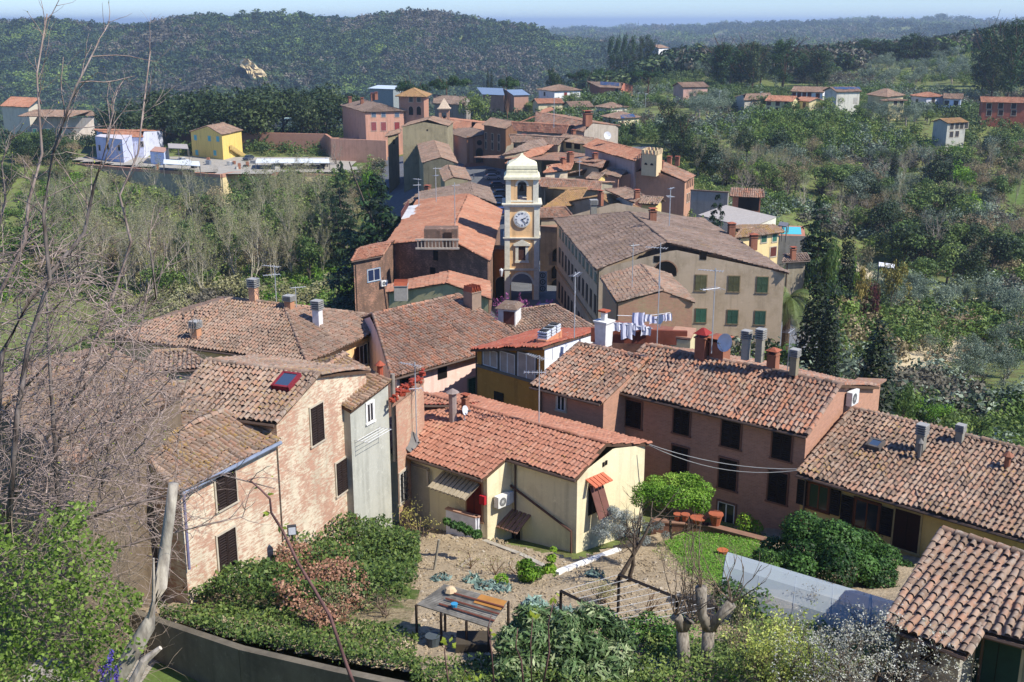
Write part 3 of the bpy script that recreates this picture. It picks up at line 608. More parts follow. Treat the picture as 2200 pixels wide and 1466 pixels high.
# main body + stepped left body share one roof plane
Ra=C6+u6*((A6-C6)@u6); RL=Ra+u6*8.4; lowR=Ra+(A6-Ra)*1.0+(A6-Ra)*(((lowR-A6)@_unit(A6-Ra))/np.linalg.norm(A6-Ra)); lowL=lowR+u6*8.4; bk=e6-C6
H6=make('cream two storey house with new orange interlocking roof tiles in the centre foreground',[[A6,B6,C6,Ra],[e6,Ra+bk,Ra,C6]],[A6,B6,e6,Ra+bk],-26.5,CRM,NEW,oh=[.35,.22,.3,.0],style='marseille',name='cream_house',ridges=[(Ra,C6)])
H6b=make('cream entrance wing with long roof slope, red door and awning',[[lowL,lowR,Ra,RL],[Ra+bk,RL+bk,RL,Ra]],[lowL,lowR,Ra+bk,RL+bk],-26.5,CRM,NEW,oh=[.5,.2,.3,.1],style='marseille',name='entrance_wing',ridges=[(RL,Ra)])
zr6=C6[2]
H6c=shed('plum red tiled roof behind the left end of the cream house ridge',(890,869),(1010,869),(1068,866),(890,840),zr6+.02,zr6-1.2,-26.5,CRM,RED,style='marseille',oh=.2,name='red_roofed_house')
onwall(H6,1,1276,1072,.85,1.5,'d',fr='cfc3a0'); onwall(H6,1,1296,998,.14,.22,'d',fr='d4c8a4'); onwall(H6,1,1302,994,.14,.22,'d',fr='d4c8a4')
P,d_,n_=wallhit(H6,1,1276,1068); mb=MB()
for s_ in (-1,1): mb.box(P+d_*s_*.24+n_*.42-Z*.05,d_*.22,n_*.02,Z*.78+n_*-.32,flat('6b4840')); 
mb.build('shutter',H6.root)
mb=MB(); 
for i in range(5): mb.box(P+d_*(i-2)*.27+n_*.3+Z*.98,d_*.11,n_*.32-Z*.12,Z*.03,flat('c0694c'))
mb.build('window_canopy',H6.root)
for ei,(px,py),l in ((1,(1071,1072),'white air conditioner on the sunlit side of the entrance wing'),(0,(1093,1062),'white air conditioner on the shaded wall of the cream house')):
    acunit(H6b if ei else H6,ei,px,py,l,.8,.58)
onwall(H6b,0,1020,1075,.95,2.0,'D',sh='5c1f1a',fr='8a6a50')
P,d_,n_=wallhit(H6b,0,990,1034); mb=MB()
for i in range(9): mb.box(P+d_*(i-4)*.27+n_*.55,d_*.1,n_*.6-Z*.25,Z*.03,flat('a89a80')); mb.box(P+d_*((i-4)*.27+.135)+n_*.55-Z*.05,d_*.06,n_*.6-Z*.25,Z*.02,flat('8a7d68'))
mb.build('awning',H6b.root)
P,d_,n_=wallhit(H6b,0,1040,1073); mb=MB(); mb.box(P+n_*.1,d_*.17,n_*.08,Z*.22,flat('a8222a')); mb.build('mailbox',H6b.root)
P,d_,n_=wallhit(H6,0,1110,1112); mb=MB()
for i in range(7): mb.box(P+d_*(i-3)*.27+n_*.55+Z*.1,d_*.1,n_*.6-Z*.3,Z*.03,flat('8a6a58'))
mb.build('door_canopy',H6.root); onwall(H6,0,1104,1165,.9,1.8,'D',sh='1c1a18',fr='b0a488')
P,d_,n_=wallhit(H6,0,1165,1085); a_=wallhit(H6,0,1098,1040)[0]; b_=wallhit(H6,0,1230,1140)[0]; mb=MB(); mb.tube([a_+n_*.12,b_+n_*.12,wallhit(H6,0,1230,1195)[0]+n_*.12],.06,flat('5c4238'),6); mb.build('downpipe',H6.root)
p0,nn=H6.pls[0]
chimney(H6,973,905,.42,1.6,'pipe',0,'8f8078'); chimney(H6,1000,888,.3,1.0,'brick',0)
antenna(PL(1158,908,p0,nn),3.6,'television antenna on the ridge of the cream house','yagi',2.3,s=1.2)
P=PL(1000,905,p0,nn); dish(P,(.8,-.5,.25),.26,'white satellite dish beside the chimneys of the cream house',mast=.6)
# white parapet of the porch
a_,b_,c_=W(960,1093,-23.5),W(1024,1112,-23.5),W(1046,1096,-23.5); r=empty('porch_parapet',(*b_[:2],-25.5),'white parapet with terracotta coping in front of the red door','parapet'); mb=MB(); m2=MB()
for p,q in ((a_,b_),(b_,c_)):
    mid=(p+q)/2; dd=(q-p)/2; pn_=np.array((-dd[1],dd[0],0))/np.linalg.norm(dd)*.09; mb.box(mid-Z*1.05,dd,pn_,Z*1.05,flat('d8d8da')); m2.box(mid+Z*.03,dd*1.03,pn_*1.5,Z*.035,flat('b08a74'))
mb.build('wall',r); m2.build('coping',r)
# --- long brick building
BR=plaster('a07c64','86684e',.3,.97)
ze8=ZY(1733,936,51.1)
H8=gab('long three storey brick house with dark shuttered windows and big patched tile roof',(1295,833),(1733,936),(1805,826),(1434,722),ze8,-28,BR,MIX,pitch=18,k=.55,oh=[.55,.25,.3,.1],name='long_brick_house')
for i,(px,py,w_,h_,k_) in enumerate(((1362,890,.95,1.5,'c'),(1465,904,.95,1.5,'c'),(1571,930,1.05,1.6,'o'),(1680,956,1.0,1.55,'c'),(1461,990,.95,1.6,'c'),(1564,1019,1.0,1.65,'c'),(1671,1047,1.0,1.65,'c'),(1560,1107,1.0,1.4,'g'))): onwall(H8,0,px,py,w_,h_,'c' if k_=='o' else k_,sh='241b19',fr='7d5848')
H8a=gab('shorter left section of the long brick house with lower eave',(1140,829),(1290,866),(1430,735),(1311,716),ze8-.05,-28,BR,MIX,zr=H8.P[2][2]-.15,k=.5,oh=[.45,.1,.3,.2],name='brick_house_section')
onwall(H8a,0,1206,865,.55,.9,'g')
acunit(H8,1,1822,852,'white air conditioner high on the sunlit gable of the long brick house',.95,.75)
chimney(H8,1508,768,.62,1.5,'cap',0); chimney(H8,1546,764,.85,1.1,'hut',0); chimney(H8,1660,790,.5,1.0,'hut',0)
chimney(H8,1602,755,.36,1.15,'fan',1,'9c988c',at=WY(1602,757,57)); chimney(H8,1632,760,.36,1.35,'fan',1,'8f8a7a',at=WY(1632,762,56.5)); chimney(H8,1706,788,.36,.95,'fan',1,'8a8068',at=WY(1706,790,55.5))
chimney(H8a,1297,725,.7,1.7,'stone',0,'d8d4cc')
P=H8.P[2]; m8=(H8.P[3]*.25+H8.P[2]*.75); antenna(m8,2.4,'thin bare metal mast on the long brick roof ridge','single',1.0)
H8c=boxhouse('brick annex with tiled top behind the gable of the long brick house',(1805,835),(1868,838),(1905,815),ze8-.3,-30,BR,OLD,oh=.2,name='brick_annex')
# --- right house with yellow wall
ze9=ZY(1712,1017,50.5)
H9=gab('low yellow walled house with big brown shuttered windows and long tile roof at right',(1712,1017),(2215,1163),(2225,972),(1815,887),ze9,-26,plaster('b89a60','a08550',.4),tilemat('old',.35,.22),pitch=17,k=.6,oh=[.5,.1,.3,.05],name='yellow_house')
for px,py,w_,h_ in ((1759,1068,1.05,1.3),(1862,1107,1.2,1.4)): onwall(H9,0,px,py,w_,h_,'o',sh='1f1613',fr='5a3320')
onwall(H9,0,1948,1140,1.2,1.9,'D',sh='2a1410',fr='a08a60')
skylight(H9,1881,961,0,.6,.6,'5c5650')
chimney(H9,1977,968,.38,1.3,'fan',0,'8a8578'); chimney(H9,2061,950,.32,.85,'fan',0,'8f8a7c'); chimney(H9,1974,985,.2,.8,'pipe',0,'77736c'); chimney(H9,2163,1005,.3,.6,'pipe',0,'8a5a44')
# --- near right house
ze10=-18.0
H10=gab('nearest house at bottom right with large pinkish tiles and green door',(1902,1341),(2077,1408),(2205,1194),(2018,1143),ze10,-22.5,plaster('a8a294','8f8a7e',.5),tilemat('old',.5,.05),pitch=17,k=.45,oh=[.4,.3,.3,.2],pw=.28,name='near_house')
p0,nn=H10.pls[0]; q=[PL(x,y,p0,nn) for x,y in ((2077,1408),(2107,1356),(2330,1418),(2400,1240),(2205,1194))]
H10b=make('right hand extension of the nearest house with deep porch and dark green door',[[q[1],q[2],q[3],q[4]]],[q[1],q[2],q[3],q[4]],-22.5,plaster('a8a294','8f8a7e',.5),tilemat('old',.5,.05),oh=[.6,.2,.1,-.3],pw=.28,name='house_extension')
onwall(H10b,0,2140,1440,1.3,2.0,'D',sh='23403a')
onwall(H10,0,2000,1400,.6,.8,'d')
# --- roofs far left foreground, behind the thicket
H0=gab('brown tiled farmhouse roof half hidden behind the bare thicket at left',(150,1010),(398,838),(222,745),(-40,860),ZW1(398,838)-1.2,-26,plaster('6e604e','564838',.5),PALE,pitch=13,k=.6,oh=.2,name='hidden_farmhouse',gutter=None)
H0b=gab('small mossy gabled roof between the peach house and the peeling farmhouse',(300,800),(455,790),(400,752),(330,757),ZY(300,800,60),-27,PBRICK,PALE,pitch=14,k=.8,oh=.2,name='small_house')
# ================= TOWN BEYOND
TW=WY(1121,655,149.5); zt0=TW[2]
def tower():
    r=empty('clock_tower',TW,'yellow clock tower with arched gate, white corner pilasters and domed bell stage','tower'); x,y,z=TW; Y=pw('dcb482'); Wt=flat('d8d2bc'); m=W(1158,600,-34); 
    sc=149.5/2400/.98; Wd=36.0*sc; D=Wd*.95
    def zp(py): return ZY(1121,py,149.5-Wd*.0)
    y0=y; yc=y0+D; lev=[655,579,512,440,384]; zs=[zp(p) for p in lev]
    hw=Wd; x0,x1=x-hw,x+hw
    # gate storey with real passage
    aw=Wd*.64; za=zp(640); zs1=zs[1]-.25; zc=zp(612)
    mb=MB(); A=np.linspace(0,math.pi,13); zz0=zt0-1.5
    for yy in (y0,y0+2*D):
        arc=[(x+math.cos(t)*aw,zc+math.sin(t)*(zp(588)-zc)) for t in A]
        mb.face([(x1,yy,zz0),(x1,yy,zs[1]),(x,yy,zs[1])]+[(a,yy,b) for a,b in arc[6::-1]]+[(x+aw,yy,zz0)],Y)
        mb.face([(x,yy,zs[1]),(x0,yy,zs[1]),(x0,yy,zz0),(x-aw,yy,zz0)]+[(a,yy,b) for a,b in arc[12:5:-1]],Y)
    prof=[(x+aw,zz0)]+arc+[(x-aw,zz0)]
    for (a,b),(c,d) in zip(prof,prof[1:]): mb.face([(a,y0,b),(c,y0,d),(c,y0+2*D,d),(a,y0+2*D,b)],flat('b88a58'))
    for xx in (x0,x1): mb.face([(xx,y0,zz0),(xx,y0+2*D,zz0),(xx,y0+2*D,zs[1]),(xx,y0,zs[1])],Y)
    mb.box((x,yc,(zs[1]+zs[3])/2),(hw,0,0),(0,D,0),(0,0,(zs[3]-zs[1])/2),Y)
    mb.build('wall',r)
    m=MB()  # arch surround
    for i in range(12):
        t0,t1=A[i],A[i+1]; k=1.12; m.face([(x+math.cos(t)*aw*q,y0-.06,zc+math.sin(t)*(zp(588)-zc)*q) for t,q in ((t0,1),(t1,1),(t1,k+.05),(t0,k+.05))],Wt)
    m.build('arch_surround',r)
    for s_ in (-1,1):
        m=MB(); w_=hw*.13
        for a,b in ((zz0,zs[1]),(zs[1],zs[2]),(zs[2],zs[3])):
            for yy in (y0,y0+2*D): m.box((x+s_*(hw-w_),yy,(a+b)/2),(w_+.05,0,0),(0,.12,0),(0,0,(b-a)/2-.15),Wt)
            m.box((x+s_*hw,y0+w_,(a+b)/2),(.1,0,0),(0,w_,0),(0,0,(b-a)/2-.15),Wt); m.box((x+s_*hw,y0+2*D-w_,(a+b)/2),(.1,0,0),(0,w_,0),(0,0,(b-a)/2-.15),Wt)
        m.build('pilaster',r)
    for zz,e,h in ((zs[1],.2,.18),(zs[2],.28,.2),(zs[3],.42,.3)):
        m=MB(); m.box((x,yc,zz-h*.4),(hw+e*.6,0,0),(0,D+e*.6,0),(0,0,h*.6),Wt); m.box((x,yc,zz+h*.3),(hw+e,0,0),(0,D+e,0),(0,0,h*.3),Wt); m.build('cornice',r)
    # window with pediment
    m=MB(); zw0,zw1=zp(561),zp(528); m.box((x,y0-.02,(zw0+zw1)/2),(.5,0,0),(0,.04,0),(0,0,(zw1-zw0)/2*.85),flat('4a3028'))
    for s_ in(-1,1): m.box((x+s_*.68,y0-.08,(zw0+zw1)/2),(.2,0,0),(0,.1,0),(0,0,(zw1-zw0)/2),Wt)
    m.box((x,y0-.08,zw0-.1),(.95,0,0),(0,.14,0),(0,0,.14),Wt); m.box((x,y0-.1,zw1+.12),(1.15,0,0),(0,.2,0),(0,0,.12),Wt)
    m.face([(x-1.15,y0-.28,zw1+.25),(x+1.15,y0-.28,zw1+.25),(x,y0-.28,zw1+.85)],Wt); m.face([(x-1.15,y0-.28,zw1+.25),(x,y0-.28,zw1+.85),(x,y0,zw1+.85),(x-1.15,y0,zw1+.25)],Wt); m.face([(x+1.15,y0-.28,zw1+.25),(x+1.15,y0,zw1+.25),(x,y0,zw1+.85),(x,y0-.28,zw1+.85)],Wt)
    m.build('window',r)
    # clock
    zc2=zp(471); R=1.15; m=MB(); n=32; AA=np.linspace(0,2*math.pi,n,endpoint=False)
    m.tube([(x,y0+.1,zc2),(x,y0-.22,zc2)],R,Wt,32); m.tube([(x,y0-.2,zc2),(x,y0-.25,zc2)],R*.88,flat('dedfdb'),32)
    ck=m.build('clock_face',r)
    m=MB(); bl=flat('3a4046')
    NUM=['XII','I','II','III','IIII','V','VI','VII','VIII','IX','X','XI']
    for i in range(12):
        a=math.pi/2-i*math.pi/6; u=np.array((math.cos(a),0,math.sin(a))); v=np.array((u[2],0,-u[0])); c=np.array((x,y0-.27,zc2))+u*R*.7
        W_={'I':.06,'V':.14,'X':.14}; tot=sum(W_[k] for k in NUM[i])+.03*(len(NUM[i])-1); o=-tot/2
        for ch in NUM[i]:
            cc=c+v*(o+W_[ch]/2)
            if ch=='I': m.box(cc,v*.014,(0,.01,0),u*.12,bl)
            elif ch=='V':
                for s_ in(-1,1): m.box(cc+v*s_*.035,v*.014,(0,.01,0),u*.12+v*s_*.035,bl)
            else:
                for s_ in(-1,1): m.box(cc,v*.014,(0,.01,0),u*.12+v*s_*.06,bl)
            o+=W_[ch]+.03
    m.build('numerals',ck)
    for a,L,w_ in ((math.radians(22),.6,.05),(math.radians(-47),.8,.04)):
        m=MB(); u=np.array((math.cos(a),0,math.sin(a))); v=np.array((-u[2],0,u[0])); c=np.array((x,y0-.3,zc2)); m.box(c+u*L*.42,u*L*.55,(0,.012,0),v*w_,flat('15181c')); m.build('clock_hand',ck)
    # belfry: four piers, openings, hanging bell
    bw=hw*.93; zb0,zb1=zs[3]+.1,zp(385); m=MB(); ow=bw*.3; zo0,zo1=zp(435),zp(398)
    for s_ in (-1,1):
        for t_ in (-1,1): m.box((x+s_*(bw+ow)/2,yc+t_*(D*.93+ow)/2,(zb0+zb1)/2),((bw-ow)/2,0,0),(0,(D*.93-ow)/2,0),(0,0,(zb1-zb0)/2),Y)
    for yy in (yc-D*.93+.25,yc+D*.93-.25):
        m.box((x,yy,(zb0+zo0)/2),(ow,0,0),(0,.25,0),(0,0,(zo0-zb0)/2),Y); B=np.linspace(0,math.pi,9); arc=[(x+math.cos(t)*ow,zo1-ow*.2+math.sin(t)*ow) for t in B]
        for k in (-.25,.25): m.face([(x+ow,yy+k,zb1),(x-ow,yy+k,zb1)]+[(a,yy+k,b) for a,b in arc[::-1]],Y)
        for (a,b),(c,d) in zip(arc,arc[1:]): m.face([(a,yy-.25,b),(c,yy-.25,d),(c,yy+.25,d),(a,yy+.25,b)],Y)
    m.build('belfry',r); m=MB()
    for s_ in(-1,1):
        for yy in (yc-D*.93,yc+D*.93): m.box((x+s_*(bw*.86),yy,(zb0+zb1)/2),(bw*.16,0,0),(0,.1,0),(0,0,(zb1-zb0)/2),Wt)
        m.box((x+s_*bw,yc-D*.93+bw*.14,(zb0+zb1)/2),(.08,0,0),(0,bw*.16,0),(0,0,(zb1-zb0)/2),Wt)
    m.box((x,yc,zb0+.35),(bw+.05,0,0),(0,D*.93+.05,0),(0,0,.12),Wt); yy=yc-D*.93-.06
    for i in range(8):
        t0,t1=B[i],B[i+1]; m.face([(x+math.cos(t)*ow*q,yy,zo1-ow*.2+math.sin(t)*ow*q) for t,q in ((t0,1),(t1,1),(t1,1.45),(t0,1.45))],Wt)
    m.build('belfry_trim',r)
    m=MB(); zb=zo1-.25; pr=[(0,.0),(.12,-.02),(.2,-.15),(.26,-.5),(.4,-.72),(.44,-.8)]
    for (a,b),(c,d) in zip(pr,pr[1:]):
        for j in range(14):
            t,t2=2*math.pi*j/14,2*math.pi*(j+1)/14; m.face([(x+a*math.cos(t),yc+a*math.sin(t),zb+b),(x+a*math.cos(t2),yc+a*math.sin(t2),zb+b),(x+c*math.cos(t2),yc+c*math.sin(t2),zb+d),(x+c*math.cos(t),yc+c*math.sin(t),zb+d)],flat('3c3428',.4,.6))
    m.box((x,yc,zb+.1),(ow,0,0),(0,.08,0),(0,0,.08),flat('2a2420')); m.build('bell',r)
    # roof: square ogee cap
    m=MB(); pr=[(1.14,zp(386)),(1.14,zp(381)),(1.02,zp(376)),(.98,zp(372)),(.98,zp(368)),(.94,zp(367)),(.97,zp(363)),(.95,zp(357)),(.82,zp(353)),(.5,zp(348)),(.27,zp(343)),(.12,zp(338)),(.05,zp(334)),(.0,zp(333))]
    for (a,b),(c,d) in zip(pr,pr[1:]):
        for i in range(4):
            k=[(-1,-1),(1,-1),(1,1),(-1,1)]; p,q=k[i],k[(i+1)%4]
            m.face([(x+p[0]*bw*a,yc+p[1]*bw*a,b),(x+q[0]*bw*a,yc+q[1]*bw*a,b),(x+q[0]*bw*c,yc+q[1]*bw*c,d),(x+p[0]*bw*c,yc+p[1]*bw*c,d)],flat('ddd6b4'))
    m.face([(x+i*bw*1.14,yc+j*bw*1.14,zp(386)) for i,j in ((-1,-1),(-1,1),(1,1),(1,-1))],Wt); m.build('roof',r)
tower()
DB=plaster('6e584a','54443a',.5,.35); GB=plaster('8f8570','756b58',.5)
# block left of the tower
zT=ZY(1053,561,136)
T1=gab('old house with reddish roof, rough gable and roof terrace left of the tower',(1053,561),(1079,452),(1006,417),(936,512),zT,-40,DB,ORG,pitch=16,oh=[.35,.2,.3,.4],name='old_town_house')
onwall(T1,3,936,549,.8,1.3,'d',fr='6b5648'); onwall(T1,3,930,583,.9,1.0,'d',fr='6b5648')
P=T1.P[3]; r_=T1.roof; mb=MB(); w0=WY(941,523,137)
for i in range(12): mb.zbox(w0[0]-2.4+i*.44,w0[1]-1.2,w0[2]-.3,.12,.12,.9,flat('a89a8a'))
mb.zbox(w0[0],w0[1]-1.2,w0[2]+.6,5.4,.3,.18,flat('b0a292')); mb.zbox(w0[0],w0[1]-1.2,w0[2]-.5,5.4,.3,.2,flat('b0a292')); mb.build('balustrade',T1.root)
mb=MB(); mb.zbox(w0[0]+.3,w0[1]+2.2,w0[2]-1,4.2,2.6,2.6,DB); mb.zbox(w0[0]+1.2,w0[1]+.85,w0[2]-.6,1,.1,1.8,flat('3a2a22')); mb.build('terrace_room',r_)
T2=gab('low gabled house with olive plaster front in front of the old block',(1055,642),(1052,606),(963,583),(940,608),ZY(1055,642,117),-38,plaster('a09a78','8a8464',.4),ORG,pitch=15,oh=[.3,.2,.3,.4],name='gabled_house')
chimney(T2,862,636,1.4,1.6,'tiles',1,'9a948c')
T3=gab('dark brick house with blue barred window at the left end of the old block',(754,562),(822,549),(838,524),(765,536),ZY(754,562,134),-42,DB,ORG,pitch=14,k=1.2,oh=[.3,.1,.3,.2],name='dark_brick_house')
onwall(T3,0,803,591,2.0,1.5,'g',fr='7d93a8',gl=glass('26304a')); acunit(T3,0,822,608,'small air conditioner beside the blue barred window',1.0,.7)
T4=gab('grey roofed house at the far end of the old block',(1066,438),(1052,404),(1009,392),(1006,420),ZY(1066,438,180),-41,GB,GRY,pitch=17,oh=.3,k=1.8,name='grey_roofed_house')
T5=boxhouse('flat roofed terrace house with white parapet and railing left of the old block',(862,470),(950,455),(960,430),ZY(862,470,165),-42,flat('b8b2a8'),flat('c4c2be'),name='terrace_house')
mb=MB(); a_,b_=T5.P[0],T5.P[1]
for i in range(14): p=a_+(T5.P[3]-a_)*i/13; mb.tube([p,p+Z*1.0],.04,flat('7a5048'),4)
mb.tube([a_+Z,T5.P[3]+Z],.05,flat('7a5048'),4); mb.build('railing',T5.root)
# orange gate wall left of tower
o_=W(1088,560,-34); G1=boxhouse('orange plastered gate wall with arched opening beside the clock tower',(1060,536),(1088,537),(1090,528),ZY(1088,537,151),-41,flat('b06e2c'),flat('a8602c'),oh=0,name='gate_wall',cat='wall')
onwall(G1,0,1078,625,1.7,4.0,'a',fr='b8865a')
# palazzo
PZ=plaster('b4a086','968468',.45)
zP=ZY(1281,579,118)
P1=gab('long palazzo with rows of green shuttered windows, lichen tiles and a wide sunlit gable',(1281,579),(1190,470),(1352,456),(1454,520),zP,-40,PZ,tilemat('grey',.4,.12),pitch=15,F=(1696,587),E=(1500,470),zb=zP,oh=[.4,.3,.3,.5],name='palazzo')
for px,py,w_,h_,k_,c_ in ((1506,608,1.15,1.7,'c','6b6a4a'),(1577,610,1.15,1.7,'c','5c5c40'),(1638,612,1.15,1.7,'c','465c44'),(1506,678,1.1,1.5,'c','3f6a54'),(1574,681,1.1,1.5,'c','3a5c4a'),(1633,683,1.1,1.5,'c','3a5c4e')): onwall(P1,3,px,py,w_*1.0,h_,k_,sh=c_,fr='8f7c60')
onwall(P1,3,1430,577,2.4,1.6,'a',fr='9c7a60'); onwall(P1,3,1412,557,.7,.7,'d',fr='9c8a6a'); onwall(P1,3,1511,550,.7,.8,'d',fr='9c8a6a')
# street side windows of the palazzo
A_,B_=P1.edges[0]
for row,(zz,h_,col) in enumerate(((-1.4,1.0,'6b7a6a'),(-4.4,2.0,'3c3a34'),(-9.2,2.2,'332a24'))):
    for i in range(11):
        t=.06+i*.085; p=A_+(B_-A_)*t; d_=ray(0,0); 
        e_=_unit(B_-A_); n_=np.array((e_[1],-e_[0],0)); n_=n_ if n_@np.array((*p,0))<0 else -n_
        m=MB(); c=np.array((*p,zP+zz)); m.box(c+n_*.03,np.array((*e_,0))*.55,n_*.04,Z*h_/2,flat(col)); m.box(c+n_*.02-Z*(h_/2+.08),np.array((*e_,0))*.75,n_*.08,Z*.07,flat('a08c6c')); m.build('window',P1.root)
m=MB(); mid=(A_+B_)/2; e3=np.array((*e_,0)); m.box(np.array((*mid,zP-6.6))+n_*.08,e3*np.linalg.norm(B_-A_)/2,n_*.12,Z*.16,flat('b08a60')); m.build('string_course',P1.root)
for px,py,k_,pl in ((1275,456,'fan',0),(1402,476,'brick',1),(1571,505,'hut',1),(1618,530,'hut',1)): chimney(P1,px,py,.8,1.6,k_,pl,'8a8578')
P2=gab('smaller brick gabled house built against the sunlit palazzo front',(1325,649),(1291,596),(1377,569),(1406,624),ZY(1325,649,101),-36,plaster('a08a6a','86705a',.5,.62),OLD,pitch=15,F=(1494,649),E=(1478,590),zb=ZY(1325,649,101),oh=[.2,.1,.2,.2],name='brick_gabled_house')
H8d=boxhouse('small yellow rooftop hut above the long brick roof',(1437,722),(1484,727),(1496,706),ZY(1437,706,66)-.4,-26,flat('cdbf94'),flat('b0866c'),name='rooftop_hut')
TR=boxhouse('brick roof terrace with laundry behind the long brick house',(1300,712),(1436,728),(1452,704),ZY(1300,712,68),-32,BR,flat('8a5c48'),name='roof_terrace',cat='terrace')
# building closing the square behind tower
R0_=boxhouse('shaded house front with arched windows closing the square right of the tower',(1160,486),(1214,490),(1230,470),ZY(1160,486,160),-41,plaster('8a7660','6e5c4a',.6),OLD,oh=.05,name='square_house')
for px,py in ((1199,548),(1197,585)): onwall(R0_,0,px,py,1.7,2.0,'a',fr='7a6650')
onwall(R0_,0,1200,625,2.2,3.6,'a',fr='7a6650')
R0b=gab('low tiled roof over the shaded square house',(1158,470),(1232,466),(1215,445),(1160,447),ZY(1158,470,160),-41,GB,MIX,pitch=16,oh=.3,name='tiled_house')
# roofs right of tower, nearest first
def quick(lb,A,B,C,D,y,wall,tile,zg=-42,pitch=16,**kw): return gab(lb,A,B,C,D,ZY(*A,y),zg,wall,tile,pitch=pitch,**kw)
V=[
 quick('roof crusted with orange lichen behind the palazzo ridge',(1341,462),(1385,452),(1310,417),(1240,416),172,GB,RUST,k=.5,name='lichen_roofed_house'),
 quick('rust coloured roof with iron terrace rail right of the bell stage',(1165,448),(1240,440),(1262,404),(1165,396),177,GB,RUST,k=.7,name='rust_roofed_house'),
 quick('little house with white side wall and stub chimney before the brown pavilion house',(1299,407),(1362,436),(1382,421),(1325,404),180,pw('c8c4b8'),OLD,k=.6,name='white_sided_house'),
 quick('low yellow lean-to beside the green door by the palazzo',(1371,437),(1412,440),(1408,429),(1375,427),165,pw('c8b070'),PALE,k=.5,name='lean_to'),
 quick('narrow ridge roof with skylight hatch right of the tower dome',(1163,402),(1290,410),(1292,392),(1170,378),196,GB,MIX,k=.9,name='ridge_roofed_house'),
 quick('brown roof stepping up behind the tower dome',(1160,386),(1296,374),(1277,349),(1188,316),215,GB,MIX,k=.6,name='brown_roofed_house'),
 quick('yellow fronted attic house between the pinkish roofs',(1258,384),(1284,386),(1284,372),(1256,370),199,pw('c8b070'),PALE,k=.6,name='yellow_attic_house'),
 quick('long curved street roof with grey gable above the parked cars',(1078,334),(1168,318),(1186,297),(1094,303),240,GB,GRY,k=.6,name='curved_roof_house'),
 quick('pink roofed house in the row beyond the tower dome',(1084,352),(1165,332),(1188,312),(1120,322),228,GB,ORG,k=.5,name='pink_roofed_house'),
 quick('grey rendered house with low roof above the pink roofed row',(1100,306),(1200,312),(1215,296),(1130,283),262,GB,OLD,k=.8,name='grey_rendered_house'),
 quick('yellow house with closed shutters and ribbed roof beside the orange roofed house',(1206,304),(1270,312),(1276,297),(1215,290),258,pw('c4b47c'),PALE,k=.8,name='shuttered_house'),
 quick('grey wide gabled house with aerial in the far row',(1106,281),(1215,288),(1222,270),(1150,256),285,plaster('8c8478','777064',.5),ORG,k=.9,name='wide_gabled_house'),
 quick('tall bare plaster house behind the wide gabled house',(1150,262),(1255,284),(1262,262),(1186,240),300,plaster('a09484','857a6c',.5),MIX,k=.8,name='bare_plaster_house'),
 quick('bright orange ribbon roof running down to the church street',(1086,274),(1150,252),(1190,236),(1140,246),310,GB,ORG,k=.6,name='orange_ribbon_house'),
 quick('brown shaded house on the church street corner',(1036,268),(1086,277),(1108,262),(1062,253),312,plaster('7a5a44','604534',.4),OLD,k=.9,name='street_corner_house'),
]
V2=[
 quick('small pink roof wedged beside the belfry of the clock tower',(1166,372),(1225,366),(1232,350),(1172,352),212,pw('b8a890'),ORG,k=.6,name='wedged_roof_house'),
 quick('low brown roof at the right edge of the village before the orange roof',(1236,350),(1292,362),(1300,346),(1248,338),222,pw('a89880'),MIX,k=.7,name='low_brown_house'),
 quick('brown row house with two chimneys above the white dish',(1196,300),(1246,306),(1252,292),(1206,288),272,pw('a09080'),MIX,k=.8,name='row_house'),
 quick('pale stucco house at the start of the church street',(1090,318),(1128,308),(1138,296),(1098,302),268,pw('b4a48c'),MIX,k=.8,name='stucco_house'),
 quick('small grey roof left of the old block beside the cedar',(866,440),(930,424),(940,408),(890,418),188,GB,GRY,k=.8,zg=-45,name='grey_annex_house'),
 quick('ochre house tucked behind the turret house',(1300,352),(1345,362),(1352,350),(1312,342),226,pw('b89868'),ORG,k=.7,name='tucked_house'),
]
for h_ in V2: chimney(h_,0,0,.9,1.5,'brick',0,at=(h_.P[2]+h_.P[3])/2-Z*.3)
onwall(V[10],0,1222,312,2.0,1.4,'d',fr='c4b47c'); onwall(V[10],0,1240,314,2.0,1.4,'d',fr='c4b47c')
for i in range(3): onwall(V[14],0,1044+i*14,293+i*2,1.1,1.9,'c'); onwall(V[14],0,1044+i*14,312+i*2,1.1,2.0,'c')
for px,py,k_ in ((1190,385,'brick'),(1225,345,'brick'),(1180,395,'fan')): chimney(V[5],px,py,1.0,1.6,k_,0,'8a7a70')
chimney(V[0],1290,437,.7,2.0,'brick',0); chimney(V[2],1368,428,.7,1.4,'brick',0); chimney(V[12],1262,268,1.8,3.4,'brick',0)
PH=plaster('b08468','96705a',.35)
R1=gab('brown plastered house with small crenellated turret on its roof',(1473,391),(1494,378),(1424,347),(1398,358),ZY(1473,391,205),-43,PH,MIX,pitch=16,F=(1316,381),E=(1345,366),zb=ZY(1473,391,205),oh=[.2,.2,.2,.3],name='turret_house')
for i in range(4): onwall(R1,0,1476+i*4,398-i*2,.7,1.3,'d'); onwall(R1,0,1476+i*4,426-i*2,.7,1.6,'c')
tz=ZY(1379,335,204); a_,b_,c_=W(1379,330,tz),W(1411,333,tz),W(1423,327,tz); d4=a_+c_-b_; mb=MB(); K=plaster('c8b088','b09870',.3)
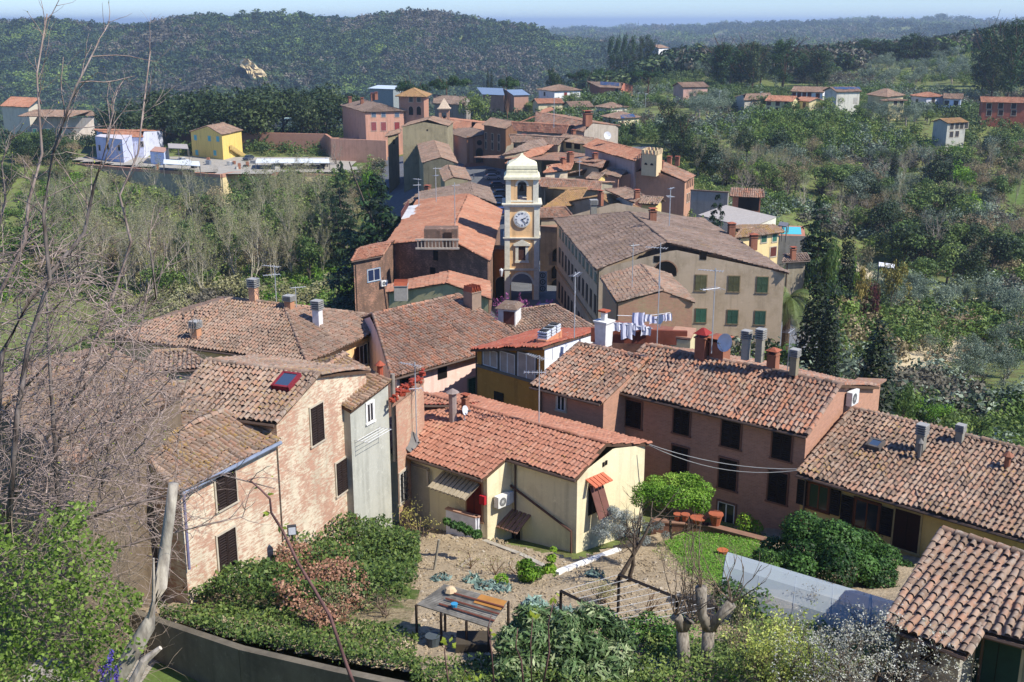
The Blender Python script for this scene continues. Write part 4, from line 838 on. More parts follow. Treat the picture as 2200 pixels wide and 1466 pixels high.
for p,q in ((a_,b_),(b_,c_),(c_,d4),(d4,a_)):
    mb.face([p-Z*4,q-Z*4,q,p],K); e_=q-p; L=np.linalg.norm(e_); rz=math.atan2(e_[1],e_[0])
    for i in range(4): m_=p+e_*(i+.5)/4; mb.zbox(m_[0],m_[1],tz-.05,L/8,.3,.75,K,rz)
mb.face([a_-Z*.2,b_-Z*.2,c_-Z*.2,d4-Z*.2],flat('8a5c48')); tu=mb.build('turret',R1.roof)
mb=MB(); e_=_unit(b_-a_)
for t in (.3,.7):
    c=a_+(b_-a_)*t-Z*2.0+np.array((e_[1],-e_[0],0))*.05
    mb.face([c-e_*.35,c+e_*.35]+[c+e_*.35*math.cos(x)+Z*.4*math.sin(x) for x in np.linspace(.3,2.8,6)],flat('2a1c16'))
mb.build('lunette_window',tu)
for px,py in ((1438,352),(1455,352),(1420,362)): chimney(R1,px,py,.8,1.4,'brick',0)
R2=quick('house with bright orange roof and pinkish grey side wall',(1252,315),(1364,346),(1384,325),(1284,299),232,plaster('b09488','9c8478',.25),ORG,k=.8,name='orange_roofed_house')
r2s=quick('brick fronted house between orange roof and turret house',(1290,372),(1330,382),(1345,368),(1305,360),214,plaster('9a5c40','804a34',.3,.9),OLD,k=.8,name='brick_fronted_house')
# church and left cluster
CH=plaster('a87c58','8a6248',.3,.8)
CHU=gab('brick church with plain pilastered front, round window and broad steps',(1000,297),(960,285),(1000,271),(1030,287),ZY(1000,297,314),-44,CH,GRY,F=(1058,296),E=(1020,270),zb=ZY(1000,297,314),pitch=18,oh=[.3,.3,.2,.2],name='church',cat='church',zr=None)
onwall(CHU,3,1030,338,2.0,5.0,'a',fr='7d6a5a',sh='2a1c18'); P,d_,n_=wallhit(CHU,3,1030,307); m=MB(); m.face([P+n_*.05+d_*math.cos(t)*.75+Z*math.sin(t)*.75 for t in np.linspace(0,6.28,17)[:-1]],flat('1c1614')); m.build('round_window',CHU.root)
for px in (1006,1019,1041,1053):
    P,d_,n_=wallhit(CHU,3,px,325); m=MB(); m.box(P+n_*.1+Z*.5,d_*.35,n_*.15,Z*3.6,plaster('96684a','80583f',.3)); m.build('pilaster',CHU.root)
P,d_,n_=wallhit(CHU,3,1028,352); m=MB()
for i in range(5): m.box(P+n_*(2.2-.35*i)+Z*(-.6+.16*i),d_*(4.5-.3*i),n_*(1.2-.1*i),Z*.3,flat('a06a52'))
m.build('steps',CHU.root)
bt=WY(955,275,322); 
def turretbell():
    r=empty('bell_turret',bt,'slender brick bell turret with pale pyramid spire beside the church','bell tower'); x,y,z=bt; zt=ZY(955,234,322); za=ZY(955,213,322); m=MB(); w_=1.45
    zo=z+(zt-z)*.35
    m.zbox(x,y,z-8,w_*2,w_*2,8+(zo-z),CH)
    for i in(-1,1):
        for j in(-1,1): m.zbox(x+i*w_*.75,y+j*w_*.75,zo,w_*.5,w_*.5,zt-zo,CH)
    m.zbox(x,y,zt-1.0,w_*2-.02,w_*2-.02,1.0,CH); m.build('wall',r); m=MB(); m.zbox(x,y,zt,w_*2.6,w_*2.6,.25,flat('c0aa90')); m.zbox(x,y,zt+.25,w_*2.2,w_*2.2,za-zt,flat('c4ae94'),0,.02); m.build('spire',r)
    m=MB(); m.tube([(x,y,zo+1.6),(x,y,zo+1.2),(x,y,zo+.8)],[.1,.35,.5],flat('3c3428'),10); m.build('bell',r)
turretbell()
SG=plaster('8c8266','6e6650',.6)
L_=[
 gab('tall windowless grey plaster house left of the church',(862,273),(862+20,262),(930,250),(922,257),ZY(862,273,282),-46,SG,OLD,F=(963,271),E=(968,262),zb=ZY(862,273,282),pitch=12,oh=.25,name='windowless_house'),
 quick('small pale house with one window in the shade of the windowless house',(827,294),(860,286),(862,278),(832,284),286,SG,OLD,zg=-46,name='small_pale_house'),
 gab('steep sided house with two toned roof below the church square',(907,350),(897,311),(932,302),(948,338),ZY(907,350,246),-47,SG,OLD,F=(984,352),E=(968,312),zb=ZY(907,350,246),pitch=16,oh=.25,name='two_toned_roof_house'),
 gab('little hipped house nearest the parking square',(953,390),(944,365),(962,355),(986,380),ZY(953,390,222),-46,SG,OLD,F=(1013,388),E=(992,362),zb=ZY(953,390,222),pitch=15,oh=.25,name='little_square_house'),
 quick('reddish parish house roof behind the bell turret',(968,276),(1012,281),(1012,262),(968,250),335,CH,ORG,zg=-44,name='parish_house'),
]
onwall(L_[1],0,846,305,1.2,1.2,'d'); 
for i in range(4): onwall(L_[0],3,900+i*9,278+i,0.4,0.4,'d',fr='8c8266') if i==2 else None
MAN=hip('large rose plastered mansion with long tile roof and wine red shutters',(731,226),(782,241),(872,239),ZY(782,241,345),-46,plaster('c09078','a87c66',.3),GRY,pitch=17,oh=.5,name='mansion')
for px,c_ in ((803,'8a4a4a'),(824,'8a4a4a'),(853,'8a3a3a')): onwall(MAN,1,px,272,1.6,2.6,'c',sh=c_); onwall(MAN,1,px,247,1.3,1.3,'c',sh='5c6a78')
for px,py in ((752,222),(778,224),(800,214),(808,212)): chimney(MAN,px,py,1.0,2.0,'brick',0)
def belv():
    ze=ZY(886,206,352); H=hip('square belvedere tower with yellow lichen pyramid roof and arched windows',(849,207),(916,209),(928,203),ze,-46,plaster('a87458','8c604a',.3,.7),RUST,pitch=22,oh=1.0,name='belvedere_tower',cat='tower')
    for px in (883,900): onwall(H,0,px,238,1.5,2.6,'a',fr='c09a80'); onwall(H,0,px,214,1.3,1.5,'g')
belv()
# walls and houses of the left terrace
YH=gab('yellow two storey house with turquoise shutters and outside stair on the left terrace',(477,290),(522,280),(481,264),(440,271),ZY(477,290,345),-46,plaster('d4b868','c0a458',.2),OLD,pitch=18,oh=.4,k=1,name='terrace_villa')
for px,py in ((420,296),(450,298),(468,299),(423,328),(462,329)): onwall(YH,3,px,py,1.3,1.5,'c',sh='5fb0b0')
m=MB(); a_,b_=wallhit(YH,0,492,312)[0],wallhit(YH,0,524,334)[0]; n_=wallhit(YH,0,500,320)[2]
for i in range(12): p=a_+(b_-a_)*i/11; m.zbox(p[0]+n_[0]*.7,p[1]+n_[1]*.7,p[2]-1.4,.7,.9,1.4,flat('cbb070'))
m.build('outside_stair',YH.root)
WH=gab('white and lavender villa with balcony and orange roof on the left terrace',(262,294),(308,295),(300,282),(232,275),ZY(262,294,352),-46,pw('c8cad8'),ORG,pitch=15,oh=.3,k=1.1,name='white_villa')
WH2=boxhouse('lower lavender wing with flat roof terrace beside the white villa',(204,293),(262,300),(285,290),ZY(204,293,348),-46,pw('bcc0d4'),flat('c8c0c0'),name='villa_wing')
WH3=boxhouse('small blue white outbuilding beside the white villa',(322,325),(352,328),(362,318),ZY(322,325,336),-46,flat('c4d0e8'),flat('b08a78'),name='outbuilding')
WH4=quick('white villa rear wing with second orange roof',(300,290),(328,288),(318,278),(295,279),358,flat('dcdce8'),ORG,zg=-46,name='rear_wing')
for px,py in ((214,318),(232,316),(256,318),(305,310)): onwall(WH2 if px<262 else WH,0,px,py,1.0,1.6,'g')
FL=[quick('far left house with plain orange roof',(0,228),(62,231),(84,211),(15,209),425,plaster('c8bca4','b0a48c',.3),ORG,zg=-48,name='orange_roof_farm',k=.8),
 quick('long pale farm building with grey roof at far left',(38,250),(150,252),(196,238),(60,238),398,plaster('c4b8a8','a4907c',.4),OLD,zg=-50,name='farm_building',k=.8)]
for i in range(3): onwall(FL[1],0,75+i*28,282,1.5,1.7,'c',sh='4a8070')
def wallrun(label,pts,zt,zb,th,mat,rim=None,name='retaining_wall',cat='wall',rimw=.5,rimh=.9):
    """pts pixels of the top line, zt height(s)"""
    P=[W(px,py,z) for (px,py),z in zip(pts,zt if hasattr(zt,'__len__') else [zt]*len(pts))]; r=empty(name,(P[0][0],P[0][1],zb),label,cat); m=MB(); m2=MB()
    for p,q in zip(P,P[1:]):
        d=_unit((q-p)*np.array((1,1,0))); n=np.array((-d[1],d[0],0))*th/2; 
        o=[np.array((*p[:2],zb)),np.array((*q[:2],zb))]
        for s_ in (-1,1): m.face([o[0]+n*s_,o[1]+n*s_,q+n*s_,p+n*s_],mat)
        m.face([p-n,q-n,q+n,p+n],mat); m.face([o[0]-n,o[0]+n,p+n,p-n],mat); m.face([o[1]-n,o[1]+n,q+n,q-n],mat)
        if rim:
            e=d*th*.5; m2.box((p+q)/2-Z*rimh/2+Z*.05,(q-p)/2+e*.3,n*1.25,Z*rimh/2,rim)
    m.build('wall',r); 
    if rim: m2.build('coping',r)
    return r,P
RW=plaster('a89c80','7d745e',.6); RWY=plaster('cbb98c','a89870',.5); BRW=plaster('8a4a3a','703c30',.3,.97)
wallrun('long grey retaining wall with red brick parapet under the left terrace',[(148,350),(268,360),(475,375)],[ZY(148,350,346),ZY(268,360,328),ZY(475,375,312)],-52,.8,RW,BRW)
wallrun('pale yellow retaining wall with red brick parapet below the yellow villa',[(475,375),(500,370),(765,372)],[ZY(475,375,312),ZY(475,375,312),ZY(765,372,318)],-50,.8,RWY,BRW)
wallrun('long dark red brick wall of the park behind the yellow villa',[(520,284),(700,288),(712,296),(832,296)],[ZY(520,284,372)]*4,-46,.8,BRW)
wallrun('dark park wall in the shade of the oaks',[(320,284),(430,290),(520,292)],[ZY(430,290,378)]*3,-46,.8,plaster('5c4438','483630',.3))
wallrun('rose garden wall with window below the mansion',[(712,298),(830,302)],[ZY(712,298,345)]*2,-46,.8,plaster('b88c74','a07860',.4))
def canopy(label,A,B,C,y,h,col='d4d8d8',name='canopy'):
    z=ZY(*A,y); a,b,c=W(*A,z),W(*B,z),W(*C,z); d=a+c-b; r=empty(name,(*a[:2],z-h),label,'shed'); m=MB()
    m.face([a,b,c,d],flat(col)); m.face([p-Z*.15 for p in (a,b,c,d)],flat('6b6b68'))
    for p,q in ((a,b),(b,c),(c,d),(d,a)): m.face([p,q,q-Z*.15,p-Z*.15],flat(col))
    m.build('roof',r); 
    for p in (a,b,c,d,(a+b)/2,(c+d)/2): m2=MB(); m2.tube([p-Z*.1,p-Z*(h+.5)],.1,flat('6b6862'),5); m2.build('post',r)
    return r
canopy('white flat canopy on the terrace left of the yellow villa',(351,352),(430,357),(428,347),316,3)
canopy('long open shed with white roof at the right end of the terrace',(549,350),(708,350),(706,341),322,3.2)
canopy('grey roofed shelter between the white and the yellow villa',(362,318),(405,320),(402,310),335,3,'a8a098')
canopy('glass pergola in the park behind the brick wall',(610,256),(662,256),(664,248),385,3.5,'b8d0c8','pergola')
# houses beyond and on the right
cream='cdbf98'; white='d8d6d0'
def villa(lb,A,B,E,y,wall,tile,zg,win=(),pitch=17,**kw):
    H=hip(lb,A,B,E,ZY(*B,y),zg,wall,tile,pitch=pitch,oh=.6,**kw)
    for ei,px,py,c_ in win: onwall(H,ei,px,py,1.3,1.5,'c',sh=c_)
    return H
def vg(lb,A,B,C,D,y,wall,tile,zg,win=(),pitch=17,**kw):
    H=gab(lb,A,B,C,D,ZY(*B,y),zg,wall,tile,pitch=pitch,oh=.5,**kw)
    for px,py,c_ in win: onwall(H,0,px,py,1.4,1.7,'c',sh=c_)
    return H
VL=[
 villa('white hipped villa above the far end of the village',(1153,192),(1190,196),(1251,194),455,pw(white),OLD,-42,[(0,1170,202,'3a3030'),(1,1215,203,'7a2a2a'),(1,1240,206,'c8c4bc')],name='white_hipped_villa'),
 vg('low pale yellow house right of the umbrella pine',(1155,223),(1212,222),(1200,212),(1145,213),430,pw(cream),ORG,-42,[(1180,232,'8a7a60')],name='pale_yellow_house'),
 vg('pale yellow bungalow next to the low yellow house',(1226,231),(1276,230),(1262,218),(1216,219),415,pw('c8b888'),OLD,-42,[(1240,240,'6b5a48'),(1258,240,'6b5a48')],name='bungalow'),
 villa('beige hipped villa with dark windows above the orange roofed house',(1276,229),(1310,233),(1352,230),392,pw('c4bca8'),OLD,-42,[(0,1286,241,'4a4540'),(1,1340,243,'4a4540')],name='beige_villa'),
 villa('cream hipped villa with solar panels and brown door at the village edge',(1290,250),(1328,256),(1378,252),365,pw(cream),OLD,-44,[(1,1338,266,'6b5a48'),(1,1366,266,'6b5a48'),(1,1338,282,'7a4030'),(1,1352,282,'7a3424')],name='solar_villa'),
 vg('brick modern villa with dark solar roof under the pines',(1288,188),(1336,190),(1334,178),(1276,174),470,plaster('a86a54','905a46',.3),tilemat('grey',0,0),-38,[(1325,194,'2c2826')],name='modern_villa',pitch=14),
 vg('pinkish villa with deep porch behind the red fence',(1467,188),(1524,187),(1522,177),(1467,178),450,pw('b89484'),OLD,-36,[(1485,205,'4a3a34'),(1505,205,'4a3a34')],name='porch_villa'),
 vg('grey stone farmhouse below the small bell gable',(1598,216),(1660,213),(1654,200),(1588,201),405,pw('a8a294'),OLD,-38,[(1620,222,'5c5448'),(1640,222,'5c5448')],name='stone_farmhouse'),
 vg('yellow row house with balconies right of the stone farmhouse',(1643,217),(1703,219),(1712,208),(1650,205),375,pw('c6ba88'),ORG,-36,[(1652,221,'5a4438'),(1671,222,'5a4438'),(1690,223,'5a4438'),(1652,236,'4a3a30'),(1671,237,'4a3a30')],name='yellow_row_house'),
 vg('small yellow end house beside the row house',(1704,216),(1738,219),(1732,210),(1708,208),378,pw('c2b488'),ORG,-36,[(1728,226,'5a4438')],name='yellow_end_house'),
 vg('white terrace house with red shutters and dark ridge',(1698,197),(1770,199),(1762,188),(1694,186),420,pw(white),OLD,-36,[(1706,204,'5c2a2a'),(1717,204,'5c2a2a'),(1728,204,'5c2a2a'),(1739,204,'5c2a2a'),(1757,206,'6a2a2a')],name='white_terrace_house'),
 vg('tall pale house with blue solar panel roof',(1797,198),(1852,197),(1846,188),(1789,187),395,pw('c0bcae'),tilemat('old',.2,0),-37,[(1806,216,'a8a49a'),(1838,216,'a8a49a')],name='pale_solar_house'),
 villa('beige apartment house with low hipped roof at the right',(1861,203),(1905,209),(1945,205),395,pw('b4aa84'),OLD,-37,[(1,1925,215,'8a8068')],name='apartment_house'),
 villa('bright yellow villa with wide window in front of the beige apartment house',(1890,216),(1910,217),(1951,216),370,pw('ccbe8c'),OLD,-37,[(1,1924,221,'3f3a36'),(1,1937,221,'3f3a36'),(1,1930,236,'3f3a36')],name='bright_yellow_villa'),
 villa('white house with orange hipped roof and long side',(1954,205),(1990,209),(2034,208),400,pw('ccccd0'),ORG,-37,[(0,1970,218,'4a4a48'),(1,2005,216,'3a3434'),(1,2005,232,'3a3434')],name='white_orange_house'),
 vg('white house with tidy square windows next to the orange hipped roof',(2026,212),(2068,213),(2066,202),(2020,202),395,pw('cfd4dc'),OLD,-37,[(2034,222,'3f3a36'),(2054,222,'3f3a36'),(2034,237,'6b6458'),(2054,236,'3f3a36')],name='white_square_house'),
 vg('brick red apartment block with orange roof at the right edge',(2108,220),(2215,222),(2215,210),(2125,209),360,pw('9c5844'),ORG,-42,[(2125,228,'2c1c18'),(2150,228,'2c1c18'),(2178,228,'2c1c18'),(2125,243,'2c1c18'),(2150,243,'2c1c18'),(2178,243,'2c1c18')],name='red_apartment_block'),
 vg('abandoned grey house with moss brown roof in the scrub',(2036,265),(2081,263),(2066,254),(2022,255),335,pw('aaa89a'),tilemat('rust',0,0.2),-46,[(2045,272,'3c3a38'),(2056,271,'3c3a38'),(2066,271,'3c3a38'),(2076,270,'3c3a38'),(2044,289,'3c3a38'),(2056,288,'3c3a38')],name='abandoned_house'),
 vg('white farmhouse on the cypress hill',(1416,104),(1438,103),(1432,96),(1410,98),760,pw(white),OLD,-30,name='hill_farmhouse'),
 vg('grey industrial hall with pale roof beyond the mansion',(790,190),(845,192),(842,185),(775,183),480,flat('8a908c'),flat('b8c4cc'),-44,name='industrial_hall',style='flat',pitch=8),
 vg('brick hall with blue solar roof left of the umbrella pine',(1036,203),(1085,205),(1080,190),(1035,187),440,pw('a07c68'),flat('74869c'),-44,name='solar_hall',style='flat',pitch=12),
 vg('brick shed with blue solar roof right of the umbrella pine',(1103,205),(1139,204),(1130,192),(1100,194),440,pw('a07c68'),flat('74869c'),-44,name='solar_shed',style='flat',pitch=12),
 vg('dark roofed house behind the bell turret under the pines',(930,222),(1000,226),(1000,208),(940,204),400,pw('8c8276'),GRY,-44,name='dark_roofed_house'),
]
def panels(H,pl,pts,label='solar_panel',col='34445f'):
    p0,n=H.pls[pl]; P=[PL(x,y,p0,n)+Z*.15 for x,y in pts]; m=MB(); m.face(P,glass(col)); return m.build(label,H.roof)
for h,pts in ((VL[4],((1335,256),(1366,252),(1360,246),(1332,248))),(VL[11],((1795,193),(1850,193),(1846,188),(1790,188))),(VL[5],((1290,183),(1330,186),(1330,179),(1290,176)))):
    panels(h,1 if h is VL[4] else 0,pts)
# pool terrace
YP=vg('yellow house with lichen roof in front of the swimming pool',(1577,513),(1686,499),(1663,484),(1571,488),152,plaster('d4bc88','c0a878',.25),YEL,-42,name='pool_house',k=1.0)
onwall(YP,0,1641,514,1.0,.9,'c',sh='3a5a48'); onwall(YP,0,1664,510,.8,1.2,'c',sh='3a6a5a'); onwall(YP,0,1661,541,1.1,1.3,'c',sh='5c3028'); onwall(YP,0,1584,522,.9,1.2,'c',sh='3a6a5a')
PT=boxhouse('white terrace block with pink floor above the yellow pool house',(1500,462),(1610,490),(1668,466),ZY(1610,490,168),-42,flat('cfc8b4'),flat('a8a096'),name='terrace_block')
SH=shed('tiled garden loggia with round brick columns above the terrace',(1568,422),(1641,425),(1640,407),(1570,406),ZY(1568,422,190),ZY(1568,422,190)+1.2,-42,plaster('a06a54','885844',.3),MIX,name='garden_loggia'); onwall(SH,0,1600,438,2.2,2.4,'d'); onwall(SH,0,1618,438,2,2.4,'d')
wallrun('grey garden wall with arches and tile coping behind the lawn',[(1485,408),(1565,413)],[ZY(1485,408,200)]*2,-42,.5,plaster('9a9488','807a6e',.5),MIX,name='garden_wall',rimh=.2)
pz=ZY(1700,495,176); q=[W(*p,pz) for p in ((1676,503),(1722,504),(1720,488),(1680,487))]; rp=empty('swimming_pool',np.mean(q,0),'turquoise swimming pool with terracotta edge','swimming pool'); m=MB(); m.face(q,glass('3fb8b0')); m.build('water',rp)
m=MB(); mm_=np.mean(q,0)
o=[mm_+(p-mm_)*1.35-Z*.03 for p in q]; m.face(o,flat('b07a60')); m.face([p-Z*6 for p in o],flat('b07a60'))
for i in range(4): m.face([o[i],o[(i+1)%4],o[(i+1)%4]-Z*6,o[i]-Z*6],plaster('8a867c','6b675e',.5))
m.build('pool_deck',rp)
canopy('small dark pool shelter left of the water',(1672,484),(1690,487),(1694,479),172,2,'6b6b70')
SB=quick('low stone barn with stub chimney behind the palm tree',(1680,563),(1740,560),(1733,545),(1682,545),140,GB,GRY,zg=-42,name='stone_barn'); chimney(SB,1703,556,.6,1.5,'brick',0)
# ================= TERRAIN
def terrain():
    ss=np.concatenate([np.linspace(-1.8,-.66,16),np.linspace(-.62,.62,260),np.linspace(.66,1.8,16)]); yy=np.concatenate([np.linspace(0,60,30),np.geomspace(62,29000,420)])
    Sg,Yg=np.meshgrid(ss,yy); X=Sg*np.maximum(Yg,12); Zg=T(X,Yg); V=np.stack([X,Yg,Zg],-1).reshape(-1,3); n,m=Sg.shape
    i=np.arange(n-1)[:,None]*m+np.arange(m-1)[None]; F=np.stack([i,i+1,i+1+m,i+m],-1).reshape(-1,4)
    o=link('terrain',npmesh('terrain',V,F,[ground('terrain')],smooth=True)); o['kind']='structure'
terrain()
def sheet(name,pts,mat,kind='structure',dz=.06,zf=None,step=1.2,amp=0):
    """ground sheet over the polygon of world points; follows terrain unless zf given"""
    P=[np.array(p[:2]) for p in pts]; x0,y0=np.min(P,0); x1,y1=np.max(P,0)
    gx=np.arange(x0,x1+step,step); gy=np.arange(y0,y1+step,step); X,Y=np.meshgrid(gx,gy); f=zf or T; Zv=f(X,Y)+dz
    if amp: Zv=Zv+amp*np.random.default_rng(3).normal(0,1,X.shape)
    V=np.stack([X,Y,Zv],-1).reshape(-1,3); n,m=X.shape; i=(np.arange(n-1)[:,None]*m+np.arange(m-1)[None]); F=np.stack([i,i+1,i+1+m,i+m],-1).reshape(-1,4)
    cx=(X[:-1,:-1]+step/2).ravel(); cy=(Y[:-1,:-1]+step/2).ravel(); F=F[inpoly(cx,cy,P)]
    o=link(name,npmesh(name,V,F,[mat],smooth=True)); o['kind']=kind; return o
# garden terrace
def gz(x,y): return -21.3-(np.asarray(y)-36)*.235+0*np.asarray(x)
def GP(px,py):  # pixel on garden plane
    d=ray(px,py); ys=np.linspace(20,60,4000); k=ys/d[1]; h=d[2]*k-gz(0,ys); q=np.nonzero(h<=0)[0]; return d*k[q[0] if len(q) else -1]
gpts=[GP(*p) for p in ((300,1312),(520,1380),(720,1420),(900,1450),(1100,1640),(2150,1600),(2100,1300),(1960,1180),(1640,1130),(1400,1150),(1240,1203),(1050,1165),(960,1120),(840,1120),(700,1160),(500,1270),(380,1300))]
sheet('garden_soil',gpts,ground('soil'),zf=gz,step=.35,amp=.035)
sheet('garden_lawn',[GP(*p) for p in ((1440,1180),(1500,1140),(1600,1150),(1640,1200),(1610,1260),(1500,1230))],ground('grass'),zf=gz,dz=.14,step=.4)
sheet('ivy_bank_litter',[GP(*p) for p in ((350,1320),(520,1260),(760,1170),(900,1180),(890,1300),(900,1446),(720,1418),(520,1378))],ground('litter'),zf=gz,dz=.13,step=.4,amp=.04)
# retaining wall along the lower edge of the garden
wallrun('low concrete retaining wall holding up the ivy bank',[(255,1300),(350,1335),(520,1392),(720,1438),(900,1476)],[GP(x,y)[2]+.42 for x,y in ((255,1300),(350,1335),(520,1392),(720,1438),(900,1476))],-24.5,.3,plaster('6e6656','4c463c',.6))
sheet('grass_strip',[G(*p,y0=15) for p in ((300,1500),(330,1440),(420,1405),(700,1470),(720,1560),(300,1560))],ground('grass'),dz=.08,step=.5)
sheet('footpath',[G(*p,y0=15) for p in ((40,1470),(150,1360),(250,1320),(400,1410),(330,1440),(250,1560),(0,1560))],ground('paving'),dz=.06,step=.5)
# kerb-like low wall between garden and cream house
wallrun('low crumbling garden border wall below the cream house',[(1040,1160),(1120,1190),(1195,1228)],[GP(*p)[2]+.25 for p in ((1040,1160),(1120,1190),(1195,1228))],-25.5,.25,plaster('b0a898','8a8272',.6),name='border_wall')
wallrun('whitewashed low wall at the foot of the cream house',[(1195,1228),(1270,1200),(1330,1178)],[GP(*p)[2]+.35 for p in ((1195,1228),(1270,1200),(1330,1178))],-25.5,.3,plaster('d0cec8','aaa69c',.4),name='border_wall')
# streets
def strip(name,cl,wd,mat,dz=.12):
    """road sheet from centre line pixels on terrain"""
    P=[G(*p) if len(p)==2 else WY(*p) for p in cl]; V=[];
    for i,p in enumerate(P):
        d=_unit((P[min(i+1,len(P)-1)]-P[max(i-1,0)])*np.array((1,1,0))); n=np.array((-d[1],d[0],0))
        for s_ in(-1,1): q=p+n*wd/2*s_; V.append((q[0],q[1],float(T(q[0],q[1]))+dz))
    F=[[2*i,2*i+1,2*i+3,2*i+2] for i in range(len(P)-1)]; o=link(name,npmesh(name,V,F,[mat])); o['kind']='structure'
vil=[(-30,118),(40,118),(40,330),(-40,345),(-30,250),(-14,200)]
sheet('village_street',[np.array(p) for p in vil],ground('asphalt'),dz=.25,step=3)
strip('country_lane',[(2200,648),(2150,640),(2100,648)],3,ground('dirt'))
sheet('olive_terrace_soil',[G(*p) for p in ((1840,860),(1870,760),(2010,700),(2200,720),(2200,760),(2060,760),(2000,840),(1900,930))],ground('dirt'),dz=.15,step=2)
sheet('parking_clearing',[G(*p) for p in ((1780,560),(1830,560),(1960,620),(1900,640),(1800,610))],ground('dirt'),dz=.3,step=2)
sheet('terrace_yard',[WY(150,360,346),WY(480,372,313),WY(765,372,319),WY(770,300,350),WY(160,290,360)],ground('paving'),dz=.15,step=4,zf=lambda x,y: ZY(480,368,320)+0*x)
for i,p in enumerate((((1490,285),(1560,250),(1640,235),(1560,280)),((1560,350),(1600,320),(1660,340),(1610,380)),((2170,470),(2160,420),(2200,380),(2200,470)),((80,600),(60,450),(280,450),(280,560),(180,640)),((700,350),(810,350),(850,420),(700,420)))):
    sheet('meadow',[G(*q) for q in p],ground('grass'),dz=.2,step=1.2)
# eroded cliff on the wooded hill
def cliff():
    c=G(542,150,500); y=c[1]*.95; r=np.random.default_rng(4); m=MB(); O=[(514,130),(522,124),(532,126),(538,134),(546,137),(552,146),(562,148),(571,158),(569,166),(560,167),(556,176),(551,183),(545,176),(538,168),(531,158),(527,148),(518,142)]; cx,cy=541,152; R=[[WY(cx+(px-cx)*t*(1+r.normal(0,.05)),cy+(py-cy)*t*(1+r.normal(0,.05)),y+14*(1-t)*0-(py<cy)*-6+r.normal(0,2.2)) for px,py in O] for t in (1,.8,.6,.4,.2)]; n=len(O)
    for i in range(4):
        for j in range(n): k=(j+1)%n; m.face([R[i][j],R[i][k],R[i+1][k]],ground('cliff')); m.face([R[i][j],R[i+1][k],R[i+1][j]],ground('cliff'))
    m.face(R[4],ground('cliff'))
    for j in range(n): k=(j+1)%n; q=np.array((0,22,-6)); m.face([R[0][j],R[0][k],R[0][k]+q,R[0][j]+q],ground('cliff'))
    o=m.build('cliff'); o['kind']='structure'
cliff()
# ================= VEGETATION
def leafquads(C,Nn,size,rng,asp=.55,tint=None):
    """diamond leaves at centres C facing roughly Nn"""
    n=len(C); r=rng.normal(0,1,(n,3)); nn=Nn+r*.55; nn/=np.linalg.norm(nn,axis=1)[:,None]+1e-9
    t=np.cross(nn,rng.normal(0,1,(n,3))); t/=np.linalg.norm(t,axis=1)[:,None]+1e-9; b=np.cross(nn,t); s=(size*rng.uniform(.6,1.3,n))[:,None]
    V=np.stack([C-t*s,C-b*s*asp,C+t*s,C+b*s*asp],1); t_=rng.random(n)*.8+.1 if tint is None else tint
    return V.reshape(-1,3),np.repeat(t_,4)
def quadidx(n): return np.arange(n*4).reshape(-1,4)
def lobes(rng,K,fn): return [fn(rng) for _ in range(K)]
def crown(seed,n,lob,size,inner=.35,asp=.55,up=.25,low=-.9,wp=1.8):
    """lob: list of (cx,cy,cz,rx,rz) clumps; leaves sit on and inside the clump surfaces"""
    rng=np.random.default_rng(seed); L=np.array(lob); w=L[:,3]**wp; k=rng.choice(len(L),n,p=w/w.sum()); d=rng.normal(0,1,(n,3)); d/=np.linalg.norm(d,axis=1)[:,None]; d[:,2]=np.where(d[:,2]<low,-d[:,2],d[:,2])
    rad=1-inner*rng.random(n)**1.5+rng.normal(0,.05,n); C=L[k,:3]+d*np.stack([L[k,3],L[k,3],L[k,4]],1)*rad[:,None]
    # per clump tone so that clumps read lighter or darker leaf growth
    tone=np.clip(.5+rng.normal(0,.16,len(L))[k]+rng.normal(0,.18,n),0,1)
    nn=d+np.array((0,0,up)); V,t=leafquads(C,nn,size,rng,asp,tone); return V,t
def mk(name,V,t,mat): return npmesh(name,V,quadidx(len(V)//4),[mat],t)
def tubes(segs,k=3):
    """segs: (p0,p1,r0,r1) arrays -> prism quads"""
    P0=np.array([s[0] for s in segs]); P1=np.array([s[1] for s in segs]); R0=np.array([s[2] for s in segs]); R1=np.array([s[3] for s in segs]); d=P1-P0; d/=np.linalg.norm(d,axis=1)[:,None]+1e-9
    u=np.cross(d,np.where(np.abs(d[:,2:3])<.9,[[0,0,1.]],[[1.,0,0]])); u/=np.linalg.norm(u,axis=1)[:,None]+1e-9; v=np.cross(d,u); A=np.arange(k)*2*np.pi/k
    c=np.cos(A)[None,:,None]; s_=np.sin(A)[None,:,None]; ring=u[:,None]*c+v[:,None]*s_
    V=np.concatenate([P0[:,None]+ring*R0[:,None,None],P1[:,None]+ring*R1[:,None,None]],1).reshape(-1,3); n=len(segs)
    f=np.array([[j,(j+1)%k,k+(j+1)%k,k+j] for j in range(k)]); return V,(np.arange(n)[:,None,None]*2*k+f[None]).reshape(-1,4)
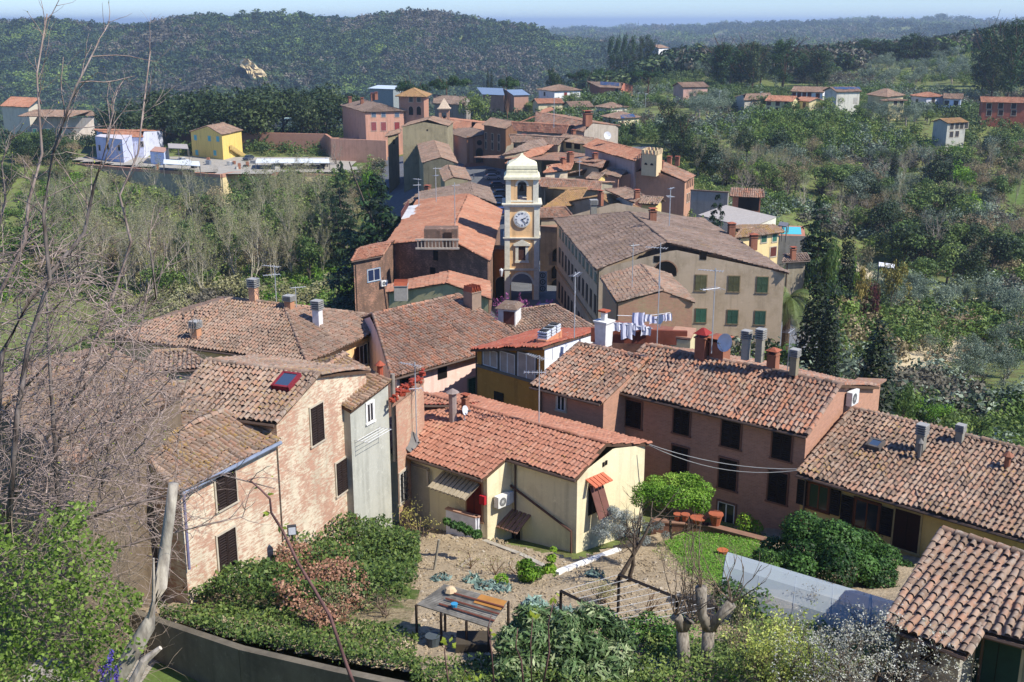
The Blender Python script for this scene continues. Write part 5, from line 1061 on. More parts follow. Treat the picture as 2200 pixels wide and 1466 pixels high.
def grow(rng,p,d,L,r,lev,segs,tips,spread=.6,kids=(3,5),up=.1,wob=.18,n=5,shrink=.62,gnarl=0):
    p=np.array(p,float); d=_unit(d); sl=L/n; pts=[p]
    for i in range(n):
        d=_unit(d+rng.normal(0,wob,3)+np.array((0,0,up))); q=p+d*sl; r2=r*(1-.55*(i+1)/n); segs.append((p,q,r*(1-.55*i/n),r2)); p=q; pts.append((q,d,r2))
    if lev<=0: tips.append((p,d)); return
    for _ in range(rng.integers(kids[0],kids[1]+1)):
        q,dd,rr=pts[rng.integers(max(1,n//3),n+1)]; a=rng.normal(0,1,3); a=_unit(a-dd*(a@dd)); nd=_unit(dd*(1-spread*.5)+a*spread); grow(rng,q,nd,L*shrink*rng.uniform(.7,1.2),rr*.7,lev-1,segs,tips,spread,kids,up,wob,max(3,n-1),shrink,gnarl)
    tips.append((p,d))
def trunkmesh(seed,h,r,limbs=5,mat=None,lean=.1):
    rng=np.random.default_rng(seed); segs=[];tips=[]; grow(rng,(0,0,-.06),(rng.normal(0,lean),rng.normal(0,lean),1),h,r,1,segs,tips,.7,(limbs,limbs+1),.1,.06,6,.55)
    V,F=tubes(segs,6); return npmesh('trunk',V,F,[mat or bark()])
G_={'oak':leafmat('1c2914','2e3e20','48562e',.1),'pine':leafmat('182a10','28401a','3c5826',.08),'cyp':leafmat('0d150b','1a2612','2e381c',.03),'cedar':leafmat('121e10','1e3218','36502a',.06),
 'olive':leafmat('424e3e','66745e','98a48e',.12),'spring':leafmat('3d5c1a','5f8626','8fb03c',.3),'mid':leafmat('3a4a28','5c7238','8a9850',.28),'brown':leafmat('605442','867858','a89a72',.22),'haze':leafmat('6c6c48','8a8a5c','a8a47e',.3),
 'yellow':leafmat('6e6430','8e8040','a89c5c',.2),'judas':leafmat('7a3a6a','a8588c','c884ac',.3),'maroon':leafmat('3a1a1e','56262c','6e3a38',.15),'bright':leafmat('456a1a','688c2a','94b048',.25),'silver':leafmat('6a7068','8e948a','b4b8ac',.1),
 'blossom':leafmat('7c8060','a8a898','c8c8c0',.2),'ivy':leafmat('1c2c12','3a5020','6c7c3c',.12),'loquat':leafmat('344628','587042','a4ac80',.1),'laurel':leafmat('1c3014','34501e','5a7a34',.1),'lilac':leafmat('6a5c88','8a7ca8','a89cc4',.2),'palm':leafmat('3a4a26','5a6a38','8a9058',.15),'artich':leafmat('4a5e56','6e8478','93a89c',.1),'grassb':leafmat('3a6418','588a28','7eaa40',.3)}
WB=bark('9a9082','6a6054'); DB_=bark('5c5044','30281f'); PB=bark('b8b09c','948c78')
PRO={}
def proto(kind,parts): PRO.setdefault(kind,[]).append(parts)
def protos():
    for s in range(3):
        r=np.random.default_rng(s)
        def ball(K,R,H0,spr=.55,cr=.5,fl=.85): return [(*(r.normal(0,spr,2)*R),H0+r.normal(0,.33)*R,R*cr*r.uniform(.75,1.2),R*cr*fl*r.uniform(.75,1.15)) for _ in range(K)]
        # unit height trees: 1 m high
        proto('oak',[('crown',mk('crown',*crown(s,2600,ball(22,.40,.60,.48,.5),.030),G_['oak'])),('trunk',trunkmesh(s,.5,.035))])
        proto('mid',[('crown',mk('crown',*crown(s+10,1900,ball(18,.38,.6,.5,.42),.030),G_['mid'])),('trunk',trunkmesh(s,.55,.03))])
        proto('spring',[('crown',mk('crown',*crown(s+20,1700,ball(18,.36,.6,.5,.42),.026,.6),G_['spring'])),('trunk',trunkmesh(s,.55,.025))])
        proto('brown',[('crown',mk('crown',*crown(s+30,1300,ball(18,.38,.55,.5,.42),.022,.8,.35),G_['brown'])),('trunk',trunkmesh(s,.6,.025))])
        proto('yellow',[('crown',mk('crown',*crown(s+31,1300,ball(16,.34,.55,.5,.42),.028,.8),G_['yellow'])),('trunk',trunkmesh(s,.6,.025))])
        proto('maroon',[('crown',mk('crown',*crown(s+32,1300,ball(14,.42,.5,.5,.42),.028,.8),G_['maroon'])),('trunk',trunkmesh(s,.6,.025))])
        proto('olive',[('crown',mk('crown',*crown(s+40,1900,ball(16,.42,.60,.5,.40,.8),.024,.5,.4),G_['olive'])),('trunk',trunkmesh(s,.45,.04,6,WB,.3))])
        lob=[]
        for a in range(16): th=r.uniform(0,6.28); q=r.random()**.5*.50; lob.append((q*math.cos(th),q*math.sin(th),.86+.05*r.normal()-.15*q*q,.17,.09))
        proto('umbrella',[('crown',mk('crown',*crown(s+50,5200,lob,.022,.4,.5,.5,-.2),G_['pine'])),('trunk',trunkmesh(s,.86,.028,7,bark('7a5c48','4a3628'),.04))])
        lob=[(r.normal(0,.012),r.normal(0,.012),z,.095*math.sin(math.pi*min(1,(z+.12)/1.12)**.8)**.7+.012,.07) for z in np.linspace(.05,.97,22)]
        proto('cypress',[('crown',mk('crown',*crown(s+60,2600,lob,.018,.2,.45,.8),G_['cyp'])),('trunk',trunkmesh(s,.3,.02,2))])
        lob=[]
        for z in np.linspace(.12,.97,15):
            R=.40*(1-z)**.75+.02; m=max(4,int(9*(1-z)+4))
            for j in range(m): th=r.uniform(0,6.28); q=R*r.uniform(.35,1); lob.append((q*math.cos(th),q*math.sin(th),z-.06*q/R,.35*R+.012,.028))
        proto('cedar',[('crown',mk('crown',*crown(s+70,13000,lob,.019,.5,.4,1.0,-.3,1.05),G_['cedar'])),('trunk',trunkmesh(s,.8,.022,1,None,.0))])
        lob=[]
        for z in np.linspace(.25,.95,10):
            R=.26*math.sin(math.pi*min(1,(z-.05)))**.6
            for j in range(4): th=r.uniform(0,6.28); q=R*r.uniform(.2,1); lob.append((q*math.cos(th),q*math.sin(th),z+r.normal(0,.03),.12,.07))
        proto('pine',[('crown',mk('crown',*crown(s+80,3400,lob,.022,.6,.4,.5),G_['pine'] if s else G_['oak'])),('trunk',trunkmesh(s,.9,.02,8,bark('6a5040','3a2c22'),.04))])
        # bare poplar like: upward whips with faint buds
        segs=[];tips=[]; rr=np.random.default_rng(s+5)
        for j in range(2): grow(rr,(rr.normal(0,.02),rr.normal(0,.02),-.03),(rr.normal(0,.1),rr.normal(0,.1),1),.72,.013,3,segs,tips,.42,(4,5),.22,.08,5,.55)
        V,F=tubes(segs,3); C=np.array([t[0] for t in tips]); C=np.concatenate([C+rr.normal(0,.016,C.shape) for _ in range(8)]); LV,lt=leafquads(C,rr.normal(0,1,C.shape),.0085,rr)
        proto('poplar',[('trunk',npmesh('trunk',V,F,[PB])),('crown',mk('crown',LV,lt,G_['haze']))])
        segs=[];tips=[]
        for j in range(3): grow(rr,(rr.normal(0,.03),rr.normal(0,.03),-.03),(rr.normal(0,.35),rr.normal(0,.35),1),.5,.02,3,segs,tips,.75,(4,5),.08,.14,5,.6)
        V,F=tubes(segs,3); C=np.array([t[0] for t in tips]); LV,lt=leafquads(C,rr.normal(0,1,C.shape),.01,rr)
        proto('bare',[('trunk',npmesh('trunk',V,F,[WB])),('crown',mk('crown',LV,lt,G_['brown']))])
        # bush
        proto('bush',[('foliage',mk('foliage',*crown(s+90,1300,[(*(r.normal(0,.3,2)),.3+.2*r.random(),.28,.26) for _ in range(10)],.05),G_['mid']))])
        proto('sbush',[('foliage',mk('foliage',*crown(s+95,1100,[(*(r.normal(0,.3,2)),.3+.2*r.random(),.28,.26) for _ in range(10)],.045),G_['spring']))])
        proto('dbush',[('foliage',mk('foliage',*crown(s+96,1100,[(*(r.normal(0,.3,2)),.3+.2*r.random(),.28,.26) for _ in range(10)],.045),G_['oak']))])
        proto('bbush',[('foliage',mk('foliage',*crown(s+97,900,[(*(r.normal(0,.3,2)),.3+.25*r.random(),.28,.28) for _ in range(10)],.035,.9,.3),G_['haze']))])
protos()
NAMES={'oak':('holm_oak','tree'),'mid':('leafy_tree','tree'),'spring':('spring_tree','tree'),'brown':('budding_tree','tree'),'yellow':('yellow_tree','tree'),'maroon':('maroon_shrub','shrub'),'olive':('olive_tree','olive tree'),'umbrella':('umbrella_pine','pine tree'),'cypress':('cypress','cypress tree'),'cedar':('cedar','cedar tree'),'pine':('pine_tree','pine tree'),'poplar':('bare_poplar','tree'),'bare':('bare_tree','tree'),'bush':('bush','bush'),'sbush':('bush','bush'),'dbush':('dark_bush','bush'),'bbush':('dry_bush','bush')}
_rt=random.Random(11)
def tree(kind,x,y,h,label,group=None,wd=1.0,z=None,cat=None,name=None):
    nm,ct=NAMES[kind]; z=float(T(x,y)) if z is None else z; r=empty(name or nm,(x,y,z),label,cat or ct,group,_rt.uniform(0,6.28)); r.scale=(h*wd,h*wd,h)
    for pn,me in _rt.choice(PRO[kind]): o=bpy.data.objects.new(pn,me); COL.objects.link(o); o.parent=r
    return r
def treepx(kind,px,ptop,y,label,wpx=None,group=None,z=None,**kw):
    """tree whose top shows at pixel (px,ptop) at distance y"""
    p=WY(px,ptop,y); z0=float(T(p[0],y)) if z is None else z; h=max(1.5,p[2]-z0); nat={'oak':.95,'mid':.9,'spring':.85,'cypress':.2,'umbrella':1.25,'cedar':.75,'pine':.65,'olive':1.0,'brown':.9,'poplar':.5,'bare':.9,'yellow':.8,'maroon':1}.get(kind,1.2)
    wd=kw.pop('wd',1.0)
    if wpx: wd=wpx*y/FPX/(h*nat)
    return tree(kind,p[0],y,h,label,group,wd,z,**kw)
# ---- park oaks behind the left terrace
k=0
for px,pt,y,w_ in ((345,210,380,110),(300,230,400,90),(430,200,375,120),(395,190,400,110),(470,185,395,110),(500,215,372,110),(545,190,372,130),(600,180,395,110),(560,175,410,110),(640,182,400,110),(680,185,385,110),(700,175,405,110),(740,190,395,90),(660,200,375,90),(250,230,390,80),(450,178,420,110),(330,185,420,110)):
    treepx('oak',px,pt,y,'tall dark holm oak in the dense park row behind the brick wall',w_,'holm oaks of the park')
for px,pt,y,w_,l in ((965,166,420,92,'wide umbrella pine behind the bell turret'),(885,178,430,80,'umbrella pine spreading behind the belvedere tower'),(1090,166,410,58,'lone umbrella pine with tall bare trunk beside the solar halls'),(1262,150,520,52,'umbrella pine left of the brick modern villa'),(1300,148,530,50,'umbrella pine directly behind the brick modern villa'),(1393,152,480,84,'broad umbrella pine right of the brick modern villa'),(1240,155,500,50,'smaller umbrella pine at the left of the pine pair')):
    treepx('umbrella',px,pt,y,l,w_)
# cypresses
for px,pt,y,w_,l in ((1360,262,340,17,'slim cypress before the cream solar villa'),(1310,252,345,17,'dark slim cypress left of the cream solar villa'),(1048,148,520,9,'thin cypress behind the solar hall'),(1056,150,530,9,'second thin cypress behind the solar hall'),(1762,590,110,74,'broad old cypress right of the palazzo palm'),(1790,620,104,50,'cypress leaning on the broad old cypress'),(1893,690,84,84,'dark cypress standing free on the clay slope'),(1828,470,170,36,'narrow cypress beside the swimming pool trees'),(1428,112,700,12,'small cypress before the white hill farmhouse'),(1486,112,690,10,'cypress at the poplar by the hill farmhouse'),(1925,320,290,20,'dark cypress in the scrub of the valley side'),(2045,345,280,16,'narrow dark conifer in the far scrub')):
    treepx('cypress',px,pt,y,l,w_)
# conifers of the left slope
treepx('cedar',805,358,176,'large cedar with drooping layered boughs left of the old block',250); treepx('cedar',730,338,240,'smaller dark fir standing on the grass bank',80)
treepx('cedar',1543,410,150,'dark blue fir between the palazzo and the pool house',80); treepx('cedar',1765,415,165,'huge dark conifer beside the swimming pool',120); treepx('mid',1780,488,140,'tall green poplar in leaf before the pool conifer',70)
# hill pines right
for i,(px,pt) in enumerate(((1315,82),(1330,84),(1345,78),(1362,80),(1378,84),(1392,80),(1404,88))): treepx('pine',px,pt,740,'dark pine in the clump on the crest left of the white hill farmhouse',26,'pines on the crest')
for i in range(20):
    px=1535+_rt.uniform(0,265); pt=92+abs(px-1660)*.06+_rt.uniform(-6,16)+(6 if px>1700 else 0); treepx('pine',px,pt,_rt.uniform(520,600),'tall dark pine in the big wood right of the hill farmhouse',_rt.uniform(50,75),'pines of the big wood')
for px,pt in ((1850,85),(1870,84),(1890,92),(1910,88),(1950,78),(1968,72),(1985,80),(2000,84),(2030,92),(1930,92)): treepx('pine',px,pt,660,'pine in the round copse above the olive terraces',48,'pines above the olive terraces')
for px,pt,y in ((2130,60,520),(2160,55,500),(2190,48,480),(2215,60,470),(2145,85,460),(2180,80,450),(2120,95,480)): treepx('pine',px,pt,y,'black green pine in the tall stand at the right edge',70,'pines at the right edge')
# olives
no=0
def olives(pts,y0,y1,n,label,group,h=(4,6),kind='olive'):
    P=[np.array(p) for p in pts]; x0,y0_=np.min(P,0); x1,y1_=np.max(P,0); c=0; t=0
    while c<n and t<4000:
        t+=1; px,py=_rt.uniform(x0,x1),_rt.uniform(y0_,y1_)
        if not inpoly(np.array([px]),np.array([py]),P)[0]: continue
        g=G(px,py,y0,y1); 
        if g[1]>y1*.98: continue
        tree(kind,g[0],g[1],_rt.uniform(*h),label,group,_rt.uniform(.8,1.15)); c+=1
olives(((1870,130),(2050,115),(2120,150),(2200,160),(2200,190),(1880,185),(1840,150)),380,800,60,'grey green olive tree in the terraced grove above the villas','olives of the upper grove',(6,8))
olives(((1480,150),(1700,155),(1700,172),(1480,168)),400,800,24,'silvery olive tree in the row behind the pinkish villa','olives behind the pinkish villa',(6,8))
olives(((1330,120),(1420,115),(1420,135),(1330,140)),400,900,12,'small olive tree on the crest slope below the hill farmhouse','olives below the hill farmhouse',(6,8))
olives(((1480,222),(1560,225),(1570,262),(1490,262)),300,480,14,'olive tree in the grove below the pinkish villa','olives below the pinkish villa',(6,8))
olives(((1850,255),(2060,245),(2000,268),(1850,275)),280,380,18,'olive tree on the bank under the yellow and white villas','olives under the villas',(5,7))
olives(((1980,760),(2200,740),(2200,905),(2110,890),(2000,800)),80,190,16,'round grey olive tree on the dry clay slope at right','olives on the clay slope',(3.5,5))
olives(((1950,640),(2200,650),(2200,720),(2000,730)),120,220,14,'olive tree along the country lane','olives by the country lane',(4,6))
olives(((1830,600),(1980,640),(1960,720),(1850,660)),120,220,8,'olive tree among the bushes below the parked cars','olives below the parked cars',(4,6))
# mixed valley wood on the right: individual trees
def wood(pts,y0,y1,n,kinds,lab,grp,h=(6,11),sep=0):
    P=[np.array(p) for p in pts]; a,b=np.min(P,0),np.max(P,0); c=0; t=0
    while c<n and t<6000:
        t+=1; px,py=_rt.uniform(a[0],b[0]),_rt.uniform(a[1],b[1])
        if not inpoly(np.array([px]),np.array([py]),P)[0]: continue
        g=G(px,py,y0,y1)
        if g[1]>y1*.98: continue
        kd=_rt.choice(kinds); tree(kd,g[0],g[1],_rt.uniform(*h)*(1 if 'bush' not in kd else .6),lab[kd] if isinstance(lab,dict) else lab,grp+' '+NAMES[kd][0].replace('_',' '),_rt.uniform(.8,1.2)); c+=1
LB=lambda w_:{'mid':'green leafy tree '+w_,'brown':'brownish tree just budding '+w_,'spring':'fresh light green tree '+w_,'bare':'grey leafless tree '+w_,'poplar':'pale bare poplar '+w_,'olive':'olive tree '+w_,'oak':'dark evergreen oak '+w_,'cypress':'cypress '+w_,'bush':'green bush '+w_,'sbush':'light green bush '+w_,'dbush':'dark bush '+w_,'bbush':'dry pale bush '+w_}
wood(((1490,300),(1600,300),(1800,290),(2000,340),(2200,330),(2200,560),(1960,540),(1740,470),(1700,430),(1500,400)),190,330,150,['mid','brown','bare','brown','mid','oak','bare','spring','olive','poplar','olive','brown'],LB('in the wood on the far side of the right valley'),'far valley side',(6,10))
wood(((1850,540),(2200,560),(2200,640),(1960,610)),150,260,22,['oak','mid','oak','mid','brown'],LB('in the deep green valley bottom at right'),'right valley bottom',(7,11))
wood(((1400,270),(1490,270),(1490,350),(1400,330)),240,330,20,['olive','mid','brown','oak'],LB('on the slope beside the orange roofed house'),'slope by the orange roof',(5,8))
wood(((1500,350),(1700,350),(1690,430),(1500,400)),190,300,26,['bare','brown','poplar','bare','mid'],LB('behind the garden loggia'),'slope behind the loggia',(6,9))
# left valley
wood(((60,385),(470,405),(760,405),(760,600),(560,620),(300,660),(100,640)),120,300,165,['poplar','poplar','poplar','bare','poplar','brown','mid'],LB('in the left valley below the terrace'),'left valley',(9,14))
wood(((420,560),(750,540),(760,650),(420,640)),100,200,34,['mid','mid','oak','poplar','spring'],LB('behind the peach house'),'behind the peach house',(7,11))
wood(((660,460),(760,450),(740,560),(680,560)),215,300,8,['mid','spring','oak'],LB('around the foot of the large cedar'),'around the cedar',(5,8))
wood(((0,300),(200,290),(200,400),(0,420)),230,380,16,['mid','brown','oak'],LB('below the far left farm'),'below the far left farm',(6,10))
# in the village outskirts
for kd,px,pt,y,w_,l in (('bare',458,332,318,40,'pale leafless blossom tree before the yellow terrace villa'),('bare',722,285,335,46,'dark bare tree on the garden wall below the mansion'),('mid',1020,190,400,60,'grey green tree before the dark roofed house'),('spring',790,330,268,36,'bright green round tree on the bank below the mansion'),('oak',710,395,262,70,'dark round evergreen at the end of the yellow wall'),('bare',1475,82,640,44,'tall pale bare poplar by the hill farmhouse'),('oak',1195,152,500,30,'dark conifer group right of the umbrella pine'),('pine',1185,148,500,26,'pointed conifer above the white hipped villa'),
  ('pine',1440,222,330,60,'pine left of the green garden terrace'),('pine',1470,250,310,60,'spreading pine above the green garden terrace'),('yellow',1862,538,168,36,'yellow flowering tree by the parked cars'),('yellow',1925,530,172,60,'larger yellow brown tree right of the white canopy'),('maroon',1885,580,164,40,'dark red shrub beside the parked cars'),('brown',1850,500,185,60,'purple brown bare shrub behind the parked cars'),('spring',1838,545,180,30,'light green bush left of the yellow tree'),
  ('mid',1990,545,200,90,'round green tree in the valley right of the parked cars'),('bare',1735,560,125,90,'grey leafless tree behind the palm'),('bare',2020,380,230,90,'pale leafless tree in the far wood'),('bare',1610,330,240,110,'big grey leafless tree above the loggia'),('spring',2015,855,105,80,'deep green round tree below the clay slope'),('mid',1945,815,98,70,'light green shrubby tree right of the free cypress'),('mid',1490,440,165,46,'lilac flowered shrub beside the turret house')):
    treepx(kd,px,pt,y,l,w_)
for px,py,y in ((1640,212,400),(1510,212,440),(1850,240,360),(1780,235,380),(1700,240,370),(2000,245,360),(1420,215,420),(1140,220,440),(1230,215,440),(1345,225,400)): tree('mid',WY(px,py,y)[0],y,_rt.uniform(5,8),'garden tree among the scattered villas','garden trees of the villas')
# ---- uncounted masses: instanced on points
STK=bpy.data.collections.new('plant_stock')
def stock(name,me,sc=1):
    o=bpy.data.objects.new(name,me); STK.objects.link(o); return o
def scatter(name,pts,scales,protos_,kind='stuff'):
    me=bpy.data.meshes.new(name); me.vertices.add(len(pts)); me.vertices.foreach_set('co',np.asarray(pts,np.float32).ravel())
    for an,v in (('sc',scales),('rot',np.random.default_rng(1).uniform(0,6.28,len(pts))),('pick',None)):
        if v is not None: a=me.attributes.new(an,'FLOAT','POINT'); a.data.foreach_set('value',np.asarray(v,np.float32))
    P_=np.asarray(pts); q_=P_[:,1].mean()/1100; f_=.5+.22*np.sin(P_[:,0]*.017/q_+P_[:,1]*.006/q_)+.2*np.sin(P_[:,1]*.021/q_-P_[:,0]*.009/q_+2)+.12*np.sin(P_[:,0]*.05/q_+1)+np.random.default_rng(2).normal(0,.13,len(P_))
    a=me.attributes.new('pick','INT','POINT'); a.data.foreach_set('value',(np.clip(f_,0,.999)*len(protos_)).astype(np.int32))
    o=link(name,me); o['kind']=kind; c=bpy.data.collections.new(name+'_stock')
    for i,p in enumerate(protos_): q=bpy.data.objects.new('%s_%02d'%(name,i),p); c.objects.link(q)
    g=bpy.data.node_groups.new(name,'GeometryNodeTree'); g.interface.new_socket('Geometry',in_out='INPUT',socket_type='NodeSocketGeometry'); g.interface.new_socket('Geometry',in_out='OUTPUT',socket_type='NodeSocketGeometry')
    I,O=g.nodes.new('NodeGroupInput'),g.nodes.new('NodeGroupOutput'); ip=g.nodes.new('GeometryNodeInstanceOnPoints'); ci=g.nodes.new('GeometryNodeCollectionInfo'); ci.inputs['Collection'].default_value=c; ci.inputs['Separate Children'].default_value=True; ci.inputs['Reset Children'].default_value=True
    def at(n_,t): a=g.nodes.new('GeometryNodeInputNamedAttribute'); a.data_type=t; a.inputs['Name'].default_value=n_; return [s for s in a.outputs if s.enabled][0]
    cx=g.nodes.new('ShaderNodeCombineXYZ'); L=g.links.new; L(at('rot','FLOAT'),cx.inputs[2]); er=g.nodes.new('FunctionNodeEulerToRotation'); L(cx.outputs[0],er.inputs[0])
    L(I.outputs[0],ip.inputs['Points']); L(ci.outputs[0],ip.inputs['Instance']); ip.inputs['Pick Instance'].default_value=True; L(at('pick','INT'),ip.inputs['Instance Index']); L(er.outputs[0],ip.inputs['Rotation']); L(at('sc','FLOAT'),ip.inputs['Scale']); L(ip.outputs[0],O.inputs[0])
    md=o.modifiers.new('scatter','NODES'); md.node_group=g; return o
def lowcrown(seed,n,mat,sz=.11): 
    r=np.random.default_rng(seed); return mk('wood_crown',*crown(seed,n,[(*(r.normal(0,.22,2)),.45+r.normal(0,.13),.28,.26) for _ in range(8)],sz,.4),mat)
FM=[leafmat('1a2a1c','2a3e28','3c5034',.1),leafmat('2a3a1c','44562c','606e40',.1),leafmat('46443a','5c5848','726c5a',.1),leafmat('3a4e20','587030','7c8e44',.15)]
def cells(s0,s1,y0,y1,n,seed,dens=None):
    r=np.random.default_rng(seed); y=np.exp(r.uniform(math.log(y0),math.log(y1),n)) if y1/y0>1.5 else r.uniform(y0,y1,n); s=r.uniform(s0,s1,n); x=s*y
    return x,y,r
def vis(x,y,z,h):
    """keep points inside the picture"""
    d=y*CP-z*SP; py=733-FPX*((z+h)*CP+y*SP)/d; px=1100+FPX*x/d; return (px>-120)&(px<2320)&(py<1500)
def wl(name,s0,s1,y0,y1,n,seed,hs,mats,nn=150):
    x,y,r=cells(s0,s1,y0,y1,n,seed); z=T(x,y); k=vis(x,y,z,5)
    d_=y*CP-z*SP; k&=~((np.abs(1100+FPX*x/d_-541)<34)&(np.abs(733-FPX*((z+4)*CP+y*SP)/d_-158)<42)&(y>650)&(y<1180)) if name=='wooded_hill' else True
    x,y,z=x[k],y[k],z[k]; sc=r.uniform(*hs,len(x))*(np.sqrt(np.maximum(y,900)/900))
    scatter(name,np.stack([x,y,z-sc*.1],1),sc,[lowcrown(seed*7+i,nn,m) for i,m in enumerate(mats)])
wl('wooded_hill',-.55,.30,620,1750,24000,1,(8,14),[FM[3],FM[0],FM[1],FM[0],FM[0],FM[1],FM[2],FM[0],FM[2]],200)
wl('wooded_ridge',.02,.6,660,1500,9000,4,(8,13),[FM[0],FM[1],FM[0],FM[2],FM[3]])
wl('far_ridge_wood',-.6,.1,1750,2600,5000,7,(9,14),[FM[0],FM[3],FM[1]],90)
wl('distant_woods',-.6,.6,1800,6000,16000,2,(9,15),[FM[0],FM[0],FM[1],FM[2],FM[3]],80)
# scrub between the houses and in the valleys (kept off the streets, lawns and roofs)
FOOT=[]
for o in list(S.objects):
    if o.type=='MESH' and o.name.startswith('wall') and o.parent and o.parent.name.split('.')[0] not in('retaining_wall','garden_wall','border_wall'):
        v=np.array([q.co[:2] for q in o.data.vertices]); FOOT.append((v.min(0)-1.5,v.max(0)+1.5))
def clear(x,y):
    k=np.ones(len(x),bool)
    for a,b in FOOT: k&=~((x>a[0])&(x<b[0])&(y>a[1])&(y<b[1]))
    k&=~inpoly(x,y,vil); pc=[WY(150,380,338)[:2],WY(480,372,308)[:2],WY(765,372,318)[:2],WY(830,300,350)[:2],WY(160,290,365)[:2]]; k&=~inpoly(x,y,pc); return k
def scrub(name,s0,s1,y0,y1,n,seed,hs,mats,nn=260,patch=0,sz=.07):
    x,y,r=cells(s0,s1,y0,y1,n,seed); k=clear(x,y)
    if patch: k&=(np.sin(x*.09+seed)+np.sin(y*.07+x*.03)+r.normal(0,.5,n))>patch
    x,y=x[k],y[k]; z=T(x,y); k=vis(x,y,z,3); x,y,z=x[k],y[k],z[k]; sc=r.uniform(*hs,len(x))
    scatter(name,np.stack([x,y,z-sc*.12],1),sc,[lowcrown(seed*9+i,nn,m,sz) for i,m in enumerate(mats)])
scrub('valley_scrub_right',.2,.6,108,330,4600,11,(2.2,4.6),[G_['mid'],G_['brown'],FM[3],G_['mid'],G_['olive'],FM[2]],patch=-.3)
scrub('hillside_scrub_right',.03,.6,325,640,8500,12,(2.2,5.0),[FM[1],G_['mid'],FM[3],G_['olive'],FM[2]],170,patch=-.35)
scrub('valley_scrub_left',-.6,-.08,84,330,8500,13,(1.8,4.6),[G_['mid'],FM[3],G_['spring'],G_['haze'],G_['haze'],FM[2]],patch=-.35)
scrub('park_scrub',-.6,.1,345,620,2600,14,(3,6),[FM[0],FM[1],G_['mid']],170)
_vis=vis; vis=lambda x,y,z,h: np.ones(len(x),bool)
scrub('near_slope_scrub',.42,1.3,62,112,1500,16,(1.5,3.4),[G_['mid'],FM[3],G_['olive']])
vis=_vis
scrub('village_edge_scrub',-.14,.22,180,330,900,15,(1.5,3.5),[G_['mid'],FM[0]])
# ================= GARDEN AND FOREGROUND
def obj_leaf(name,parent,C,Nn,size,mat,seed,asp=.5,tint=None): V,t=leafquads(np.asarray(C),np.asarray(Nn),size,np.random.default_rng(seed),asp,tint); return link(name,mk(name,V,t,mat),parent)
def shrub(label,name,cat,base,lob,n,size,mat,seed,trunk=None,asp=.5,inner=.3,low=-.9,up=.3,group=None):
    """lob: world clumps (x,y,z,rx,rz)"""
    r=empty(name,base,label,cat,group); V,t=crown(seed,n,lob,size,inner,asp,up,low); link('foliage',mk('foliage',V,t,mat),r)
    if trunk:
        V,F=tubes(trunk,6); link('trunk',npmesh('trunk',V,F,[DB_]),r)
    return r
def stick(rng,p,d,L,r,lev,kids=(3,4),spread=.7,up=.05,wob=.2,shr=.6): s=[];t=[]; grow(rng,p,d,L,r,lev,s,t,spread,kids,up,wob,5,shr); return s,t
def px2m(p): return np.linalg.norm(p)/FPX
rg=np.random.default_rng(77)
# big laurel hedge
def pixlob(pts,y,rpx,flat_=.8):
    out=[]
    for px,py,yy,rp in pts: p=WY(px,py,yy); s=rp*yy/FPX; out.append((*p,s,s*flat_))
    return out
b=GP(1800,1270)
L_h=[(px+rg.normal(0,11),py+rg.normal(0,9)-6,y-1.6+rg.normal(0,.5),r*rg.uniform(.65,1.25)) for px,py,y,r in ((1660,1190,45,40),(1700,1160,46,45),(1745,1150,46,48),(1790,1160,46,50),(1830,1175,46,50),(1870,1190,46,48),(1910,1205,46,42),(1945,1215,46,34),(1690,1210,44,46),(1740,1205,44,50),(1790,1210,44,52),(1850,1225,44,50),(1900,1235,44,42),(1660,1225,44,36),(1780,1175,48,45),(1720,1150,48,34),(1850,1180,48,42),(1720,1230,43,36),(1800,1240,43,40),(1870,1250,43,34),(1640,1205,45,26))]
shrub('huge rounded laurel hedge in front of the yellow house','laurel_hedge','hedge',b,pixlob(L_h,0,0),26000,.085,G_['laurel'],3,None,.5,.25)
# bright clipped tree
b=GP(1445,1165); t0=WY(1440,1120,b[1]); L_b=[]
for i in range(26):
    a=rg.uniform(0,6.28); q=rg.random()**.5; L_b.append((1450+math.cos(a)*76*q,1064+math.sin(a)*32*q-12*(1-q*q),b[1]-1+math.sin(a)*-1.2,26))
L_b=[l for l in L_b if not(1425<l[0]<1485 and 1040<l[1]<1062)]
s,t=stick(rg,b,(0,0,1),1.9,.09,2,(4,5),.9,.1); 
r=shrub('bright green flat topped clipped tree before the long brick house','clipped_tree','tree',b,pixlob(L_b,0,0),13000,.06,G_['bright'],5,s,.5,.4)
# loquat
b=GP(1210,1480); L_l=[(px,py,y-5.6,r) for px,py,y,r in ((1100,1340,38,38),(1150,1325,38,42),(1205,1330,38,44),(1260,1340,38,44),(1310,1350,38,40),(1345,1375,38,34),(1090,1385,37,44),(1150,1380,37,48),(1215,1385,37,50),(1275,1395,37,48),(1330,1410,37,40),(1080,1430,36.5,44),(1140,1440,36.5,48),(1210,1445,36.5,50),(1280,1450,36.5,48),(1335,1450,36.5,36),(1180,1350,39,40),(1110,1470,36,40),(1250,1480,36,50))]
shrub('large loquat shrub with long leathery leaves at the bottom centre','loquat_shrub','shrub',b,[(x+rg.normal(0,.15),y+rg.normal(0,.2),z+rg.normal(0,.18),a*.8,c*.8) for x,y,z,a,c in pixlob(L_l*3,0,0)],13000,.15,G_['loquat'],7,None,.26,.5)
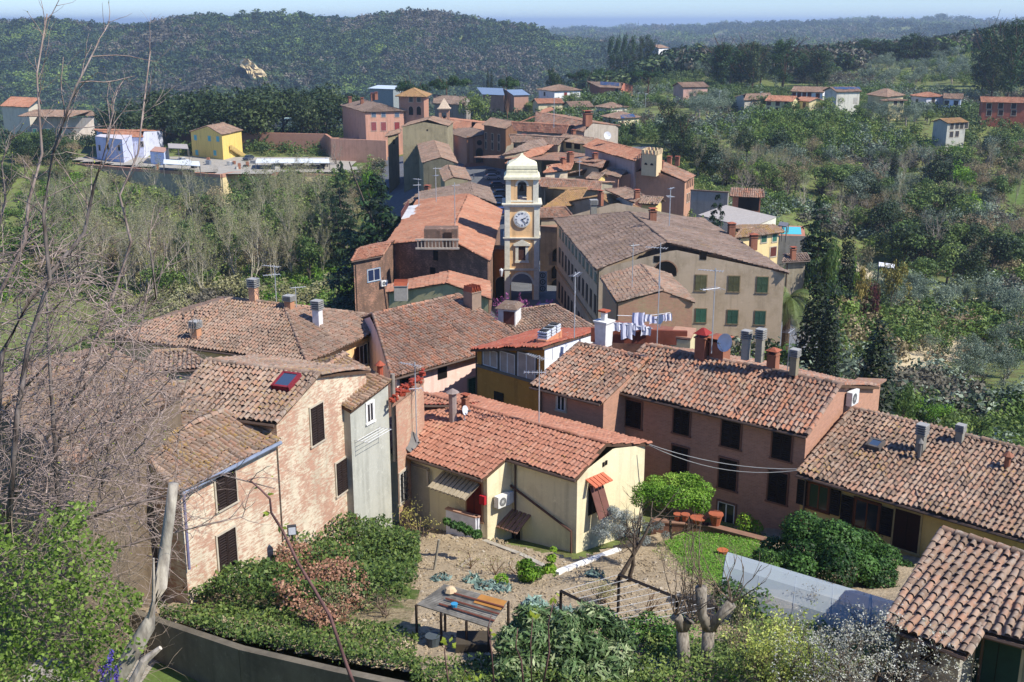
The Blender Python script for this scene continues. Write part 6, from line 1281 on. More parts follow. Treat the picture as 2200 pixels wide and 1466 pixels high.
# ivy bank (uncounted ground cover) and bramble
def cover(name,pts,n,h,size,mat,seed,asp=.6,hf=None):
    P=[GP(*p)[:2] for p in pts]; x0,y0=np.min(P,0); x1,y1=np.max(P,0); r=np.random.default_rng(seed); x=r.uniform(x0,x1,n*2); y=r.uniform(y0,y1,n*2); k=inpoly(x,y,P); x,y=x[k][:n],y[k][:n]
    hh=h*(.35+.65*np.clip(.5+.5*np.sin(x*1.3+seed)*np.sin(y*1.1+2),0,1)); z=gz(x,y)+.1+hh*r.random(len(x))**.6; C=np.stack([x,y,z],1)
    o=obj_leaf(name,None,C,np.tile((.2,-.4,.8),(len(x),1)),size,mat,seed,asp); o['kind']='stuff'; return o
cover('ivy_cover',((395,1305),(470,1270),(560,1230),(640,1190),(700,1160),(800,1150),(900,1190),(905,1230),(880,1300),(800,1330),(700,1340),(560,1330)),15000,1.9,.085,G_['ivy'],21)
cover('ivy_cover',((360,1320),(520,1310),(760,1340),(900,1380),(890,1440),(720,1425),(540,1385)),6000,.5,.07,G_['ivy'],22)
cover('dry_bramble',((600,1240),(760,1230),(800,1320),(700,1380),(590,1330)),6000,1.9,.055,leafmat('4a3a2a','7a5a40','a08468',.1),23,.9)
cover('leaf_litter_twigs',((420,1340),(760,1350),(900,1400),(880,1450),(700,1425)),3500,.25,.09,leafmat('6a5a44','9c8a6c','c4b494',.05),24,.2)
L_e=[(800,1165,47,26),(840,1165,47,30),(870,1180,47,28),(880,1210,46,30),(850,1205,46,34),(815,1200,46,34),(870,1240,45,30),(830,1240,45,34),(790,1230,45,32),(860,1270,44,28)]
shrub('glossy dark evergreen shrub at the corner of the bare vegetable plot','evergreen_shrub','shrub',GP(850,1250),pixlob(L_e,0,0),7500,.08,G_['ivy'],9)
L_e=[(975,1128,46.5,10),(990,1132,46.5,12),(1005,1140,46.5,12),(1025,1148,46,12),(960,1120,47,9)]
shrub('low leafy green shrub against the white porch parapet','leafy_shrub','shrub',GP(1000,1155),pixlob(L_e,0,0),900,.12,G_['laurel'],10,None,.4)
L_e=[(1185,1200,44,12),(1180,1225,44,18),(1190,1250,43.5,20),(1175,1270,43,20),(1195,1285,43,18),(1190,1180,44,7)]
shrub('upright yellow green citrus bush in the middle of the plot','citrus_bush','bush',GP(1185,1305),pixlob(L_e,0,0),1800,.1,G_['spring'],12,None,.4)
for i,(px,py,w_,l) in enumerate(((948,1240,20,'grey green artichoke plant beside the wooden stake'),(1015,1245,22,'grey artichoke plant left end of the middle row'),(1045,1258,24,'grey artichoke plant second in the middle row'),(1080,1262,22,'grey artichoke plant at the right end of the middle row'),(1150,1297,26,'big artichoke behind the loquat shrub'),(1205,1312,24,'artichoke right of the big one behind the loquat'),(1278,1232,19,'single round artichoke near the whitewashed wall'))):
    p=GP(px,py+8); s=w_*np.linalg.norm(p)/FPX; r=empty('artichoke_plant',p,l,'plant'); rr=np.random.default_rng(i); n=70; a=rr.uniform(0,6.28,n); q=rr.random(n)**.5*s; C=np.stack([np.cos(a)*q+p[0],np.sin(a)*q+p[1],p[2]+s*.55-q*.3+rr.random(n)*s*.2],1); N3=np.stack([np.cos(a)*.6,np.sin(a)*.6,np.full(n,1.)],1)
    obj_leaf('leaves',r,C,N3,s*.42,G_['artich'],i,.3)
# silver olive near cream house
b=GP(1350,1255); L_s=[(1285,1140,46,16),(1305,1125,46,18),(1325,1105,46,18),(1345,1110,46,20),(1370,1120,46,18),(1390,1135,45.5,16),(1300,1150,45.5,18),(1330,1140,45.5,20),(1360,1145,45.5,20),(1415,1130,45,14),(1430,1150,45,12),(1315,1095,46,12),(1385,1160,45,16)]
s,t=stick(rg,b,(-.1,.1,1),2.3,.11,3,(4,5),.9,.12,.18)
r=shrub('silver grey pruned olive tree beside the whitewashed wall','pruned_olive','olive tree',b,pixlob(L_s,0,0),7000,.055,leafmat('4a5048','7a8078','a8aca4',.1),14,s,.22,.6)
b2=GP(1320,1262); s,t=stick(rg,b2,(.6,.1,.7),3.2,.12,2,(3,4),.8,.12,.1); r=empty('leaning_tree',b2,'dark leaning bare fruit tree next to the pruned olive','tree'); V,F=tubes(s,5); link('trunk',npmesh('trunk',V,F,[DB_]),r)
# pollarded trees with whips
def pollard(label,pts,y,rad,heads,seed,n=6,L=2.2):
    P=[WY(px,py,y+i*.15) for i,(px,py) in enumerate(pts)]; r=empty('pollarded_tree',P[0],label,'tree'); m=MB(); m.tube(P,[rad*(1-.25*i/len(P)) for i in range(len(P))],bark('8f877a','5f574c'),9); 
    for h in heads:
        q=[P[h[0]]]+[WY(a,b_,y+.2) for a,b_ in h[1]]; m.tube(q,[rad*.75]+[rad*.65]*(len(q)-2)+[rad*.8],bark('8f877a','5f574c'),8)
    m.build('trunk',r,True); rr=np.random.default_rng(seed); s=[]; t=[]
    for h in heads:
        e=WY(*h[1][-1],y+.2)
        for _ in range(n): grow(rr,e,(rr.normal(0,.7),rr.normal(0,.4),1),L*rr.uniform(.6,1),.022,1,s,t,.5,(2,4),.15,.16,6,.5)
    V,F=tubes(s,4); link('shoots',npmesh('shoots',V,F,[bark('8a7a68','5c4c3c')]),r); return r
pollard('left pollarded tree with knobbed grey head over the bottom edge',((1472,1520),(1470,1420),(1466,1355)),31.6,.24,((2,((1458,1330),(1450,1322))),(2,((1478,1335),(1482,1330)))),3,7)
pollard('forked pollarded tree in front of the plastic greenhouse',((1522,1520),(1520,1420),(1522,1355)),31.6,.24,((2,((1508,1320),(1506,1262))),(2,((1550,1320),(1572,1296)))),4,7)
# fruit trees, bare shrubs
def bareshrub(label,px,py,h,seed,mat,leaf=None,n=5,name='bare_shrub',lev=3,lsize=.03,lm=3,zf=GP,r0=.05,sp=.8,bl=None):
    b=zf(px,py); rr=np.random.default_rng(seed); s=[];t=[]
    for _ in range(n): grow(rr,b,(rr.normal(0,.45),rr.normal(0,.45),1),h,r0,lev,s,t,sp,(3,4),.06,.2,5,.6)
    r=empty(name,b,label,'shrub' if 'shrub' in name else 'tree'); V,F=tubes(s,3); link('branches',npmesh('branches',V,F,[mat]),r)
    if leaf: C=np.array([q[0] for q in t]); C=np.concatenate([C+rr.normal(0,.07,C.shape) for _ in range(lm)]); obj_leaf('leaves',r,C,rr.normal(0,1,C.shape)+(0,-.3,.6),lsize,leaf,seed)
    return r
bareshrub('twiggy brown shrub below the laurel hedge',1760,1345,1.5,1,bark('6b5644','40342a'),G_['brown'],6,r0=.04)
bareshrub('light green budding shrub over the plastic greenhouse',1640,1470,1.5,2,bark('8a7c66','5c5040'),leafmat('7a8438','a0ac50','c4cc7c',.3),9,lsize=.055,lm=5,r0=.04)
bareshrub('second budding shrub at the bottom edge right of the pollards',1710,1500,1.5,8,bark('8a7c66','5c5040'),leafmat('7a8438','a0ac50','c4cc7c',.3),8,lsize=.055,lm=5,r0=.04)
bareshrub('white blossoming fruit tree at the foot of the nearest house',1880,1480,1.9,3,bark('7a6e60','4c4238'),G_['blossom'],9,lsize=.038,lm=9,name='blossom_tree',r0=.05)
bareshrub('blossoming branches of a second fruit tree at the bottom edge',1800,1520,1.8,9,bark('7a6e60','4c4238'),G_['blossom'],8,lsize=.038,lm=8,name='blossom_tree',r0=.05)
bareshrub('thin budding shrub by the concrete annex',895,1165,1.3,4,bark('8a7560','5c4a38'),leafmat('8a8a3c','a8a850','c4c070',.3),4,lsize=.035,r0=.03)
for i,(px,py) in enumerate(((1010,1225),(1065,1240),(1110,1235))): bareshrub('%s bare vine between the artichokes on the plot'%('left','middle','right')[i],px,py,.8,20+i,bark('7a6048','4c3a2c'),leafmat('6a6a2c','8a8a40','a0a054',.2),2,name='bare_vine',lsize=.03,lev=2,r0=.03)
bareshrub('tangled bare vine on the black pergola',1390,1320,.9,31,bark('7a6048','4c3a2c'),None,4,name='bare_vine',lev=2,r0=.03)
bareshrub('thin young fruit tree on the lawn',1570,1230,1.3,33,bark('7a6a58','4c4034'),None,2,name='young_tree',lev=2,r0=.03)
# garden shed with corrugated roof
zS=GP(1000,1340)[2]+1.9; q=[W(894,1300,zS),W(1050,1350,zS),W(1092,1292,zS+.25),W(955,1256,zS+.25)]; r=empty('tool_shelter',(q[0]+q[2])/2-Z*2,'open tool shelter with weathered corrugated roof sheets held down by poles','shed'); e=q[1]-q[0]; f=q[3]-q[0]; n=26; V=[];F=[]
for i in range(n*4+1):
    for j in (0,1): p=q[0]+e*(i/(n*4))*1.0+(f if j else 0)+(((q[2]-q[3])-e)*(i/(n*4)) if j else 0); 
    pass
m=MB(); K=72
def sp_(i,j): p=q[0]*(1-i)*(1-j)+q[1]*i*(1-j)+q[2]*i*j+q[3]*(1-i)*j; return p
Gc=flat('a39d90',.8,0,.3)
for i in range(K):
    h0,h1=.035*math.cos(i*1.6),.035*math.cos((i+1)*1.6); a,b_=i/K,(i+1)/K
    m.face([sp_(0,a)+Z*h0,sp_(1,a)+Z*h0,sp_(1,b_)+Z*h1,sp_(0,b_)+Z*h1],Gc)
m.build('roof',r)
m=MB()
for t_ in (.2,.45,.7): m.tube([sp_(.25,t_)+Z*.09,sp_(1.02,t_)+Z*.09],.035,flat('7a4a3c'),5)
m.build('pole',r); m=MB(); p=[sp_(.6,.6),sp_(1,.6),sp_(1,.95),sp_(.6,.95)]; m.face([v+Z*.06 for v in p],flat('a8763c')); m.build('rusty_sheet',r)
for i,j in ((0,0),(.35,0),(.7,0),(1,0),(0,1),(1,1)): m=MB(); p=sp_(i,j); m.tube([p,(p[0],p[1],float(gz(0,p[1]))-.1)],.05,flat('3c3028'),5); m.build('post',r)
m=MB(); p0_=sp_(.75,.15); m.zbox(p0_[0],p0_[1],zS-1.9,1.2,.9,1.2,flat('4a4236')); m.build('wooden_box',r)
p=sp_(.2,.75); r=empty('stone',p,'pale stone lying on the roof of the tool shelter','stone'); m=MB(); m.tube([p,p+Z*.08,p+Z*.2,p+Z*.26],[.1,.24,.17,.05],flat('c4ac88'),8); m.build('stone',r)
p=sp_(.45,.25); r=empty('blue_bucket',p,'small blue plastic pot on the roof of the tool shelter','bucket'); m=MB(); m.tube([p+Z*.05,p+Z*.22],[.09,.13],flat('3a8ab0'),9); m.build('pot',r)
# black pergola
r=empty('pergola',GP(1330,1370),'low black timber pergola frame with wires over the vegetable plot','pergola'); dk=flat('2c2622'); tops=[(1205,1270),(1345,1340),(1405,1345),(1330,1235),(1455,1285),(1540,1305)]
zp_=GP(1330,1330)[2]+1.5; T_=[W(*p,zp_) for p in tops]
m=MB(); 
for a,b_ in ((0,1),(1,2),(3,4),(4,5)): m.tube([T_[a],T_[b_]],.07,dk,4)
m.build('beam',r); m=MB()
for i in range(9): t_=i/8; m.tube([T_[0]*(1-t_)+T_[1]*t_,T_[3]*(1-t_)+T_[5]*t_],.012,flat('9a9a98'),3)
m.build('wires',r)
for p in T_: m=MB(); m.tube([p,(p[0],p[1],float(gz(0,p[1]))-.1)],.06,dk,5); m.build('post',r)
# greenhouse
zg_=GP(1600,1340)[2]; a_,b_,c_=W(1545,1330,zg_),W(1560,1270,zg_),W(1765,1335,zg_); r=empty('greenhouse',(a_+c_)/2,'low arched plastic greenhouse with cloudy bluish sheeting','greenhouse'); wv=(b_-a_); wv[2]=0; wv=_unit(wv)*3.0; lv=c_-b_; lv[2]=0; lv=_unit(lv)*7
m=MB(); pl_=bpy.data.materials.new('plastic_sheet'); pl_.use_nodes=True; bb=pl_.node_tree.nodes['Principled BSDF']; bb.inputs['Base Color'].default_value=(.42,.47,.48,1); bb.inputs['Alpha'].default_value=.62; bb.inputs['Roughness'].default_value=.6
A=np.linspace(0,math.pi,9); o=a_
for i in range(8):
    P=[o+wv*(.5-.5*math.cos(t_))+Z*math.sin(t_)*1.9+lv*k_ for t_,k_ in ((A[i],0),(A[i],1),(A[i+1],1),(A[i+1],0))]; m.face(P,pl_)
m.face([o+wv*(.5-.5*math.cos(t_))+Z*math.sin(t_)*1.9 for t_ in A],pl_); m.build('sheeting',r,True)
for k_ in np.linspace(0,1,6): m=MB(); m.tube([o+wv*(.5-.5*math.cos(t_))+Z*math.sin(t_)*1.88+lv*k_ for t_ in A],.025,flat('8a9098'),4); m.build('hoop',r)
# stake, floodlight, leaning poles
def post(name,label,cat,p,q,rad,col): r=empty(name,p,label,cat); m=MB(); m.tube([p,q],rad,flat(col),6); m.build('shaft',r); return r
p=GP(932,1228); post('wooden_stake','grey wooden stake leaning at the edge of the plot','stake',p,WY(943,1160,p[1]),.06,'8f8878')
p=WY(629,1175,43); r=post('floodlight','small floodlight on a dark pole above the ivy by the farmhouse wall','lamp',p,WY(627,1150,43),.04,'33302c'); m=MB(); c=WY(627,1139,43); m.box(c,(.18,.05,0),(-.03,.1,0),(0,0,.2),flat('3a3c40')); m.box(c+(.03,-.11,0),(.14,.03,0),(0,.01,0),(0,0,.16),flat('c8ccd0')); m.build('lamp_head',r)
p=GP(783,1180); post('leaning_pole','brown iron bar leaning against the grey plastered house','pole',p,WY(760,1088,p[1]+1.0),.05,'6b4438'); p=GP(777,1182); post('leaning_pole','shorter dark bar beside the leaning iron bar','pole',p,WY(766,1135,p[1]+.8),.04,'4c3a34')
# ledge with pots
zl=GP(1450,1150)[2]+.55; r,P=wallrun('low brick ledge with flower pots before the long brick house',[(1400,1118),(1520,1128),(1645,1160)],zl,-25.5,.35,plaster('7a5848','5c4438',.4),flat('8a6a58'),name='brick_ledge',rimh=.06)
for i,(px,s,l) in enumerate(((1455,.2,'tiny pot at the left end of the brick ledge'),(1472,.22,'small pot next to the trough on the brick ledge'),(1500,.4,'wide low terracotta trough on the brick ledge'),(1537,.35,'large upright terracotta pot on the brick ledge'))):
    p=W(px,1118+(px-1455)*.12,zl+.05); r=empty('flower_pot',p,l,'flower pot'); m=MB(); h=.3 if i==2 else .45*s/.25; m.tube([p,p+Z*h*.85,p+Z*h*.86,p+Z*h],[s*.6,s*.95,s*1.08,s*1.08],flat('a05a40'),10); m.build('pot',r)
for px,py,l in ((1552,1196,'terracotta pot lying on the lawn'),(1580,1215,'terracotta pot standing near the hedge on the lawn')): p=GP(px,py); r=empty('flower_pot',p,l,'flower pot'); m=MB(); m.tube([p,p+Z*.3,p+Z*.34],[.16,.24,.27],flat('b0643e'),10); m.build('pot',r)
p=GP(1600,1150); shrub('small rose bush at the end of the brick ledge','rose_bush','bush',p,[(p[0],p[1],p[2]+.7,.5,.5),(p[0]+.5,p[1],p[2]+.4,.4,.4)],700,.07,G_['spring'],15)
for i,(px,py,h_,l) in enumerate(((1600,1345,1.6,'dark green shrub between pollard and greenhouse'),(1420,1400,1.2,'dark shrub left of the pollards'),(1110,1250,.8,'yellowish leafy plant by the pergola'),(1650,1260,1.4,'dark shrub in the shade at the hedge foot'))):
    p=GP(px,py); shrub(l,'garden_shrub','shrub',p,[(p[0]+rg.normal(0,.4),p[1]+rg.normal(0,.3),p[2]+h_*rg.uniform(.3,.8),h_*.4,h_*.35) for _ in range(6)],1400,.08,G_['laurel'] if i!=2 else G_['spring'],40+i)
# cold frame and crates
p=GP(1400,1440)
r=empty('wire_cages',p,'stack of grey wire crates on the ground by the pollards','crate'); m=MB()
for i in range(9): m.box(p+np.array((i*.15-.6,0,.15)),(.012,0,0),(0,.5,0),(0,0,.012),flat('a8a8a4')); m.box(p+np.array((0,i*.11-.45,.15)),(.62,0,0),(0,.012,0),(0,0,.012),flat('a8a8a4'))
m.zbox(p[0],p[1],p[2]-.1,1.2,.9,.22,flat('4c4a46')); m.build('wire_grid',r)
# laundry on the roof terrace
r=empty('washing_line',W(1370,715,ZY(1300,712,68)),'washing line with white and lavender laundry on the roof terrace','laundry'); yl=66.5; rr=random.Random(4)
m=MB(); a_,b_=WY(1326,678,yl),WY(1440,672,yl+1.5); m.tube([a_,(a_+b_)/2-Z*.15,b_],.02,flat('c8c8c8'),4); a2,b2=WY(1316,693,yl-.8),WY(1402,706,yl-.8); m.tube([a2,b2],.02,flat('c8c8c8'),4); m.build('line',r)
def cloth(px,py,w_,h_,y,col):
    m=MB(); p=WY(px,py,y); n=6
    for i in range(n):
        for j in range(3):
            def q(u,v): return p+np.array(((u-.5)*w_+.02*math.sin(v*5+px),.05*math.sin(u*11+px),-v*h_*(1-.12*math.sin(u*3.1))))
            m.face([q(i/n,j/3),q((i+1)/n,j/3),q((i+1)/n,(j+1)/3),q(i/n,(j+1)/3)],flat(col,.9,0,.05))
    m.build('cloth',r,True)
for px,py,w_,h_ in ((1372,672,.75,.9),(1390,676,.55,.5),(1406,680,.6,.5),(1425,676,.5,.45),(1437,674,.4,.5)): cloth(px,py,w_,h_,yl,rr.choice(('c4c4d4','d0d0d8','b8b8cc')))
for px,py,w_,h_ in ((1322,693,.55,.6),(1335,694,.45,.5),(1347,694,.7,1.1),(1357,695,.5,.8),(1372,699,.9,.35),(1388,702,.6,.6)): cloth(px,py,w_,h_,yl-.8,rr.choice(('c8c8d4','d0d0d6','b8b8cc')))
m=MB(); c=WY(1372,726,66); m.box(c+Z*.1,(2.9,-.4,0),(0,.12,0),(0,0,.45),plaster('7a4434','5c3428',.3)); m.build('parapet',TR.root)
# antennas, dishes, wires, lamps
def roofpt(H,px,py,pl=0): p0,n=H.pls[pl]; return PL(px,py,p0,n)
antenna(roofpt(H3,594,650),2.6,'antenna with dish on the ridge of the peach house','yagi',2.7,s=1.2); antenna(roofpt(H3,637,662,1),1.5,'low antenna behind the white chimney of the peach house','single',.4,s=1.2)
antenna(WY(1234,716,62),3.6,'crooked antenna on the veranda house roof','grid',1.2,s=1.4); antenna(WY(1412,728,62),5.6,'tall antenna mast rising beside the laundry','grid',2.8,s=1.2); antenna(WY(1529,748,58),4.4,'tall combined antenna in front of the sunlit palazzo gable','yagi',2.8,s=1.3)
antenna(WY(1438,480,130),4.2,'white fishbone antenna behind the palazzo ridge','yagi',1.0,s=2.5); antenna(WY(1358,612,104),4,'antenna on the small brick gabled house','single',.5,s=1.6); antenna(roofpt(T1,978,508),7,'tall thin mast on the reddish old house roof','single',.3,s=2); antenna(WY(937,430,172),5,'ladder like antenna over the terrace house','yagi',.3,s=2.4); antenna(WY(900,440,170),4,'second antenna left over the terrace house','yagi',2.6,s=2.4); antenna(WY(1190,272,270),7,'mast with dishes over the far street row','grid',.6,s=3); antenna(WY(1245,375,200),3,'aerial on the brown stepping roof','yagi',.8,s=2)
dish(WY(1417,697,64),(-.8,-.5,.3),.3,'grey satellite dish beside the laundry chimney',mast=.3); dish(WY(1556,748,57.5),(-.75,-.6,.3),.5,'pale satellite dish behind the long brick roof',mast=.3); dish(WY(1305,302,228),(.3,-.9,.3),.8,'white satellite dish on the bright orange roof',mast=1)
def wire(label,a,b,sag,rad=.02,col='2c2c2c'):
    r=empty('overhead_cable',a,label,'cable'); m=MB(); m.tube([a+(b-a)*t-Z*sag*4*t*(1-t) for t in np.linspace(0,1,12)],rad,flat(col),4); m.build('cable',r)
wire('upper grey cable strung between the cream house and the yellow house',WY(1395,955,52),WY(1712,1008,50.2),.35,.022,'8a8a88'); wire('lower grey cable strung between the cream house and the yellow house',WY(1395,957,52),WY(1712,1011,50.2),.6,.02,'8a8a88')
def lamp(px,pb,pt,y,l):
    b=WY(px,pb,y); t_=WY(px,pt,y); r=empty('street_lamp',b,l,'street lamp'); m=MB(); m.tube([b-Z*.5,t_],.09,flat('9aa09c'),5); m.build('pole',r); m=MB(); m.box(t_+(.3,-.2,0),(.5,0,.05),(0,.15,0),(0,0,.07),flat('c8ccc8')); m.build('lamp_head',r)
lamp(1387,228,202,400,'street lamp pole above the cream solar villa'); lamp(1371,212,200,410,'street lamp with curved head behind the cypress hedge'); lamp(1546,218,196,420,'lamp pole at the red fence of the pinkish villa'); lamp(1634,214,198,400,'lamp pole between the stone farmhouse and the row house'); lamp(1095,175,225,430,'white pole by the lone umbrella pine') if False else None
# gate lantern, sign board
p=WY(1077,586,146); r=empty('wall_lantern',p,'white wall lantern left of the clock tower','lantern'); m=MB(); m.tube([p-Z*.5,p+Z*.1,p+Z*.35,p+Z*.6],[.12,.26,.3,.03],flat('c8ccd0'),6); m.build('lantern',r)
p=WY(1166,606,152.5); r=empty('sign_board',p,'white board with three round signs beside the clock tower','sign'); m=MB(); m.box(p,(.6,0,0),(0,.05,0),(0,0,1.5),flat('b8bcc0')); m.build('board',r)
for i in(-1,0,1):
    m=MB(); c=p+np.array((0,-.07,i*.95)); A=np.linspace(0,2*math.pi,15)[:-1]; m.face([c+np.array((math.cos(a)*.4,0,math.sin(a)*.4)) for a in A],flat('33383c')); m.face([c+np.array((math.cos(a)*.3,-.01,math.sin(a)*.3)) for a in A],flat('b0b4b8')); m.box(c+(0,-.02,0),(.05,0,0),(0,.01,0),(0,0,.18),flat('33383c')); m.build('round_sign',r)
# judas trees, palm
for i,(px,pt,w_) in enumerate(((1105,640,60),(1150,648,36),(1125,646,40))):
    p=WY(px,pt,128); z=-36.5; rr=np.random.default_rng(i); s=[];t=[]
    for _ in range(5): grow(rr,(p[0],128,z),(rr.normal(0,.5),rr.normal(0,.3),1),(p[2]-z)*.62,.06,3,s,t,.7,(3,4),.08,.15,5,.55)
    r=empty('judas_tree',(p[0],128,z),('left','right','middle')[i]+' pink flowering judas tree before the clock tower','tree'); V,F=tubes(s,3); link('branches',npmesh('branches',V,F,[bark('7a4a5c','4a3038')]),r); C=np.concatenate([[a for a,_ in t],[q[1] for q in s[::3]]]); C=np.concatenate([C+rr.normal(0,.1,C.shape) for _ in range(4)]); obj_leaf('blossom',r,C,rr.normal(0,1,C.shape),.11,G_['judas'],i)
def palm():
    c=WY(1694,640,122); b=(c[0],c[1],float(T(c[0],c[1]))); r=empty('palm_tree',b,'big date palm with arching fronds at the palazzo corner','palm tree'); m=MB(); m.tube([b,c],[.5,.4],bark('6a5844','40342a'),9); m.build('trunk',r); rr=np.random.default_rng(2)
    for i in range(34):
        az=rr.uniform(0,6.28); el=rr.uniform(-.2,1.2); L=rr.uniform(3.6,5.2); h=np.array((math.cos(az),math.sin(az),0)); p=np.array(c); d=_unit(h*math.cos(el)+Z*math.sin(el)); C=[];Nn=[];V=[]
        for k in range(14):
            d=_unit(d+Z*-.16); q=p+d*L/14; sd=_unit(np.cross(d,Z)); ll=.75*math.sin(math.pi*min(1,(k+2)/15))+.1
            for s_ in(-1,1):
                for o in (0,.5): a=p+(q-p)*o; e=a+sd*s_*ll*.8+d*ll*.5-Z*ll*.45; w3=d*.05; V+= [a-w3,a+w3,e+w3*.4,e-w3*.4]
            p=q
        link('frond',mk('frond',np.array(V),np.full(len(V),rr.random()),G_['palm']),r)
palm()
# vehicles
def car(px,py,y,rz,col,label,kind='car',z=None,group=None):
    p=G(px,py,60,600) if y is None else WY(px,py,y); 
    if y is not None: p[2]=float(T(p[0],p[1]))+.27 if z is None else z
    r=empty('van' if kind=='van' else 'car',p,label,'van' if kind=='van' else 'car',group,rz); 
    L,Wd,H=(4.6,1.9,2.0) if kind=='van' else (4.1,1.7,1.45); prof=[(-.5,.2),(-.5,.55),(-.46,.95),(.2,.97),(.38,.55),(.5,.45),(.5,.2)] if kind=='van' else [(-.5,.22),(-.5,.62),(-.42,.68),(-.3,.98),(.1,1.0),(.26,.66),(.48,.56),(.5,.22)]
    m=MB(); C=flat(col,.3,0,.02); P=[(a*L,b*H) for a,b in prof]
    for s_ in(-1,1): m.face([(a,s_*Wd/2*(1 if b<.7*H else .86),b) for a,b in P],C)
    n=len(P)
    for i in range(n): (a,b),(c,d)=P[i],P[(i+1)%n]; wa,wc=[Wd/2*(1 if v<.7*H else .86) for v in (b,d)]; m.face([(a,-wa,b),(a,wa,b),(c,wc,d),(c,-wc,d)],C)
    def loc(o): o.parent=r; o.matrix_parent_inverse.identity(); return o
    loc(m.build('body')); m=MB(); g=glass()
    if kind=='van': m.face([(.2*L+.02,-.7,.93*H),(.2*L+.02,.7,.93*H),(.375*L+.02,.75,.58*H),(.375*L+.02,-.75,.58*H)],g); m.face([(-.485*L-.03,-.6,.88*H),(-.485*L-.03,.6,.88*H),(-.505*L,.6,.6*H),(-.505*L,-.6,.6*H)],g)
    else: m.face([(.1*L+.03,-.62,.96*H),(.1*L+.03,.62,.96*H),(.25*L+.03,.74,.69*H),(.25*L+.03,-.74,.69*H)],g); m.face([(-.31*L-.03,-.62,.95*H),(-.31*L-.03,.62,.95*H),(-.41*L-.03,.72,.71*H),(-.41*L-.03,-.72,.71*H)],g)
    for s_ in(-1,1):
        y_=s_*(Wd/2*.93+.03); m.face([(-.36*L,y_+s_*.03,.7*H),(.22*L,y_+s_*.03,.7*H),(.1*L,y_-s_*.04,.93*H),(-.28*L,y_-s_*.04,.93*H)],g)
    loc(m.build('windows'))
    for a in(-.31,.31):
        for s_ in(-1,1): m=MB(); m.tube([(a*L,s_*(Wd/2-.16),.32),(a*L,s_*(Wd/2+.02),.32)],.32,flat('1c1c1e'),12); m.tube([(a*L,s_*(Wd/2+.02),.32),(a*L,s_*(Wd/2+.03),.32)],.18,flat('9a9c9e'),8); loc(m.build('wheel'))
    return r
car(1043,375,255,1.45,'d8d8d8','white van driving across the church square','van')
for i,(px,py,y,c_,l) in enumerate(((1058,352,292,'5a6068','grey car farthest in the parked row'),(1059,358,283,'8a9098','silver car second in the parked row'),(1070,364,270,'3c4860','dark blue car in the middle of the parked row'),(1077,374,256,'70808c','pale blue grey car in the parked row'),(1074,382,246,'9aa4ae','silver estate car near the white van'),(1072,392,236,'5a6a80','blue grey car in the shadow row'),(1083,399,229,'2c3c70','deep blue car nearest in the parked row'))): car(px,py,y,.15,c_,l)
car(1178,652,139,-1.3,'b8bcc0','white van parked under the palazzo wall by the tower','van',z=-37.2)
car(1824,598,172,2.4,'8a94a4','silver blue hatchback on the clearing in the valley'); car(1848,590,177,2.3,'3a4048','dark car next to the silver hatchback on the clearing')
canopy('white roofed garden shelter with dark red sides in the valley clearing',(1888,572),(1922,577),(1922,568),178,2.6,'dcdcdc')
# person on the square
def person(P,rz,label,shirt='5a6a80',leg='2c3038'):
    r=empty('person',P,label,'person',None,rz); vs=[(0,0,.92),(0,0,1.15),(0,0,1.4),(0,0,1.52),(0,0,1.66),(.11,0,.88),(.12,.06,.5),(.12,-.02,.08),(-.11,0,.88),(-.12,-.06,.5),(-.12,.04,.08),(.19,0,1.38),(.25,.03,1.12),(.26,.1,.88),(-.19,0,1.38),(-.25,0,1.12),(-.26,.06,.88),(.12,.12,.04),(-.12,.16,.04)]
    ed=[(0,1),(1,2),(2,3),(3,4),(0,5),(5,6),(6,7),(0,8),(8,9),(9,10),(2,11),(11,12),(12,13),(2,14),(14,15),(15,16),(7,17),(10,18)]; rad=[.15,.14,.15,.06,.11,.1,.065,.045,.1,.065,.045,.07,.05,.04,.07,.05,.04,.04,.04]
    me=bpy.data.meshes.new('body'); me.from_pydata(vs,ed,[]); o=bpy.data.objects.new('body',me); COL.objects.link(o); md=o.modifiers.new('skin','SKIN'); 
    if not me.skin_vertices: me.attributes
    o.parent=r; sv=me.skin_vertices[0].data if me.skin_vertices else None
    if sv:
        for i,v in enumerate(sv): v.radius=(rad[i],rad[i])
        sv[0].use_root=True
    o.modifiers.new('sub','SUBSURF').levels=1; me.materials.append(flat(shirt)); return r
# ---------- foreground shoots and thicket close to the camera
def shoot(label,pts,y,rad,leaves,seed,lm,cat='plant',name='young_shoot',ls=.03):
    P=[WY(px,py,y) for px,py in pts]; r=empty(name,P[0],label,cat); m=MB(); m.tube(P,[rad*(1-.6*i/(len(P)-1)) for i in range(len(P))],bark('7a5a54','4c3836'),7); m.build('stem',r,True); rr=np.random.default_rng(seed); C=[]
    for px,py,n in leaves: c=WY(px,py,y); C+=[c+rr.normal(0,ls*.7,3) for _ in range(n)]
    if C: obj_leaf('leaves',r,C,np.tile((0,-.6,.5),(len(C),1)),ls,lm,seed,.55)
    return r
LF=leafmat('6a7420','8c9830','b0b850',.35)
shoot('long bare reddish shoot rising across the brick wall with a few young leaves',((762,1475),(745,1430),(709,1324),(675,1266),(641,1211),(607,1140),(583,1102),(580,1072),(560,1052),(539,1034)),4.2,.0085,((583,1065,3),(571,1105,3),(616,1134,3),(552,1050,1)),1,LF,ls=.014)
shoot('thin shoot with yellowish leaves left of the loquat',((965,1480),(960,1440),(955,1400),(958,1375)),6,.006,((955,1378,5),(975,1388,4)),2,LF,ls=.025); shoot('short shoot at the bottom edge below the shelter',((990,1480),(1000,1440),(1012,1450)),6,.005,((1012,1452,5),),3,LF,ls=.025)
